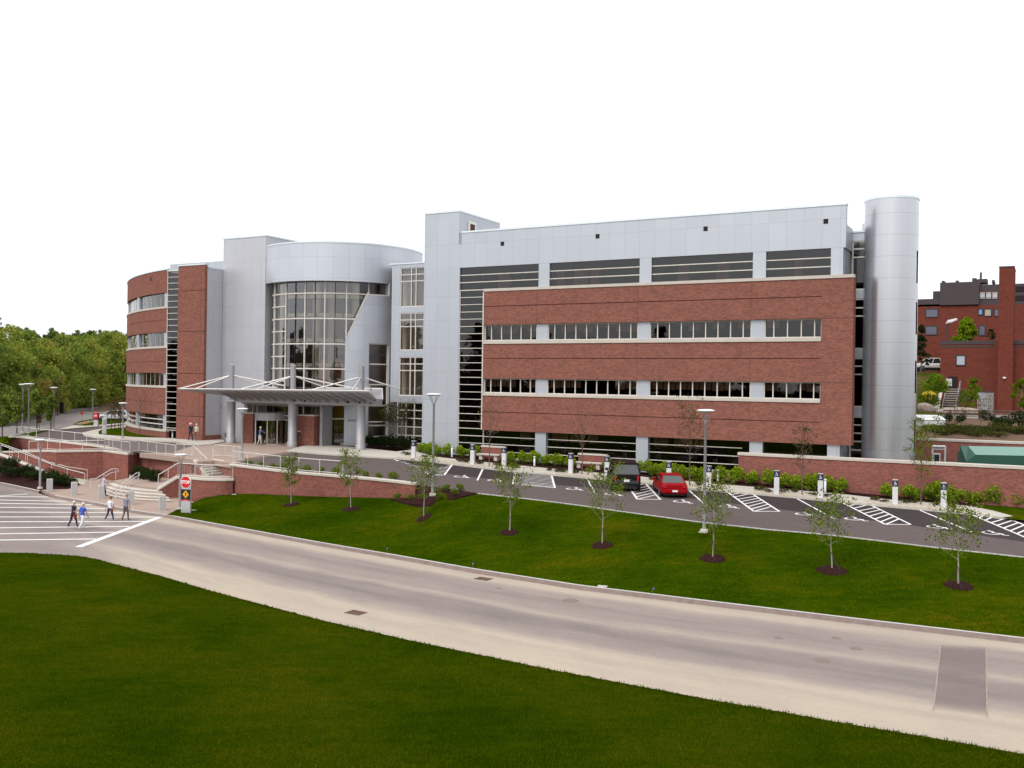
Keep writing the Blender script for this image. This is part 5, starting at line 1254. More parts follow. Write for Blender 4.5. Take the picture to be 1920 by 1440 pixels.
def car(name, cat, label, base, yaw, paint, body, green, wheels, kind):
    """body: list of (x, half width, z low, z high); green: dict of roof geometry"""
    t = empty(name, base, yaw, label, cat); mb = MB(); rings = []
    for x, w, z0, z1 in body:
        h = z1-z0; rings.append([Vector((x, w*s_, z0+h*q)) for s_, q in ((.80, 0), (.97, .14), (1, .42), (.985, .72), (.93, .93), (.80, 1.0), (-.80, 1.0), (-.93, .93), (-.985, .72), (-1, .42), (-.97, .14), (-.80, 0))])
    vs = [p for r in rings for p in r]; n = 12
    mb.mesh(vs, [(i*n+k, i*n+(k+1) % n, (i+1)*n+(k+1) % n, (i+1)*n+k) for i in range(len(rings)-1) for k in range(n)] + [tuple(range(n-1, -1, -1)), tuple(range((len(rings)-1)*n, len(rings)*n))], smooth=False)
    bd = mb.build('body', paint, t, weld=True)
    md = bd.modifiers.new('round', 'BEVEL'); md.width = .035; md.segments = 2; md.limit_method = 'ANGLE'; md.angle_limit = rad(35)
    g = green; bx0, bx1, tx0, tx1, wb, wt, zb, zt = g
    b4 = [Vector((bx0, -wb, zb)), Vector((bx1, -wb, zb)), Vector((bx1, wb, zb)), Vector((bx0, wb, zb))]
    t4 = [Vector((tx0, -wt, zt)), Vector((tx1, -wt, zt)), Vector((tx1, wt, zt)), Vector((tx0, wt, zt))]
    q8 = b4+t4
    for f_ in ((0, 1, 5, 4), (2, 3, 7, 6)): mb = MB(); mb.face([q8[j] for j in f_]); mb.build('side_window', M['car_glass'], t, recalc=False)
    mb = MB(); mb.face([q8[j] for j in (1, 2, 6, 5)]); mb.build('windscreen', M['car_glass'], t, recalc=False)
    mb = MB(); mb.face([q8[j] for j in (3, 0, 4, 7)]); mb.build('rear_window', M['car_glass_lt'], t, recalc=False)
    mb = MB(); mb.bbox(tx0-.04, tx1+.04, -wt-.03, wt+.03, zt-.06, zt+.05, .05); mb.build('roof', paint, t)
    for i in range(4): mb = MB(); mb.bar(b4[i], t4[i], .045, 0, 6); mb.build('pillar', paint, t)
    for f_ in kind.get('pillars', ()):
        for s_ in (0, 1):
            p, q = (b4[0], b4[1]) if s_ == 0 else (b4[3], b4[2]); u, v = (t4[0], t4[1]) if s_ == 0 else (t4[3], t4[2]); mb = MB(); mb.bar(p.lerp(q, f_), u.lerp(v, f_), .04, 0, 6); mb.build('pillar', paint, t)
    W = body[0][1]
    for i, (wx, wr) in enumerate(wheels):
        for s_ in (-1, 1):
            yy = s_*(body[len(body)//2][1]-.1)
            mb = MB(); mb.lathe([(wr*.6, -.11), (wr*.93, -.11), (wr, -.06), (wr, .06), (wr*.93, .11), (wr*.6, .11)], seg=22); w_ = mb.build('wheel', M['rubber'], t); w_.location = (wx, yy, wr); w_.rotation_euler = (PI/2, 0, 0)
            mb = MB(); mb.lathe([(.01, -.1), (wr*.62, -.112), (wr*.62, .112), (.01, .1)], seg=16); mb.build('rim', M['rim'], w_)
            mb = MB(); mb.lathe([(wr*1.13, -.02), (wr*1.13, .02), (.01, .02)], seg=22); a_ = mb.build('wheel_arch', M['trim_black'], t); a_.location = (wx, s_*(body[len(body)//2][1]-.012), wr); a_.rotation_euler = (PI/2, 0, 0)
    xr = body[0][0]; zr0, zr1 = body[0][2], body[0][3]; hw = body[0][1]
    for s_ in (-1, 1):
        mb = MB(); y0, y1 = sorted((s_*hw*.60 if kind.get('wide') else s_*hw*.78, s_*hw*.93)); a, b_ = kind['lamp']; mb.bbox(xr-.03, xr+.08, y0, y1, a, b_, .015); mb.build('tail_light', M['tail_red'], t)
        xf = body[-1][0]; mb = MB(); y0, y1 = sorted((s_*body[-1][1]*.5, s_*body[-1][1]*.9)); mb.bbox(xf-.06, xf+.03, y0, y1, .58, .74, .02); mb.build('headlight', M['plate'], t)
        mb = MB(); y0, y1 = sorted((s_*(wb+.08), s_*(wb+.26))); mb.bbox(bx1-.5, bx1-.36, y0, y1, zb, zb+.16, .03); mb.build('wing_mirror', paint, t)
    mb = MB(); mb.bbox(xr-.11, xr+.15, -hw*.93, hw*.93, zr0+.05, zr0+.27, .05); mb.build('bumper', paint if kind.get('bump') else M['trim_black'], t)
    mb = MB(); mb.box(xr-.125, xr-.105, -.17, .17, *kind['plate']); mb.build('number_plate', M['plate'], t)
    mb = MB(); mb.box(body[1][0], body[-2][0], -hw*.8, hw*.8, .2, zr0+.1); mb.build('underbody', M['trim_black'], t)
    return t
yawp = math.atan2(bn.y, bn.x)
p_dark, p_red, p_white = carpaint('black_plum_paint', (.008, .0025, .004), .5, .0), carpaint('red_paint', (.27, .0, .003), .42, .0), carpaint('white_paint', (.62, .62, .62))
def stall_dir(a, b): d = GU(*a)-GU(*b); d.z = 0; return d.normalized()
dv = stall_dir((1174, 906.7), (1195, 936)); p = GU(1174, 922); car('parked_offroader', 'car', 'black square backed off-roader parked left of the red car', p + dv*2.15, math.atan2(dv.y, dv.x), p_dark,
    [(-2.15, .80, .42, 1.0), (-2.05, .86, .4, 1.08), (-1.2, .88, .38, 1.1), (.9, .88, .38, 1.08), (1.9, .85, .4, 1.0), (2.1, .8, .42, .9)], (-2.1, .95, -1.88, .35, .82, .68, 1.06, 1.68), ((-1.35, .36), (1.3, .36)), dict(lamp=(.62, .98), plate=(.62, .76), pillars=(.3, .6)))
bpy.data.objects['parked_offroader'].scale = (1.08, 1.08, 1.08)
dv = stall_dir((1211.5, 908), (1238, 936.5)); p = GU(1265, 935); car('parked_sedan', 'car', 'bright red sedan with rear spoiler parked beside the dark off-roader', p + dv*2.2, math.atan2(dv.y, dv.x), p_red,
    [(-2.2, .78, .3, .86), (-2.1, .83, .26, .93), (-1.5, .85, .25, .95), (.8, .85, .25, .9), (1.8, .83, .27, .8), (2.2, .74, .3, .68)], (-1.75, 1.0, -1.0, .25, .76, .58, .9, 1.36), ((-1.35, .31), (1.35, .31)), dict(lamp=(.66, .8), plate=(.42, .54), pillars=(.5,), wide=True, bump=True))
p = GU(202, 789.5); car('parked_estate_car', 'car', 'white hatchback parked far off by the red panelled sign', p + Vector((.6, .5, 0)), rad(190), p_white,
    [(-2.1, .78, .35, .95), (-2.0, .84, .3, 1.0), (-1.2, .86, .28, 1.0), (.9, .86, .28, .98), (1.9, .82, .3, .85), (2.15, .75, .35, .75)], (-1.95, 1.2, -1.5, .4, .78, .62, .98, 1.5), ((-1.35, .32), (1.35, .32)), dict(lamp=(.7, .9), plate=(.5, .62), pillars=(.45,), bump=True))
p = GU(221, 786); car('parked_sedan', 'car', 'far white car half hidden behind thin tree trunks by the left wing', p + Vector((.6, 2.5, 0)), rad(185), p_white,
    [(-2.1, .78, .35, .9), (-2.0, .84, .3, .95), (-1.2, .86, .28, .95), (.9, .86, .28, .92), (1.9, .82, .3, .82), (2.15, .75, .35, .72)], (-1.75, 1.1, -1.1, .3, .76, .6, .92, 1.4), ((-1.35, .32), (1.35, .32)), dict(lamp=(.7, .85), plate=(.5, .62), pillars=(.5,), bump=True))

# ---------------------------------------------------------------- people: one skin, clothes as bands of the body, hair a child
SK = plain('skin_tone', (.42, .25, .18), .6, 0, .06)
def cloth(n, c): return plain(n, c, .9, 0, .14, 14)
def person(p, yaw, H, label, shirt, trousers, hair, shoes=(.05, .045, .045), step=.25, arms=(.25, -.25), sleeve='short', bag=None, elbow=(.25, .25), lean=.04, build=1.0, group=None):
    k = H/1.75
    bm = bmesh.new(); lay = bm.verts.layers.skin.verify(); J = {}; seg = []
    def V(n, x, y, z, r, r2=None, par=None, reg=None):
        v = bm.verts.new((x*k, y*k, z*k)); v[lay].radius = (r*k, (r2 or r)*k); J[n] = v
        if par: bm.edges.new((J[par], v)); seg.append((J[par].co.copy(), v.co.copy(), reg))
        return v
    b = build   # walks along +y; x = right
    V('pelvis', 0, 0, .95, .145*b, .115*b); J['pelvis'][lay].use_root = True
    V('waist', 0, lean*.4, 1.10, .13*b, .10*b, 'pelvis', 'shirt'); V('chest', 0, lean, 1.30, .16*b, .115*b, 'waist', 'shirt'); V('neckb', 0, lean*1.2, 1.45, .085, .075, 'chest', 'shirt')
    V('neck', 0, lean*1.5+.01, 1.53, .052, .055, 'neckb', 'skin'); V('head', 0, lean*1.6+.03, 1.63, .085, .1, 'neck', 'skin'); V('crown', 0, lean*1.6+.02, 1.71, .07, .085, 'head', 'skin')
    V('nose', 0, lean*1.6+.135, 1.62, .012, .012, 'head', 'skin')
    for s_, an, el in ((-1, arms[0], elbow[0]), (1, arms[1], elbow[1])):
        q = 'L' if s_ < 0 else 'R'
        V('ear'+q, s_*.088, lean*1.6+.02, 1.625, .014, .02, 'head', 'skin')
        V('sh'+q, s_*.185*b, lean, 1.41, .062*b, None, 'chest', 'shirt')
        ex, ey, ez = s_*.235*b, lean+.29*math.sin(an), 1.41-.29*math.cos(an); V('el'+q, ex, ey, ez, .042, None, 'sh'+q, 'shirt' if sleeve else 'skin')
        wx, wy, wz = s_*.225*b, ey+.25*math.sin(an+el), ez-.25*math.cos(an+el); V('wr'+q, wx, wy, wz, .028, None, 'el'+q, 'shirt' if sleeve == 'long' else 'skin')
        d = Vector((0, math.sin(an+el), -math.cos(an+el))); px_, py_, pz_ = wx, wy+d.y*.08, wz+d.z*.08
        V('pa'+q, px_, py_, pz_, .022, .036, 'wr'+q, 'skin')
        for i, (o_, ln) in enumerate(((-.03, .07), (-.01, .085), (.01, .08), (.03, .062))):
            V('f%d%s' % (i, q), px_-s_*.004, py_+o_+d.y*.035, pz_+d.z*.035, .009, None, 'pa'+q, 'skin'); V('g%d%s' % (i, q), px_-s_*.018, py_+o_*1.05+d.y*(.035+ln), pz_+d.z*(.035+ln), .008, None, 'f%d%s' % (i, q), 'skin')
        V('th'+q, px_-s_*.01, py_+.045, pz_+.01, .01, None, 'pa'+q, 'skin'); V('tt'+q, px_-s_*.015, py_+.062+d.y*.02, pz_-.03, .009, None, 'th'+q, 'skin')
        lg = step*(1 if s_ > 0 else -1)
        V('hip'+q, s_*.095, 0, .90, .098*b, .1*b, 'pelvis', 'trousers')
        kn = (s_*.10, .43*math.sin(lg)+.03, .90-.43*math.cos(lg)); V('kn'+q, *kn, .066, None, 'hip'+q, 'trousers')
        l2 = lg-(.10 if lg > 0 else .28)
        an_ = (s_*.10, kn[1]+.40*math.sin(l2), kn[2]-.40*math.cos(l2)); V('an'+q, *an_, .046, None, 'kn'+q, 'trousers')
        V('toe'+q, s_*.115, an_[1]+.15, max(an_[2]-.045, .03) if lg >= 0 else an_[2]-.055, .038, .034, 'an'+q, 'shoes')
    zmin = min(J['toeL'].co.z, J['toeR'].co.z)-.035*k
    me = bpy.data.meshes.new('person'); bm.to_mesh(me); bm.free()
    o = bpy.data.objects.new('person', me); COL.objects.link(o)
    sk = o.modifiers.new('skin', 'SKIN'); sk.use_smooth_shade = True
    ss = o.modifiers.new('sub', 'SUBSURF'); ss.levels = 1; ss.render_levels = 1
    dg = bpy.context.evaluated_depsgraph_get(); dg.update(); m2 = bpy.data.meshes.new_from_object(o.evaluated_get(dg)); o.modifiers.clear(); o.data = m2; bpy.data.meshes.remove(me)
    mats = [SK, shirt, trousers, cloth('shoe_leather', shoes)]; idx = {'skin': 0, 'shirt': 1, 'trousers': 2, 'shoes': 3}
    m2.materials.clear(); [m2.materials.append(m) for m in mats]
    for f in m2.polygons:
        c = f.center; best = None
        for a, q, r in seg:
            ab = q-a; tt = max(0, min(1, (c-a).dot(ab)/max(1e-9, ab.length_squared))); dd = (a+ab*tt-c).length
            if best is None or dd < best[0]: best = (dd, r, tt)
        r = best[1]
        if r == 'shirt' and c.z < .93*k: r = 'trousers'
        if r == 'trousers' and c.z > .97*k: r = 'shirt'
        f.material_index = idx.get(r, 1); f.use_smooth = True
    for v in m2.vertices: v.co.z -= zmin
    if sleeve == 'short':
        for f in m2.polygons:
            if f.material_index == 1 and abs(f.center.x) > .215*k*b and f.center.z+zmin < 1.2*k: f.material_index = 0
    o.location = p; o.rotation_euler = (0, 0, yaw-PI/2); tag(o, label, 'person', group)
    hb = bmesh.new(); bmesh.ops.create_uvsphere(hb, u_segments=14, v_segments=10, radius=1)
    for v in hb.verts:
        q = v.co; fr_ = q.y > .35 and q.z < .45
        v.co = Vector((q.x*.098, q.y*.115-(.09 if fr_ else 0), q.z*(.1 if q.z > 0 else .085)))*k + Vector((0, (lean*1.6+.01)*k, 1.675*k-zmin))
    mb = MB(); mb.bm(hb, smooth=True); mb.build('hair', hair, o)
    if bag:
        mb = MB(); mb.bbox(*[x*k for x in bag[0]], .03); mb2 = mb.build('bag', bag[1]); mb2.parent = None
        mb2.name = 'shoulder_bag'; mb2.location = Vector(p)-Vector((0, 0, zmin)); mb2.rotation_euler = (0, 0, yaw-PI/2); tag(mb2, bag[2], 'bag')
    return o
hw, hg = plain('white_hair', (.62, .6, .57), .9), plain('grey_hair', (.25, .22, .2), .9)
hd = plain('dark_hair', (.05, .03, .025), .9)
navy, wht, blue, greyb = cloth('navy_cloth', (.012, .014, .035)), cloth('white_cloth', (.68, .68, .72)), cloth('blue_cloth', (.04, .085, .42)), cloth('grey_blue_cloth', (.2, .21, .27))
taupe, dnim, cream, lilac, brown, dblue, lgrey = cloth('taupe_cloth', (.11, .085, .08)), cloth('dark_denim', (.02, .03, .075)), cloth('cream_cloth', (.52, .46, .37)), cloth('lilac_cloth', (.5, .46, .58)), cloth('brown_cloth', (.16, .1, .06)), cloth('mid_blue_cloth', (.08, .12, .26)), cloth('pale_trouser_cloth', (.55, .52, .47))
redb, brb = cloth('red_bag_leather', (.28, .02, .018)), cloth('brown_bag_leather', (.2, .05, .04))
hd1 = math.atan2(.8, .45)
person(G(137, 989, ROADZ), hd1, 1.64, 'white capped person in black with a red bag on the crosswalk', navy, navy, hw, step=.3, arms=(.35, -.1), sleeve='short', bag=((.2, .31, -.14, .06, .66, .9), redb, 'red shoulder bag carried by the person in black'))
person(G(154, 993, ROADZ), hd1+.1, 1.66, 'white haired person in blue shirt and white trousers on the crosswalk', blue, wht, hw, (.5, .5, .5), step=-.34, arms=(-.2, .2), build=1.05)
person(G(205.5, 977, ROADZ), hd1, 1.6, 'person in white shirt and navy trousers with a brown bag on the crosswalk', wht, dnim, brb, (.6, .58, .55), step=.3, arms=(-.5, .2), bag=((.17, .29, -.1, .08, .7, .92), brb, 'brown shoulder bag carried by the person in white shirt'))
person(G(235.5, 976, ROADZ), hd1, 1.72, 'person in grey shirt and taupe trousers nearest the kerb on the crosswalk', greyb, taupe, hg, (.2, .06, .05), step=.16, arms=(.1, .1), elbow=(.1, .1), build=1.1)
person(G(193.5, 931, WALKZ), hd1-.4, 1.66, 'person in lilac top and jeans at the foot of the front steps', lilac, dnim, hg, step=.22, arms=(.1, .5))
person(GU(357, 829, .12), rad(75), 1.76, 'person in dark navy jacket walking away on the plaza', navy, navy, hw, step=.2, sleeve='long')
person(GU(367.5, 829, .12), rad(80), 1.68, 'person in cream jacket walking beside the navy jacket on the plaza', cream, brown, hw, step=-.24, sleeve='long')
person(G(487, 835, .005), rad(40), 1.75, 'person in blue shirt and pale trousers reaching for the revolving door', dblue, lgrey, hw, step=.12, arms=(.3, .8), elbow=(.2, .6))
person(G(501, 832.5, .005), rad(60), 1.68, 'person in brown top stepping into the revolving door', brown, lgrey, hd, step=.3, arms=(.4, .2))
# ------------------------------------------------------------------ trees, shrubs, woodland
def rdir(r):
    while True:
        v = Vector((r.uniform(-1, 1), r.uniform(-1, 1), r.uniform(-1, 1)))
        if .05 < v.length < 1: return v.normalized()
def leafq(mb, c, s, r, lv=None, flat=0.0, asp=.6):
    n_ = rdir(r); n_.z = n_.z*(1-flat)+flat; n_.normalize(); u = n_.orthogonal().normalized(); a = r.random()*2*PI
    v = n_.cross(u); u, v = u*math.cos(a)+v*math.sin(a), v*math.cos(a)-u*math.sin(a); u *= s*r.uniform(.7, 1.3); v *= s*asp*r.uniform(.7, 1.2)
    mb.face([c-u, c-v*.9+u*.1, c+u, c+v*.9-u*.1], 0, None, False, r.random() if lv is None else max(0, min(1, lv+r.uniform(-.12, .12))))
def young_tree(name, base, H, hw, label, cat='tree', group=None, seed=1, leaves=420, lsz=.075, mat='leaf_young', bark='bark_pale', bare=.33, upright=.9, guy=True, tr=.04):
    r = random.Random(seed); t = empty(name, base, r.random()*6, label, cat, group); mb = MB(); tips = []
    pts = []; x = y = 0.0; N = 8
    for i in range(N+1):
        pts.append(Vector((x, y, H*.97*i/N-.1*(i == 0)))); x += r.uniform(-.02, .02)*H*.3; y += r.uniform(-.02, .02)*H*.3
    for i in range(N): mb.bar(pts[i], pts[i+1], tr*(1-.85*i/N), 0, 7, tr*(1-.85*(i+1)/N), caps=False)
    nb = 15
    for k in range(nb):
        f = bare+(.96-bare)*(k+.3)/nb; i = min(N-1, int(f*N)); p = pts[i].lerp(pts[i+1], f*N-i); a = k*2.4+r.uniform(-.4, .4)
        ln = hw*(1.15-abs(f-(bare+.22))*1.15)*r.uniform(.75, 1.15); el = upright*r.uniform(.7, 1.2)
        d = Vector((math.cos(a), math.sin(a), el)); q = p+d*ln*.55; e = q+(d+Vector((r.uniform(-.3, .3), r.uniform(-.3, .3), .25)))*ln*.45
        mb.bar(p, q, tr*.32, 0, 5, tr*.2, caps=False); mb.bar(q, e, tr*.2, 0, 5, .006, caps=False); tips += [(q, .6), (e, 1)]
        for _ in range(4):
            b = p.lerp(q, r.uniform(.3, 1)) if r.random() < .4 else q.lerp(e, r.uniform(0, 1)); w = b+Vector((r.uniform(-1, 1), r.uniform(-1, 1), r.uniform(-.1, .9)))*ln*.32
            mb.bar(b, w, .009, 0, 4, .004, caps=False); tips.append((w, 1))
    tips.append((pts[-1], 1)); mb.build('trunk', M[bark], t, recalc=False)
    if leaves:
        lb = MB()
        for _ in range(leaves):
            c, w = r.choice(tips); leafq(lb, c+Vector((r.gauss(0, 1), r.gauss(0, 1), r.gauss(0, .8)))*hw*.13, lsz, r)
        lb.build('crown', M[mat], t, recalc=False, attr=True)
    if guy:
        g = MB()
        for a in (0, 2.1, 4.2): g.bar((.55*math.cos(a), .55*math.sin(a), -.05), (0, 0, H*.26), .012, 0, 5)
        g.build('guy_wires', M['trim_black'], t)
    return t
def mulch_ring(base, r_, label, rz=0, nrm=None):
    mb = MB(); rnd = random.Random(int(base.x*100)); n = 30; R_ = [r_*rnd.uniform(.93, 1.06) for _ in range(n)]
    ring = lambda f, z: [Vector((f*R_[k]*math.cos(2*PI*k/n), f*R_[k]*math.sin(2*PI*k/n), z)) for k in range(n)]
    a, b, c = ring(1, .0), ring(.85, .07), ring(.35, .12)
    vs = a+b+c+[Vector((0, 0, .12))]
    mb.mesh(vs, [(k, (k+1) % n, n+(k+1) % n, n+k) for k in range(n)] + [(n+k, n+(k+1) % n, 2*n+(k+1) % n, 2*n+k) for k in range(n)] + [(2*n+k, 2*n+(k+1) % n, 3*n) for k in range(n)])
    o = mb.build('mulch_ring', M['mulch'], recalc=False); o.location = base+Vector((0, 0, .01))
    if nrm: o.rotation_euler = Vector((0, 0, 1)).rotation_difference(nrm).to_euler()
    return tag(o, label, 'mulch', 'mulch rings round the young trees')
rowt = [(546, 947, 857, 21, 'leftmost young lawn tree, before the brick retaining wall', 16), (658, 955, 853, 26, 'young lawn tree before the retaining wall, right of the leftmost one', 17), (795, 972, 862, 34, 'young lawn tree in front of the flared lamp post', 17),
        (955, 999, 880, 34, 'young lawn tree left of the dark off-roader in the row', 18), (1129, 1023, 890, 38, 'young lawn tree partly covering the dark off-roader', 21), (1336, 1048, 905, 38, 'young lawn tree beside the tallest lamp post', 24),
        (1560, 1070, 938, 40, 'young lawn tree second from the right with neat round mulch', 29), (1797, 1099, 952, 46, 'rightmost young lawn tree of the row', 27)]
for i, (px, pyb, pyt, hwp, lab, mr) in enumerate(rowt):
    b = LW(px, pyb); k = b.y/FPX
    h = lawn_bvh.ray_cast(CAM, ray(px, pyb).normalized()); nr = h[1] if h[1] and h[1].z > 0 else None
    young_tree('young_tree', b, (pyb-pyt)*k, hwp*k, lab, 'tree', 'young trees in a row on the bank', 20+i, 1150, .064, guy=True, tr=.04)
    bpy.data.objects[[o.name for o in bpy.data.objects if o.get('label') == lab][0]].rotation_euler = (random.uniform(-.05, .05), random.uniform(-.05, .05), random.random()*6)
    mulch_ring(b+Vector((0, 0, 0)), mr*k, 'mulch ring of the '+lab.replace('young lawn ', ''), 0, nr)
sl = [(917, 877, 762, 26, 'bare slender tree by the first stone bench', 'leaf_bud', 60, .5), (1091, 892, 778, 26, 'bare slender tree by the second stone bench', 'leaf_bud', 40, .5),
      (1293, 913, 768, 27, 'budding slender tree in front of the main wing, left of the tallest lamp', 'leaf_olive', 330, .32), (1504, 931, 805, 22, 'budding slender tree near the right end of the brick wing', 'leaf_olive', 260, .32),
      (1727, 950, 803, 30, 'slender leafy tree rising above the screen wall', 'leaf_young', 900, .2), (403, 825, 748, 18, 'small bare tree against the pale metal wall left of the canopy', 'leaf_bud', 0, .4),
      (262, 818, 738, 15, 'thin bare tree before the curved left wing', 'leaf_bud', 0, .4)]
for i, (px, pyb, pyt, hwp, lab, mt, nl, br) in enumerate(sl):
    b = GU(px, pyb, .12); k = b.y/FPX
    young_tree('slender_tree', b, (pyb-pyt)*k, hwp*k, lab, 'tree', None, 50+i, nl, .075, mt, 'bark', br if br < .45 else .35, 1.6 if px < 1700 else 2.0, False, .045)
for i, (px, pyb, lab) in enumerate(((208.5, 806, 'thin trunk nearest the far white car'), (215, 806, 'thin trunk second from the white car'), (222.5, 805.5, 'thin trunk by the pavement bend'), (226, 805, 'thin trunk closest to the far lamp post on the lawn'))):
    b = GU(px, pyb); young_tree('slender_tree', b, 55*b.y/FPX, 10*b.y/FPX, 'young dark '+lab, 'tree', None, 70+i, 120, .12, 'leaf_bud', 'bark', .4, 1.3, False, .06)
def blob_tree(name, base, H, W, label, cat, group, seed, n, lsz, mat, bark='bark', trunk=.22, shape='round', tint=None, parts=True, tr=.16):
    r = random.Random(seed); t = empty(name, base, r.random()*6, label, cat, group); lb, tb = tree_mesh(H, W, r, n, lsz, trunk, shape, tint, tr)
    tb.build('trunk', M[bark], t, recalc=False); lb.build('crown', M[mat], t, recalc=False, attr=True); return t
def tree_mesh(H, W, r, n, lsz, trunk, shape, tint, tr=.16):
    tb, lb = MB(), MB(); tb.bar((0, 0, -.6), (0, 0, H*.45), tr, 0, 8, tr*.55, caps=False); tb.bar((0, 0, H*.45), (r.uniform(-.2, .2), 0, H*.9), tr*.55, 0, 7, .02, caps=False)
    blobs = []; nb = 20 if shape != 'cone' else 46
    for k in range(nb):
        f = r.random(); z = H*(trunk+(1-trunk)*f)
        if shape == 'round': w = W*math.sin(PI*min(1, .14+.86*f))**.7
        elif shape == 'cone': w = W*(1-f)*1.05+.05*W
        else: w = W*(.75 if f < .75 else .75*(1-f)/.25+.1)
        a = r.random()*2*PI; rr_ = w*math.sqrt(r.random())*.8; rb = W*r.uniform(.26, .5)*(1 if shape != 'cone' else .6)
        blobs.append((Vector((rr_*math.cos(a), rr_*math.sin(a), min(z, H-rb*.5))), rb, r.uniform(-.12, .12)))
        if k % 2 == 0: tb.bar((0, 0, max(.2, z-W*.5)), blobs[-1][0], tr*.28, 0, 5, .015, caps=False)
    for _ in range(n):
        c, rb, dv = r.choice(blobs); d = rdir(r); q = rb*(r.random()**.45); p = c+Vector((d.x*q, d.y*q, d.z*q*.8))
        if p.z < .15: continue
        lv = r.random() if tint is None else tint+dv*.6
        leafq(lb, p, lsz, r, lv, .15)
    return lb, tb
# multi-stemmed tree beside the entrance
b = GU(748, 838, .1); r = random.Random(5); t = empty('multistem_tree', b, 0, 'spreading olive green tree with several pale stems right of the canopy', 'tree'); mb = MB(); lb = MB(); tips = []
for k in range(9):
    a = k*.75+r.uniform(-.3, .3); p = Vector((.15*math.cos(a), .15*math.sin(a), -.1)); q = Vector((.7*math.cos(a), .7*math.sin(a), 1.7)); e = Vector((1.7*math.cos(a)*r.uniform(.6, 1), 1.7*math.sin(a)*r.uniform(.6, 1), r.uniform(2.9, 4.0)))
    mb.bar(p, q, .05, 0, 6, .035, caps=False); mb.bar(q, e, .035, 0, 6, .01, caps=False); tips += [q.lerp(e, x) for x in (.45, .65, .85, 1)]
    for _ in range(5):
        s_ = q.lerp(e, r.uniform(.2, 1)); w = s_+Vector((r.uniform(-.7, .7), r.uniform(-.7, .7), r.uniform(0, .7))); mb.bar(s_, w, .012, 0, 4, .005, caps=False); tips.append(w)
mb.build('stems', M['bark_pale'], t, recalc=False)
for _ in range(2200): leafq(lb, r.choice(tips)+Vector((r.gauss(0, .28), r.gauss(0, .28), r.gauss(0, .24))), .085, r)
lb.build('crown', M['leaf_olive'], t, recalc=False, attr=True)

def shrub_mesh(W, D, H, n, lsz, r, stems=True):
    lb, tb = MB(), MB()
    for k in range(7): a = r.random()*6; tb.bar((0, 0, -.1), (W*.6*math.cos(a), D*.6*math.sin(a), H*r.uniform(.5, .85)), .015, 0, 4, .005, caps=False)
    for _ in range(n):
        d = rdir(r); q = r.random()**.35; p = Vector((d.x*W*q, d.y*D*q, H*.55+d.z*H*.47*q)); p.x += .12*W*math.sin(9*p.z+p.y*7); p.z += .12*H*math.sin(6*p.x+3*p.y)
        if p.z < .02: p.z = abs(p.z)
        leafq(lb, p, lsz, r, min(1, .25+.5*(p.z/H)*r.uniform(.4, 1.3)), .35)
    return lb, tb
def shrub_proto(W, D, H, n, lsz, mat, seed):
    r = random.Random(seed); lb, tb = shrub_mesh(W, D, H, n, lsz, r); t = empty('shrub', (0, 0, 0)); tb.build('stems', M['bark'], t, recalc=False); lb.build('foliage', M[mat], t, recalc=False, attr=True); return t
def place(protos, pts, name, labels, cat, group, smin=.85, smax=1.15, seed=1, used=set()):
    r = random.Random(seed)
    for i, p in enumerate(pts):
        pr = protos[i % len(protos)]
        o = pr if id(pr) not in used else copy_tree(pr); used.add(id(pr)); o.name = name; o.location = p; s_ = r.uniform(smin, smax); o.scale = (s_, s_, s_*r.uniform(.9, 1.1)); o.rotation_euler = (0, 0, r.random()*6)
        tag(o, labels(i) if callable(labels) else labels, cat, group)
hp = [shrub_proto(.62, .55, 1.0, 620, .085, 'leaf_hedge', 80+k) for k in range(4)]
hl = 'leafy green shrub of the clipped hedge along the main wing windows'
pts = []
for a, c in (((858, 860), (882, 861.5)), ((952, 871), (1064, 880)), ((1136, 886), (1143, 886.5)), ((1192, 893), (1300, 903.5)), ((1315, 904.5), (1405, 912)), ((1440, 916), (1572, 927))):
    p, q = GU(*a, .1), GU(*c, .1); n_ = max(1, int((q-p).length/.85)+1)
    for k in range(n_): pts.append(p.lerp(q, k/max(1, n_-1)) + bn*(.55+random.uniform(-.12, .12)))
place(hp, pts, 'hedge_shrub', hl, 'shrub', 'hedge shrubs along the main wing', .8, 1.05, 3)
hp2 = [shrub_proto(.7, .6, .95, 560, .09, 'leaf_hedge', 90+k) for k in range(2)]
ws = [(1665, 'left of the screen wall post'), (1708, 'right beside the screen wall parking post'), (1752, 'just right of the slender leafy tree'), (1785, 'right of the farthest right parking post'), (1822, 'second from the right before the screen wall'), (1858, 'third along after the farthest parking post'), (1905, 'at the right picture edge before the screen wall')]
place(hp2, [GU(x, 938+(x-1665)*.072, .1) + bn*.7 for x, _ in ws], 'round_shrub', lambda i: 'round bright green shrub '+ws[i][1], 'shrub', 'round shrubs before the screen wall', .95, 1.25, 4)
lo = [shrub_proto(.5, .45, .75, 420, .075, 'leaf_hedge', 96+k) for k in range(2)]
e1 = [(786, 853), (800, 854.5), (814, 856), (833, 858)]
place(lo, [GU(x, y, .1)+bn*.5 for x, y in e1], 'low_shrub', lambda i: ('low green shrub by the metal tower, %s' % ('nearest the entrance', 'behind the flared lamp post', 'just right of the flared lamp post', 'before the tower edge')[i]), 'shrub', 'low shrubs at the tower foot', .9, 1.3, 5)
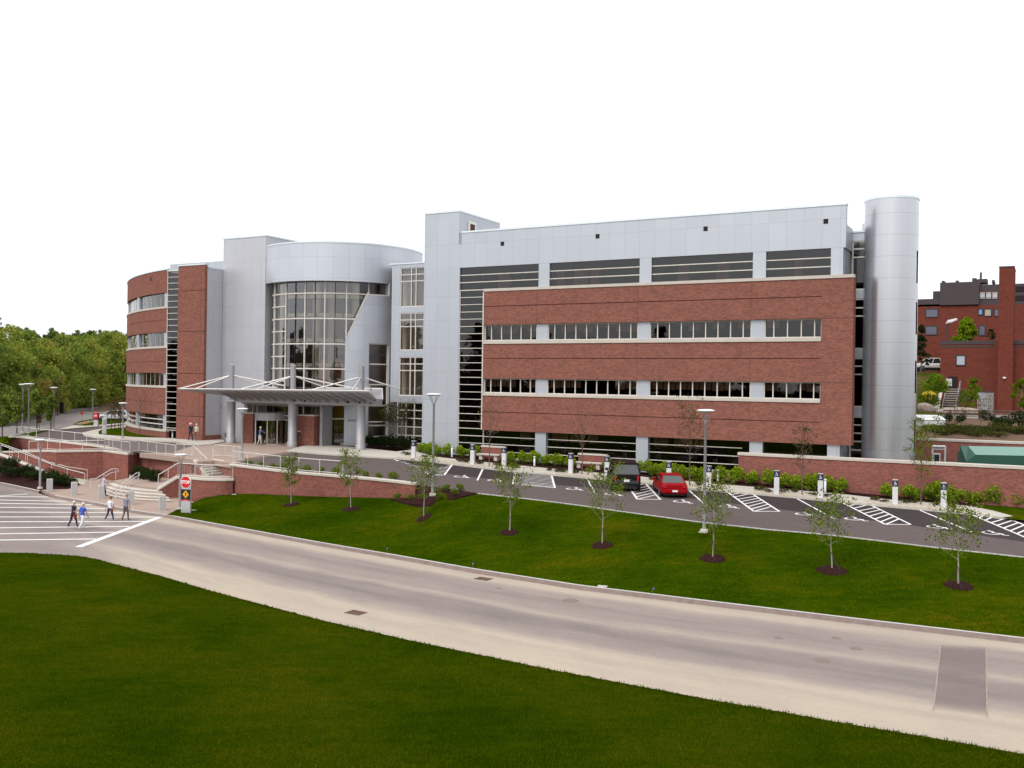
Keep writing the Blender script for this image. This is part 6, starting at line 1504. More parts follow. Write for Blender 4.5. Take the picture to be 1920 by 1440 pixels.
# small tufts in the gravel, along the top of the retaining wall, and in the bark bed at the lane end
tf = [shrub_proto(.42, .3, .24, 130, .06, 'leaf_olive', 100+k) for k in range(2)]
tp = [(762, 856), (797, 860), (862, 868.5), (874, 870), (898, 872.5), (934, 876.5), (955, 878.5), (968, 880), (1030, 885.5), (1045, 887.5), (1057, 888.5), (1078, 890), (1224, 903.5), (1311, 913.5), (1425, 922.5), (1440, 926), (1469, 926.5), (1490, 926), (1525, 932), (1550, 934), (1641, 941.5), (1658, 945), (1696, 946.5), (1715, 946.5), (1755, 951), (1785, 955)]
place(tf, [GU(x, y, .13) for x, y in tp], 'ground_plant', 'low sprawling plant in the pale gravel strip', 'plant', 'low plants in the gravel strip', .7, 1.2, 6)
wt = [shrub_proto(.36, .34, .5, 220, .06, 'leaf_young', 110+k) for k in range(2)]
def CW(px): p = interpC(px); return Vector((p.x, p.y+.9, UZ(p)+.02))
cw = [461, 484, 505, 523, 570, 597, 624, 682, 707, 735]
place(wt, [CW(x) for x in cw], 'edge_shrub', lambda i: 'small rounded shrub inside the retaining wall railing, plant %s the lamp' % ('nearest', 'next to nearest', 'third after', 'fourth after', 'fifth after', 'sixth after', 'seventh after', 'eighth after', 'ninth after', 'farthest from')[i], 'shrub', 'small shrubs behind the retaining wall', .8, 1.3, 7)
usheet_pts = [LW(734, 942), LW(770, 948.5), LW(810, 949), LW(852, 936.5)]
bedp = [G(732, 939, 0)]  # bark bed at the end of the retaining wall
pb = [LW(732, 938.5), LW(765, 947), LW(808, 949.5), LW(852, 937), GU(893, 926.5, -.01), GU(850, 920, -.01), GU(817, 915.5, -.01), interpC(779)+Vector((.2, -.1, -1.0))]
pb[-1] = LW(790, 934) if lawn_bvh.ray_cast(CAM, ray(790, 934).normalized())[0] else pb[-1]
sheet('bark_bed', [p+Vector((0, 0, .09)) for p in pb], M['mulch'], .25)
bb_ = [(744, 938), (770, 940), (793, 941), (824, 937), (836, 920), (852, 927), (863, 920)]
place([shrub_proto(.3, .3, .42, 240, .05, 'leaf_young', 115+k) for k in range(2)], [LW(x, y)+Vector((0, 0, .05)) if y > 930 else GU(x, y) for x, y in bb_], 'mound_shrub', lambda i: 'small mounded shrub in the bark bed %s' % ('at its left tip', 'below the wall end', 'left of the lamp post foot', 'right of the lamp post foot', 'nearest the drive', 'at its right', 'at its far right corner')[i], 'shrub', 'mounded shrubs in the bark bed', .85, 1.2, 8)
# dark shrubs of the entrance bed, flowering ones with pale petals
dk = [shrub_proto(.75, .6, .8, 520, .085, 'leaf_dark', 120+k) for k in range(3)]
db = [(600, 831, 'beside the right brick pier'), (650, 833, 'behind the large boulder'), (663, 835, 'left of the right canopy column'), (690, 838, 'just right of the right canopy column'), (714, 840, 'before the flat boulder'), (732, 842, 'under the multi-stemmed tree'), (752, 844, 'right of the multi-stemmed tree')]
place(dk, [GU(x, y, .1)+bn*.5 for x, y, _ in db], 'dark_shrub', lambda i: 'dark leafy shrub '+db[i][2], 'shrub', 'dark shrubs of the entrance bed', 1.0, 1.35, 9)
fl_ = shrub_proto(.8, .6, .85, 480, .085, 'leaf_dark', 130); r = random.Random(8); mb = MB()
for _ in range(34):
    d = rdir(r); d.z = abs(d.z); leafq(mb, Vector((d.x*.8, d.y*.6, .45+d.z*.5)), .08, r)
mb.build('blossoms', M['petal'], fl_, recalc=False)
fp = [(724, 837, 'left of the three at the lobby wall'), (741, 839, 'middle of the three at the lobby wall'), (759, 841, 'right of the three at the lobby wall')]
place([fl_], [GU(x, y, .1)+bn*1.3 for x, y, _ in fp], 'flowering_shrub', lambda i: 'dark shrub with pale blossoms, '+fp[i][2], 'shrub', 'flowering shrubs at the lobby wall', 1.0, 1.25, 10)
hd_ = [(416, 822, 'nearest the pale wall'), (424, 824, 'in the middle beside the left canopy column'), (432, 825.5, 'touching the left canopy column')]
place([shrub_proto(.7, .6, 1.1, 520, .09, 'leaf_dark', 140)], [GU(x, y, .05) for x, y, _ in hd_], 'dark_hedge_shrub', lambda i: 'dark hedge shrub '+hd_[i][2], 'shrub', 'dark hedge left of the canopy', 1, 1.2, 11)
pl = [(262, 893, 'left in the corner planter'), (275, 895, 'middle of the corner planter'), (289, 899, 'right in the corner planter')]
place([shrub_proto(.9, .8, 1.15, 620, .1, 'leaf_dark', 141)], [G(x, y+5, -2.22) for x, y, _ in pl], 'planter_shrub', lambda i: 'dark shrub %s above the front steps' % pl[i][2], 'shrub', 'dark shrubs in the step corner', .8, 1, 12)
lb_ = [(6, 888, -2.3), (24, 893, -2.5), (40, 889, -2.3), (55, 897, -2.5), (52, 886, -2.15), (70, 898, -2.55), (86, 903, -2.7), (100, 907, -2.75), (115, 910, -2.85), (20, 876, -1.9), (95, 897, -2.5), (128, 911, -2.88)]
wl_names = ('at the left picture edge', 'low at the far left', 'below the ramp rail, left', 'lowest in the left half', 'touching the ramp wall, left', 'just left of the bed lamp post', 'just right of the bed lamp post', 'halfway between lamp post and bollard', 'left of the ramp foot bollard', 'highest on the bed', 'against the ramp wall behind the lamp post', 'at the ramp foot')
place([shrub_proto(.85, .7, .8, 420, .09, 'leaf_dark', 150+k) for k in range(2)], [G(*q) for q in lb_], 'bed_shrub', lambda i: 'dark spreading shrub in the street bed, '+wl_names[i], 'shrub', 'shrubs of the street planting bed', .75, 1.15, 13)
# columnar young trees along the far road
ct = [(4, 822, 735, 14, 'columnar dark green tree at the left picture edge by the far road'), (31.5, 813, 738, 15, 'columnar dark green tree left of the paired lamp posts'), (69, 808, 730, 19, 'broad dark green young tree right of the paired lamp posts'), (95.5, 806, 742, 13, 'columnar green tree touching the verge lamp post')]
for i, (px, pyb, pyt, hwp, lab) in enumerate(ct):
    b = GU(px, pyb); k = b.y/FPX; blob_tree('columnar_tree', b, (pyb-pyt)*k, hwp*k, lab, 'tree', 'columnar trees along the far road', 160+i, 1300, .16, 'wood_leaf', 'bark', .3, 'col', .36, tr=.09)
b = GU(73.5, 808); young_tree('red_sapling', b, 28*b.y/FPX, 5*b.y/FPX, 'small sapling with reddish leaves by the verge', 'tree', None, 170, 160, .1, 'leaf_bud', 'bark', .5, 1, False, .05)

# ---- woodland: prototypes, single trees along its edge, one mass behind
WR_ = random.Random(11); protos = []
def arr(mb): return mb.v, mb.f, mb.at
for k, (H, W, n, ls, sh) in enumerate(((13, 4.6, 1500, .42, 'round'), (11, 4.2, 1400, .4, 'round'), (14, 4.2, 1500, .44, 'round'), (15, 3.3, 1300, .4, 'cone'))):
    lb, tb = tree_mesh(H, W, random.Random(200+k), n, ls, .12 if sh != 'cone' else .08, sh, .5, .22); protos.append((lb, tb, H, W))
fine = []
for k, (H, W, n, ls, sh) in enumerate(((13, 4.6, 2600, .29, 'round'), (11, 4.2, 2400, .28, 'round'), (14, 4.2, 2600, .3, 'round'), (15, 3.3, 2200, .28, 'cone'))):
    lb, tb = tree_mesh(H, W, random.Random(200+k), n, ls, .12 if sh != 'cone' else .08, sh, .5, .22); fine.append((lb, tb, H, W))
def hill_z(x, y): # rising ground under the wood
    q = B_loc_y(x, y); return max(0.0, (q-104))*.06
def B_loc_y(x, y): return (Vector((x, y, 0))-P0).dot(bn)*.35 + math.hypot(x, y)*.55 - 8
mb = MB(); gx = [-420+14*i for i in range(52)]; gy = [120+16*j for j in range(40)]
hv = [Vector((x, y, hill_z(x, y)-.35 if y > 150 else -.5)) for y in gy for x in gx]
mb.mesh(hv, [(j*52+i, j*52+i+1, (j+1)*52+i+1, (j+1)*52+i) for j in range(39) for i in range(51)], smooth=True); struct(mb.build('hill', M['bank'], recalc=False))
def at_edge(px, Y, dz=0):
    d = ray(px, 706); x = CAM.x+d.x*Y/d.y; return Vector((x, Y, hill_z(x, Y)+dz-.3 if Y > 150 else dz))
edge_t = [(-8, 124, .56, 1.0, 0, 'green'), (28, 137, .62, .85, 1, 'yellow green'), (52, 146, .5, 1.0, 2, 'deep green'), (82, 155, .64, .92, 0, 'pale yellow green'), (118, 168, .55, .8, 1, 'mid green'), (140, 178, .8, .85, 2, 'olive brown'), (165, 183, .68, 1.02, 0, 'bright yellow green'), (190, 192, .62, .98, 2, 'yellow green'), (212, 197, .5, .95, 1, 'dull green'), (232, 199, .88, .8, 0, 'reddish brown'), (250, 203, .55, .9, 1, 'mid green')]
for i, (px, Y, tn, sc, pk, cw_) in enumerate(edge_t):
    lb, tb, H, W = fine[pk]; b = at_edge(px, Y); t = empty('woodland_tree', b, i*1.3, '%s tree at the wood edge, %s' % (cw_, ('at the left picture border', 'behind the columnar tree', 'behind the paired lamp posts', 'right of the paired lamp posts', 'behind the dark pole', 'right of the dark pole', 'behind the far stop sign', 'behind the most distant lamp post', 'between distant lamp post and left wing', 'hugging the left wing', 'just behind the left wing corner')[i]), 'tree', 'trees at the wood edge')
    t.scale = (sc, sc, sc*.92); l2 = MB(); l2.v, l2.f, l2.m, l2.uv, l2.sm = lb.v, lb.f, lb.m, lb.uv, lb.sm; rr_ = random.Random(i); l2.at = [max(0, min(1, tn+(a-.5)*1.2)) for a in lb.at]
    tb.build('trunk', M['bark'], t, recalc=False); l2.build('crown', M['wood_leaf'], t, recalc=False, attr=True)
import numpy as np
def mass(name, spots, group=None, mat=None, src=None):
    src = src or protos; cache = {}; Vs, As = [], []
    for x, y, z, sc, pk, tn, rz in spots:
        if pk not in cache: cache[pk] = (np.array([tuple(v) for v in src[pk][0].v], np.float32), np.array(src[pk][0].at, np.float32))
        v, a = cache[pk]; c, s_ = math.cos(rz)*sc, math.sin(rz)*sc
        Vs.append(np.stack([x+c*v[:, 0]-s_*v[:, 1], y+s_*v[:, 0]+c*v[:, 1], z+sc*v[:, 2]], 1)); As.append(np.clip(tn+(a-.5)*1.2, 0, 1))
    V, A = np.concatenate(Vs).astype(np.float32), np.concatenate(As).astype(np.float32); n = len(A)
    me = bpy.data.meshes.new(name); me.vertices.add(4*n); me.loops.add(4*n); me.polygons.add(n)
    me.vertices.foreach_set('co', V.ravel()); me.loops.foreach_set('vertex_index', np.arange(4*n, dtype=np.int32)); me.polygons.foreach_set('loop_start', np.arange(0, 4*n, 4, dtype=np.int32))
    me.update(calc_edges=True); me.validate(); me.materials.append(mat or M['wood_leaf']); q = me.attributes.new('lv', 'FLOAT', 'FACE'); q.data.foreach_set('value', A)
    o = bpy.data.objects.new(name, me); COL.objects.link(o); o['kind'] = 'stuff'; return o
spots = []
for row, (Y, st_) in enumerate(((0, 13), (14, 13), (34, 12), (60, 12), (92, 11), (128, 9), (165, 8), (205, 7))):
    px = -60
    while px < 275:
        x = px+WR_.uniform(-5, 5); Yr = Y+128+max(-20, min(260, x))*.33+WR_.uniform(-8, 8); p = at_edge(x, Yr)
        tn = WR_.choice((.2, .3, .4, .5, .62, .7, .85, .97) if row > 2 else (.35, .5, .62, .7, .78, .86, .97)) - (.22 if row > 3 else 0)
        pk = 3 if (row > 2 and WR_.random() < .3) else WR_.choice((0, 1, 2)); tn = .12 if pk == 3 else max(.1, tn)
        spots.append((p.x, p.y, p.z, WR_.uniform(.72, 1.0), pk, tn, WR_.random()*6)); px += st_*WR_.uniform(.8, 1.2)
for k in range(120):   # undergrowth at the wood's edge
    x = -40+k*2.7; p = at_edge(x, 121+max(-20, x)*.345+WR_.uniform(0, 5)); spots.append((p.x, p.y, p.z-.3, WR_.uniform(.2, .36), WR_.choice((0, 1, 2)), WR_.uniform(.3, .75), WR_.random()*6))
tag(mass('woodland', spots, None, None, fine), 'mixed spring woodland covering the rise behind the far road', 'woodland')
M['leaf_far'] = leaf('dark_mirror_leaf', [(0.0, (0.012, 0.012, 0.006)), (0.6, (0.022, 0.022, 0.01)), (1.0, (0.04, 0.036, 0.015))])  # leaf colour darkened for the mirrored trees, so the panes reflect them dark
spots = []   # the trees left of the picture and beyond the camera, seen mirrored in the glass
for k in range(85):
    a = WR_.random(); x, y = -95-75*WR_.random()-20*a, -90+190*a
    spots.append((x, y, -3.5, WR_.uniform(1.1, 1.6), WR_.choice((0, 1, 2, 3)), WR_.uniform(.2, .5), WR_.random()*6))
mass('woodland', spots, None, M['leaf_far'])
spots = []
for k in range(46):
    x = -60+190*WR_.random(); spots.append((x, -75-40*WR_.random(), -3.5, WR_.uniform(1.1, 1.6), WR_.choice((0, 1, 2, 3)), WR_.uniform(.2, .5), WR_.random()*6))
mass('woodland', spots, None, M['leaf_far'])
# ------------------------------------------------------------------ service yard, planted bank and the older brick building, far right
def at(px, py, Y): return at_depth(px, py, Y)
rw0 = FB(1700, 820, 17); zcap = rw0[1]
BZ = 3.25
wall([B(29.0, 17, zcap), B(80, 17, zcap)], -2.0, 'brick retaining wall with pale cap at the back of the service yard', th=.4, cap_h=.2)
struct(sheet('yard_floor', [B(29, .2, -.95), B(80, .2, -1.2), B(80, 17, -1.2), B(29, 17, -.95)], M['asphalt']))
# planted bank between the wall and the upper road, and the rising ground to the left of the older building
mb = MB(); C0 = [B(27, 17.4, zcap-.12), B(45, 17.4, zcap-.12), B(80, 17.4, zcap-.12)]
Ld = [at(1690, 783, 99), at(1800, 784, 99), at(2300, 790, 99)]
for p in Ld: p.z = BZ
for i in range(2):
    for j in range(6):
        a, b = j/6, (j+1)/6; q = [C0[i].lerp(Ld[i], a), C0[i+1].lerp(Ld[i+1], a), C0[i+1].lerp(Ld[i+1], b), C0[i].lerp(Ld[i], b)]
        mb.face(q)
bank_o = struct(mb.build('planted_bank', M['bank'], recalc=False)); bank_bvh = BVHTree.FromPolygons([tuple(v.co) for v in bank_o.data.vertices], [tuple(p.vertices) for p in bank_o.data.polygons])
x0, x1 = at(1600, 700, 99).x, at(2400, 700, 99).x
sheet('upper_road', [(x0, 99, BZ), (x1, 99, BZ), (x1+40, 130, BZ), (x0, 130, BZ)], M['road_far'])
mb = MB(); rows = [(107, BZ-.2), (111, BZ+.5), (119, 6.6), (126, 8.4), (140, 8.7), (170, 8.8)]
xl = [at(1640, 700, 110).x, at(1700, 700, 110).x, at(1738, 700, 110).x, at(1760, 700, 110).x, at(1766, 700, 110).x]
mb.mesh([(x + (y-110)*.43, y, z if i < 4 else min(z, BZ+.2+(z-BZ)*.7)) for y, z in rows for i, x in enumerate(xl)], [(j*5+i, j*5+i+1, (j+1)*5+i+1, (j+1)*5+i) for j in range(5) for i in range(4)], smooth=True)
struct(mb.build('upper_bank', grass_mat('rough_bank_grass', [(.36, (.05, .06, .012)), (.5, (.1, .1, .02)), (.58, (.22, .16, .08)), (.66, (.3, .24, .15))]), recalc=False))
# guard rail
def gr():
    a, b = at(1768, 783, 98), at(1990, 788, 98); a.z = b.z = BZ; t = empty('guard_rail', a, 0, 'brown timber guard rail along the upper road', 'guard rail'); L = b-a
    for z in (.52, .8): mb = MB(); mb.bar(Vector((0, 0, z)), L+Vector((0, 0, z)), .075, 0, 6); mb.build('rail', M['bark'], t)
    for k in range(8): p = L*((k+.5)/8); mb = MB(); mb.box(p.x-.09, p.x+.09, p.y-.05, p.y+.15, -.3, .88); mb.build('post', M['bark'], t)
gr()
# older building
def zat(py, px, Y): return ZC+ray(px, py).z*Y/ray(px, py).y
Y1, Y2 = 65.0, 81.0          # distances behind the hospital front, same grid
ob = empty('older_brick_building', P0, -BA, 'older red brick building with dark upper storey and tall brick shaft', 'building')
def obx(name, mat, pa, pb, ya, yb, Y, d0, d1):
    q = Y+d0; m = (pa+pb)/2; z0, z1 = FZ(m, yb, q), FZ(m, ya, q)
    mb = MB(); mb.box(SX(pa, q), SX(pb, q), q, Y+d1, z0, z1); return mb.build(name, mat, ob)
dkm = plain('dark_metal_cladding', (.055, .038, .042), .7, .1, .1); dkb = M['brick_dk']
pane = glass('old_window_glass', (.25, .28, .32), 2.0); 
_t = NT('pale_window_pane'); _t.principled((.42, .44, .5), .12, .0); pale = _t.mat
_t = NT('blue_window_pane'); _t.principled((.16, .3, .55), .15); bluep = _t.mat
_t = NT('dim_window_pane'); _t.principled((.11, .11, .15), .1); dimp = _t.mat
_t = NT('beige_window_pane'); _t.principled((.38, .33, .27), .2); bgp = _t.mat
obx('wall', dkb, 1763, 2090, 641, 777, Y1, 0, 20); obx('parapet_band', dkm, 1762, 2091, 638, 645, Y1, -.06, 20.1); obx('brick_course', dkm, 1763, 2090, 648, 651, Y1, -.03, .1)
obx('wall', dkb, 1690, 2090, 571, 740, Y2, 0, 25); obx('upper_storey', dkm, 1760, 1833, 529, 571.5, Y2, -.3, 22); obx('upper_storey', dkm, 1833.05, 2090, 530, 571.4, Y2, .4, 22)
obx('upper_storey', dkm, 1690, 1760, 561, 571.3, Y2, -.2, 22); obx('upper_storey', dkm, 1747, 1760, 546, 561, Y2, .5, 12)
obx('brick_shaft', dkb, 1870.5, 1899, 501, 777, Y1, -1.6, 4); obx('shaft_cap', dkm, 1870, 1899.5, 499, 501.2, Y1, -1.66, 4.1); obx('brick_pier', dkb, 1864, 1870.4, 640, 777, Y1, -.5, 0)
for pa, pb, ya, yb, Y, m in ((1735, 1756, 580, 594, Y2, dimp), (1735, 1755, 612, 627, Y2, dimp), (1833.6, 1839.5, 580, 589.5, Y2, bluep), (1845, 1856, 580, 592, Y2, bgp), (1863.5, 1870, 580, 592, Y2, dimp), (1835, 1845, 611, 628, Y2, dimp), (1793.5, 1808.5, 667, 684, Y1, pale)):
    w = obx('window', m, pa, pb, ya, yb, Y, -.02, .05); mb = MB()
    xs = [v.co for v in w.data.vertices]; xa, xb = min(v.x for v in xs), max(v.x for v in xs); za, zb = min(v.z for v in xs), max(v.z for v in xs); yy = Y
    for q in ((xa-.12, xa, za-.12, zb+.12), (xb, xb+.12, za-.12, zb+.12), (xa, xb, za-.12, za), (xa, xb, zb, zb+.12)): mb.box(q[0], q[1], yy-.09, yy+.02, q[2], q[3])
    mb.build('window_frame', M['trim_black'], w)
for k in range(3): obx('window', bgp, 1835+k*11.7, 1844.5+k*11.7, 548, 560, Y2, .3, .45)
for k in range(3): obx('blind', pale, 1835.5+k*11.7, 1844+k*11.7, 552, 557.5, Y2, .27, .29)
obx('balcony_recess', M['dark_in'], 1901, 1990, 536, 545, Y2, .3, .45); obx('balcony_recess', M['dark_in'], 1901, 1990, 553, 562, Y2, .3, .45)
obx('garage_door', plain('grey_door_paint', (.3, .29, .3), .5), 1833, 1866, 736, 777, Y1, -.04, .1); obx('door_lintel', dkm, 1830, 1866.2, 733, 736, Y1, -.06, .1)
obx('doorway', M['dark_in'], 1778, 1796, 706, 733, Y1, -.03, .05); obx('door', plain('pale_door', (.5, .48, .46), .5), 1774, 1785, 710, 724, Y1, -.07, -.035)
obx('dark_opening', M['dark_in'], 1795, 1822, 733, 753, Y1, -.02, .05); obx('wall_lamp', M['lampwhite'], 1880.5, 1886, 706.8, 709.5, Y1, -1.9, -1.6)
for a, b, y0, y1 in ((1763, 1768, 526.5, 530), (1789, 1794, 526, 530), (1820, 1828, 521.5, 530), (1830, 1848, 523, 530), (1857, 1862, 525, 530)): obx('roof_unit', dkm, a, b, y0, y1, Y2, 3, 6)
c = at(1839, 525, 138); mb = MB(); lc = loc(c); mb.bar((lc[0], lc[1], lc[2]-.8), (lc[0], lc[1], lc[2]+1.1), .14); mb.build('vent_pipe', dkm, ob)
# outside stair up the bank with its pale cheek wall
a0, a1 = at(1770, 766, 112), at(1770, 728, 119.5)
o = Vector((at(1779, 760, 112).x, 112, BZ)); t = empty('bank_stair', o, -BA, 'steep outside stair beside the older brick building', 'steps'); zt = zat(729, 1780, 119)-BZ
for k in range(11):
    mb = MB(); mb.box(-.75, .75, k*.64, 7.2, (-.1 if k == 0 else zt*k/11-.05), zt*(k+1)/11-.05); mb.build('riser', dkm, t); mb = MB(); mb.box(-.78, .78, k*.64-.05, k*.64+.62, zt*(k+1)/11-.05, zt*(k+1)/11); mb.build('tread', M['stone'], t)
for s_ in (-.7, .7): mb = MB(); mb.tube([(s_, .2, 1.0), (s_, 6.8, zt+1.0)], .04); mb.bar((s_, .2, 0), (s_, .2, 1.0), .03); mb.bar((s_, 6.8, zt), (s_, 6.8, zt+1.0), .03); mb.build('handrail', M['lampgrey'], t)
wall([at(1760, 766, 110.5)*1.0, Vector((at(1766, 735, 118).x, 118, zat(735, 1766, 118)))], BZ-.6, 'pale sloping wall beside the outside stair', th=.5, mat='stone', cap_h=.25)
# pale stone heap and slope face by the stair foot
boulder(at(1800, 771, 106), (2.6, .8, .62), 6, .1, 'broad low pale rock ledge below the outside stair'); boulder(at(1738, 766, 106), (1.1, .7, .6), 5, .4, 'pale rock beside the round tower'); 
# white metal hood box on the bank
b = at(1752, 806, 86); t = empty('metal_hood', b, rad(6), 'white metal ventilation box on the planted bank beside the round tower', 'ventilation box'); k = 86/FPX
mb = MB(); mb.bbox(-20*k, 21*k, 0, 1.5, -.1, 19*k, .03); mb.build('casing', M['post_white'], t)
mb = MB(); mb.mesh([(-22*k, -.06, 19*k), (22.5*k, -.06, 19*k), (28*k, 1.6, 27*k), (-25*k, 1.6, 27*k), (-22*k, 1.6, 19*k), (22.5*k, 1.6, 19*k)], [(0, 1, 2, 3), (0, 3, 4), (1, 5, 2), (2, 5, 4, 3), (0, 4, 5, 1)]); mb.build('lid', M['lampwhite'], t)
mb = MB()
for q in (.35, .7): mb.bar((-23.2*k, 1.66*q-.07, (19+8*q)*k+.03), (25*k, 1.66*q-.07, (19+8*q)*k+.03), .035, 0, 6)
mb.build('ridges', M['steel'], t)
# green waste compactor and grey steel frame in the yard
gl, gd = plain('pale_green_paint', (.13, .27, .21), .45, 0, .06, 2), plain('dark_green_paint', (.012, .075, .045), .5, 0, .1, 2)
Yc = 67; b = at(1829, 868, Yc); k = Yc/FPX; zt, zf = zat(837, 1870, Yc+2.2)-b.z, zat(853, 1850, Yc)-b.z
t = empty('waste_compactor', b, rad(-4), 'big green waste compactor with pale sloping lid behind the screen wall', 'compactor')
mb = MB(); mb.box(0, 5.2, 0, 3.2, -2.2, zf); mb.build('container', gd, t)
mb = MB(); mb.mesh([(0, -.02, zf), (5.2, -.02, zf), (5.2, 2.2, zt), (.35, 2.2, zt), (5.2, 3.2, zf), (.35, 3.2, zf)], [(0, 1, 2, 3), (3, 2, 4, 5)]); mb.build('sloping_lid', gl, t, recalc=False)
mb = MB(); mb.mesh([(-.62, 0, zf-.5), (0, 0, zf), (.35, 2.2, zt), (-.2, 2.2, zt), (-.7, 0, -2), (0, 0, -2), (-.7, 2.4, -2)], [(0, 1, 2, 3), (4, 5, 1, 0), (4, 0, 3, 6)]); mb.build('sloped_end', gd, t, recalc=False)
mb = MB(); mb.box(-1.9, -.7, .5, 1.4, -2.2, zf-.62); mb.build('ram_housing', gd, t)
Yf = 69; b = at(1761, 868, Yf); k = Yf/FPX; t = empty('steel_frame', b, rad(-12), 'grey steel frame with slatted panel behind the leafy tree in the yard', 'steel frame')
mb = MB(); mb.tube([(-12*k, 0, -1.5), (-12*k, 0, 31*k), (10*k, 0, 31*k), (10*k, 0, -1.5)], .07); mb.build('frame', M['steel'], t)
for z in (28, 25.5): mb = MB(); mb.box(-12*k, 10*k, .02, .06, z*k-.03, z*k+.03); mb.build('slat', M['lampgrey'], t)
mb = MB(); mb.bbox(-8*k, 4*k, .3, .6, -1.5, 17*k, .03); mb.build('cabinet', M['steel'], t); mb = MB(); mb.box(-7*k, 1.5*k, .27, .30, -1, 15*k); mb.build('panel', M['car_glass'], t)
# pickup on the upper level
p = at(1747, 697, 131); car('pickup_truck', 'truck', 'white pickup with red stripe parked high behind the round tower', p + Vector((0, 0, -.02)), PI, p_white,
    [(-2.7, .86, .55, 1.15), (-2.6, .92, .5, 1.2), (-.9, .94, .48, 1.2), (1.2, .94, .48, 1.18), (2.3, .9, .5, 1.1), (2.6, .84, .55, 1.0)], (-.9, 1.35, -.75, .55, .86, .7, 1.16, 1.85), ((-1.7, .38), (1.7, .38)), dict(lamp=(.8, 1.0), plate=(.6, .72), pillars=(.55,), bump=False))
pk = [o for o in bpy.data.objects if o.name.startswith('pickup_truck')][0]
mb = MB(); mb.box(-1.9, -.6, .945, .955, .78, 1.0); mb.build('red_stripe', M['tail_red'], pk); mb = MB(); mb.box(-2.5, -1.0, -.7, .7, 1.205, 1.215); mb.build('load_bed', M['trim_black'], pk)
# planting on the bank and terrace
blob_tree('conifer', at(1812, 641, 126), (641-597)*126/FPX, 30*126/FPX, 'bright green cone shaped evergreen on the terrace of the older building', 'tree', None, 301, 4200, .17, 'leaf_hedge', 'bark', .02, 'cone', .5, tr=.08)
blob_tree('conifer', at(1727, 690, 116), 5.2, 1.3, 'dark evergreen half hidden by the round metal tower', 'tree', None, 302, 1200, .16, 'leaf_dark', 'bark', .05, 'cone', .5, tr=.08)
blob_tree('garden_shrub', at(1752, 738, 113), 2.3, 1.6, 'broad green shrub on the bank left of the outside stair', 'shrub', None, 303, 1800, .13, 'leaf_hedge', 'bark', .02, 'round', .35, tr=.05)
blob_tree('garden_shrub', at(1741, 764, 110), 1.9, 1.5, 'yellow green shrub low on the bank beside the tower', 'shrub', None, 304, 1500, .12, 'leaf_young', 'bark', .02, 'round', .5, tr=.05)
r = random.Random(4); mb = MB(); c0 = at(1742, 740, 109)
for _ in range(160): d = rdir(r); leafq(mb, Vector((d.x*.75, d.y*.4, abs(d.z)*.35)), .09, r)
for _ in range(8): d = rdir(r); mb.bar((d.x*.3, d.y*.2, -.6), (d.x*.6, d.y*.3, .1), .008, 0, 4)
o = mb.build('yellow_flowers', plain('yellow_petal', (.62, .45, .03), .8), recalc=False); o.location = c0; tag(o, 'clump of bright yellow flowers on the bank', 'flowers')
blob_tree('small_tree', at(1825, 772, 112), (772-710)*112/FPX, 15*112/FPX, 'small yellow green tree before the grey garage door', 'tree', None, 305, 1000, .13, 'leaf_young', 'bark_pale', .35, 'round', .6, tr=.06)
blob_tree('garden_shrub', at(1815, 768, 111), 2.2, 1.5, 'yellow green shrub below the dark opening', 'shrub', None, 306, 900, .12, 'leaf_young', 'bark', .05, 'round', .5, tr=.05)
blob_tree('small_tree', at(1915, 777, 108), (777-712)*108/FPX, 20*108/FPX, 'leafy green tree cut by the right picture edge', 'tree', None, 307, 1500, .14, 'leaf_young', 'bark_pale', .25, 'round', .45, tr=.06)
blob_tree('terrace_plant', at(1858, 641, 124), 1.7, .65, 'dark potted plant on the terrace beside the brick shaft', 'plant', None, 308, 400, .1, 'leaf_dark', 'bark', .2, 'round', .5, tr=.04)
bsn = [(1778, 790, 'left end by the ventilation box'), (1801, 793, 'second along the bank'), (1846, 788, 'just below the guard rail'), (1862, 793, 'dark and tall by a rail post'), (1880, 796, 'right of the tall dark one'), (1893, 800, 'low in the right half'), (1909, 792, 'near the right edge below the rail'), (1873, 803, 'lowest on the bank'), (1918, 801, 'at the right picture edge')]
def on_bank(px, py):
    h = bank_bvh.ray_cast(CAM, ray(px, py).normalized()); return h[0] if h[0] else at(px, py, 92)
place([shrub_proto(.55, .5, .85, 320, .09, 'leaf_dark', 310+k) for k in range(2)], [on_bank(x, y) for x, y, _ in bsn], 'bank_shrub', lambda i: 'dark shrub on the planted bank, '+bsn[i][2], 'shrub', 'shrubs on the planted bank', .8, 1.25, 21)
gp = [on_bank(1745+6*i+r.uniform(-4, 4), 815+r.uniform(-9, 7)) for i in range(34)]
place([shrub_proto(.8, .6, .5, 240, .08, 'leaf_olive', 320+k) for k in range(2)], gp, 'ground_cover', 'olive green ground cover plant along the foot of the planted bank', 'plant', 'ground cover on the planted bank', .8, 1.3, 22)
for i, px in enumerate((1789, 1810, 1838, 1853)): 
    b = on_bank(px, 800); young_tree('bank_sapling', b, 2.6+.5*(i % 2), .45, ('slim budding sapling left of the guard rail', 'slim budding sapling before the rock ledge', 'slim budding sapling before the garage door', 'slim budding sapling right of the garage door')[i], 'tree', None, 330+i, 110, .07, 'leaf_bud', 'bark', .25, 1.5, False, .025)
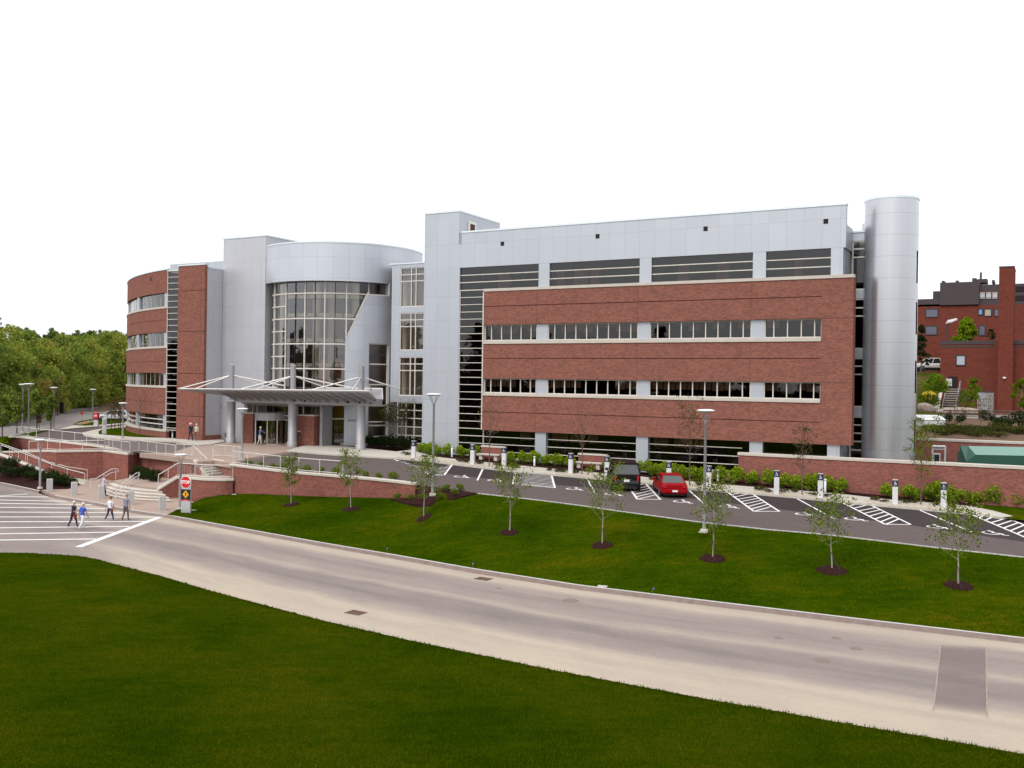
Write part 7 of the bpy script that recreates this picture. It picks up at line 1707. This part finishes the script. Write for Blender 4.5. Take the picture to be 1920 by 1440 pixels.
# vent pipe with a puff of white steam on the terrace
b = at(1775, 641, 124); k = 124/FPX; t = empty('steam_vent', b, 0, 'thin dark vent pipe on the terrace edge', 'vent pipe'); mb = MB(); mb.bar((0, 0, -.1), (0, 0, 33*k), .1, 0, 10); mb.bar((0, 0, 33*k-.1), (0, 0, 33*k+.03), .13, 0, 10); mb.build('pipe', dkm, t)
sv = NT('steam'); pv = sv.add('VolumePrincipled'); pv.inputs['Color'].default_value = (1, 1, 1, 1); pv.inputs['Density'].default_value = 6; sv.link(pv.outputs[0], sv.out.inputs['Volume'])
r = random.Random(2); bm = bmesh.new()
for q in range(11):
    c = Vector((-.1+q*.13+r.uniform(-.06, .06), r.uniform(-.1, .1), 33*k+.2+q*.045+r.uniform(-.1, .1))); rr_ = .13+.1*math.sin(PI*q/10)+r.uniform(-.03, .03)
    g_ = bmesh.ops.create_icosphere(bm, subdivisions=2, radius=rr_); [setattr(v, 'co', v.co*1.0+c) for v in g_['verts']]
mb = MB(); mb.bm(bm); o = mb.build('steam', sv.mat); o.location = b; rm = o.modifiers.new('merge', 'REMESH'); rm.mode = 'VOXEL'; rm.voxel_size = .05; tag(o, 'small white puff of steam drifting from the vent pipe', 'steam', None, 'stuff')

# ------------------------------------------------------------------ grass blades standing on the two lawns
import numpy as np
def blades(name, P, h0, h1, w, mat, seed):
    rs = np.random.RandomState(seed); n = len(P); a = rs.rand(n)*2*np.pi; h = h0+(h1-h0)*rs.rand(n); l = (rs.rand(n, 2)-.5)*h[:, None]*1.4
    dx, dy = np.cos(a)*w, np.sin(a)*w; V = np.zeros((n, 3, 3), np.float32); V[:, :, :] = P[:, None, :]
    V[:, 0, 0] -= dx; V[:, 0, 1] -= dy; V[:, 1, 0] += dx; V[:, 1, 1] += dy; V[:, :2, 2] -= .01; V[:, 2, 0] += l[:, 0]; V[:, 2, 1] += l[:, 1]; V[:, 2, 2] += h
    me = bpy.data.meshes.new(name); me.vertices.add(3*n); me.loops.add(3*n); me.polygons.add(n)
    me.vertices.foreach_set('co', V.ravel()); me.loops.foreach_set('vertex_index', np.arange(3*n, dtype=np.int32)); me.polygons.foreach_set('loop_start', np.arange(0, 3*n, 3, dtype=np.int32))
    me.update(calc_edges=True); me.validate(); me.materials.append(mat)
    lv = np.clip(.5+.5*np.sin(P[:, 0]*.55+1.3*np.sin(P[:, 1]*.4))*np.sin(P[:, 1]*.8+P[:, 0]*.2)*.7+(rs.rand(n)-.5)*.7, 0, 1).astype(np.float32)
    at_ = me.attributes.new('lv', 'FLOAT', 'FACE'); at_.data.foreach_set('value', lv)
    o = bpy.data.objects.new(name, me); COL.objects.link(o); o['kind'] = 'stuff'; return o
M['blade'] = leaf('grass_blade', [(0.0, (0.03, 0.062, 0.0006)), (0.55, (0.06, 0.09, 0.001)), (1.0, (0.115, 0.118, 0.003))], .2)
M['blade_b'] = leaf('bank_grass_blade', [(0.0, (0.03, 0.07, 0.0006)), (0.55, (0.064, 0.118, 0.0012)), (1.0, (0.13, 0.158, 0.004))], .2)
rs = np.random.RandomState(5); n = 210000
Yv = 1/(1/66.0+rs.rand(n)*(1/20.0-1/66.0)); Xv = (rs.rand(n)*2-1)*Yv*.6
ex = np.array([p.x for p in edge]); ey = np.array([p.y for p in edge]); keep = Yv < np.interp(Xv, ex, ey)-.02
P_ = np.stack([Xv[keep], Yv[keep], np.full(keep.sum(), ROADZ+.085)], 1)
ed_ = np.array([tuple(edge[i].lerp(edge[min(i+1, len(edge)-1)], f)) for i in range(0, len(edge)-1) for f in rs.rand(16)]); ed_[:, 1] -= .08+rs.rand(len(ed_))*.3
tag(blades('grass', np.concatenate([P_, ed_]), .03, .085, .012, M['blade'], 1), 'short mown grass of the near lawn')
n = 120000; gi = rs.randint(0, 159, n); gj = rs.randint(0, rows_n, n); a, b = rs.rand(n, 1), rs.rand(n, 1)
GA = np.array([[tuple(p) for p in c] for c in grid]); Q = (GA[gi, gj]*(1-a)+GA[gi+1, gj]*a)*(1-b)+(GA[gi, gj+1]*(1-a)+GA[gi+1, gj+1]*a)*b
tag(blades('grass', Q, .035, .09, .014, M['blade_b'], 2), 'short mown grass of the bank lawn')
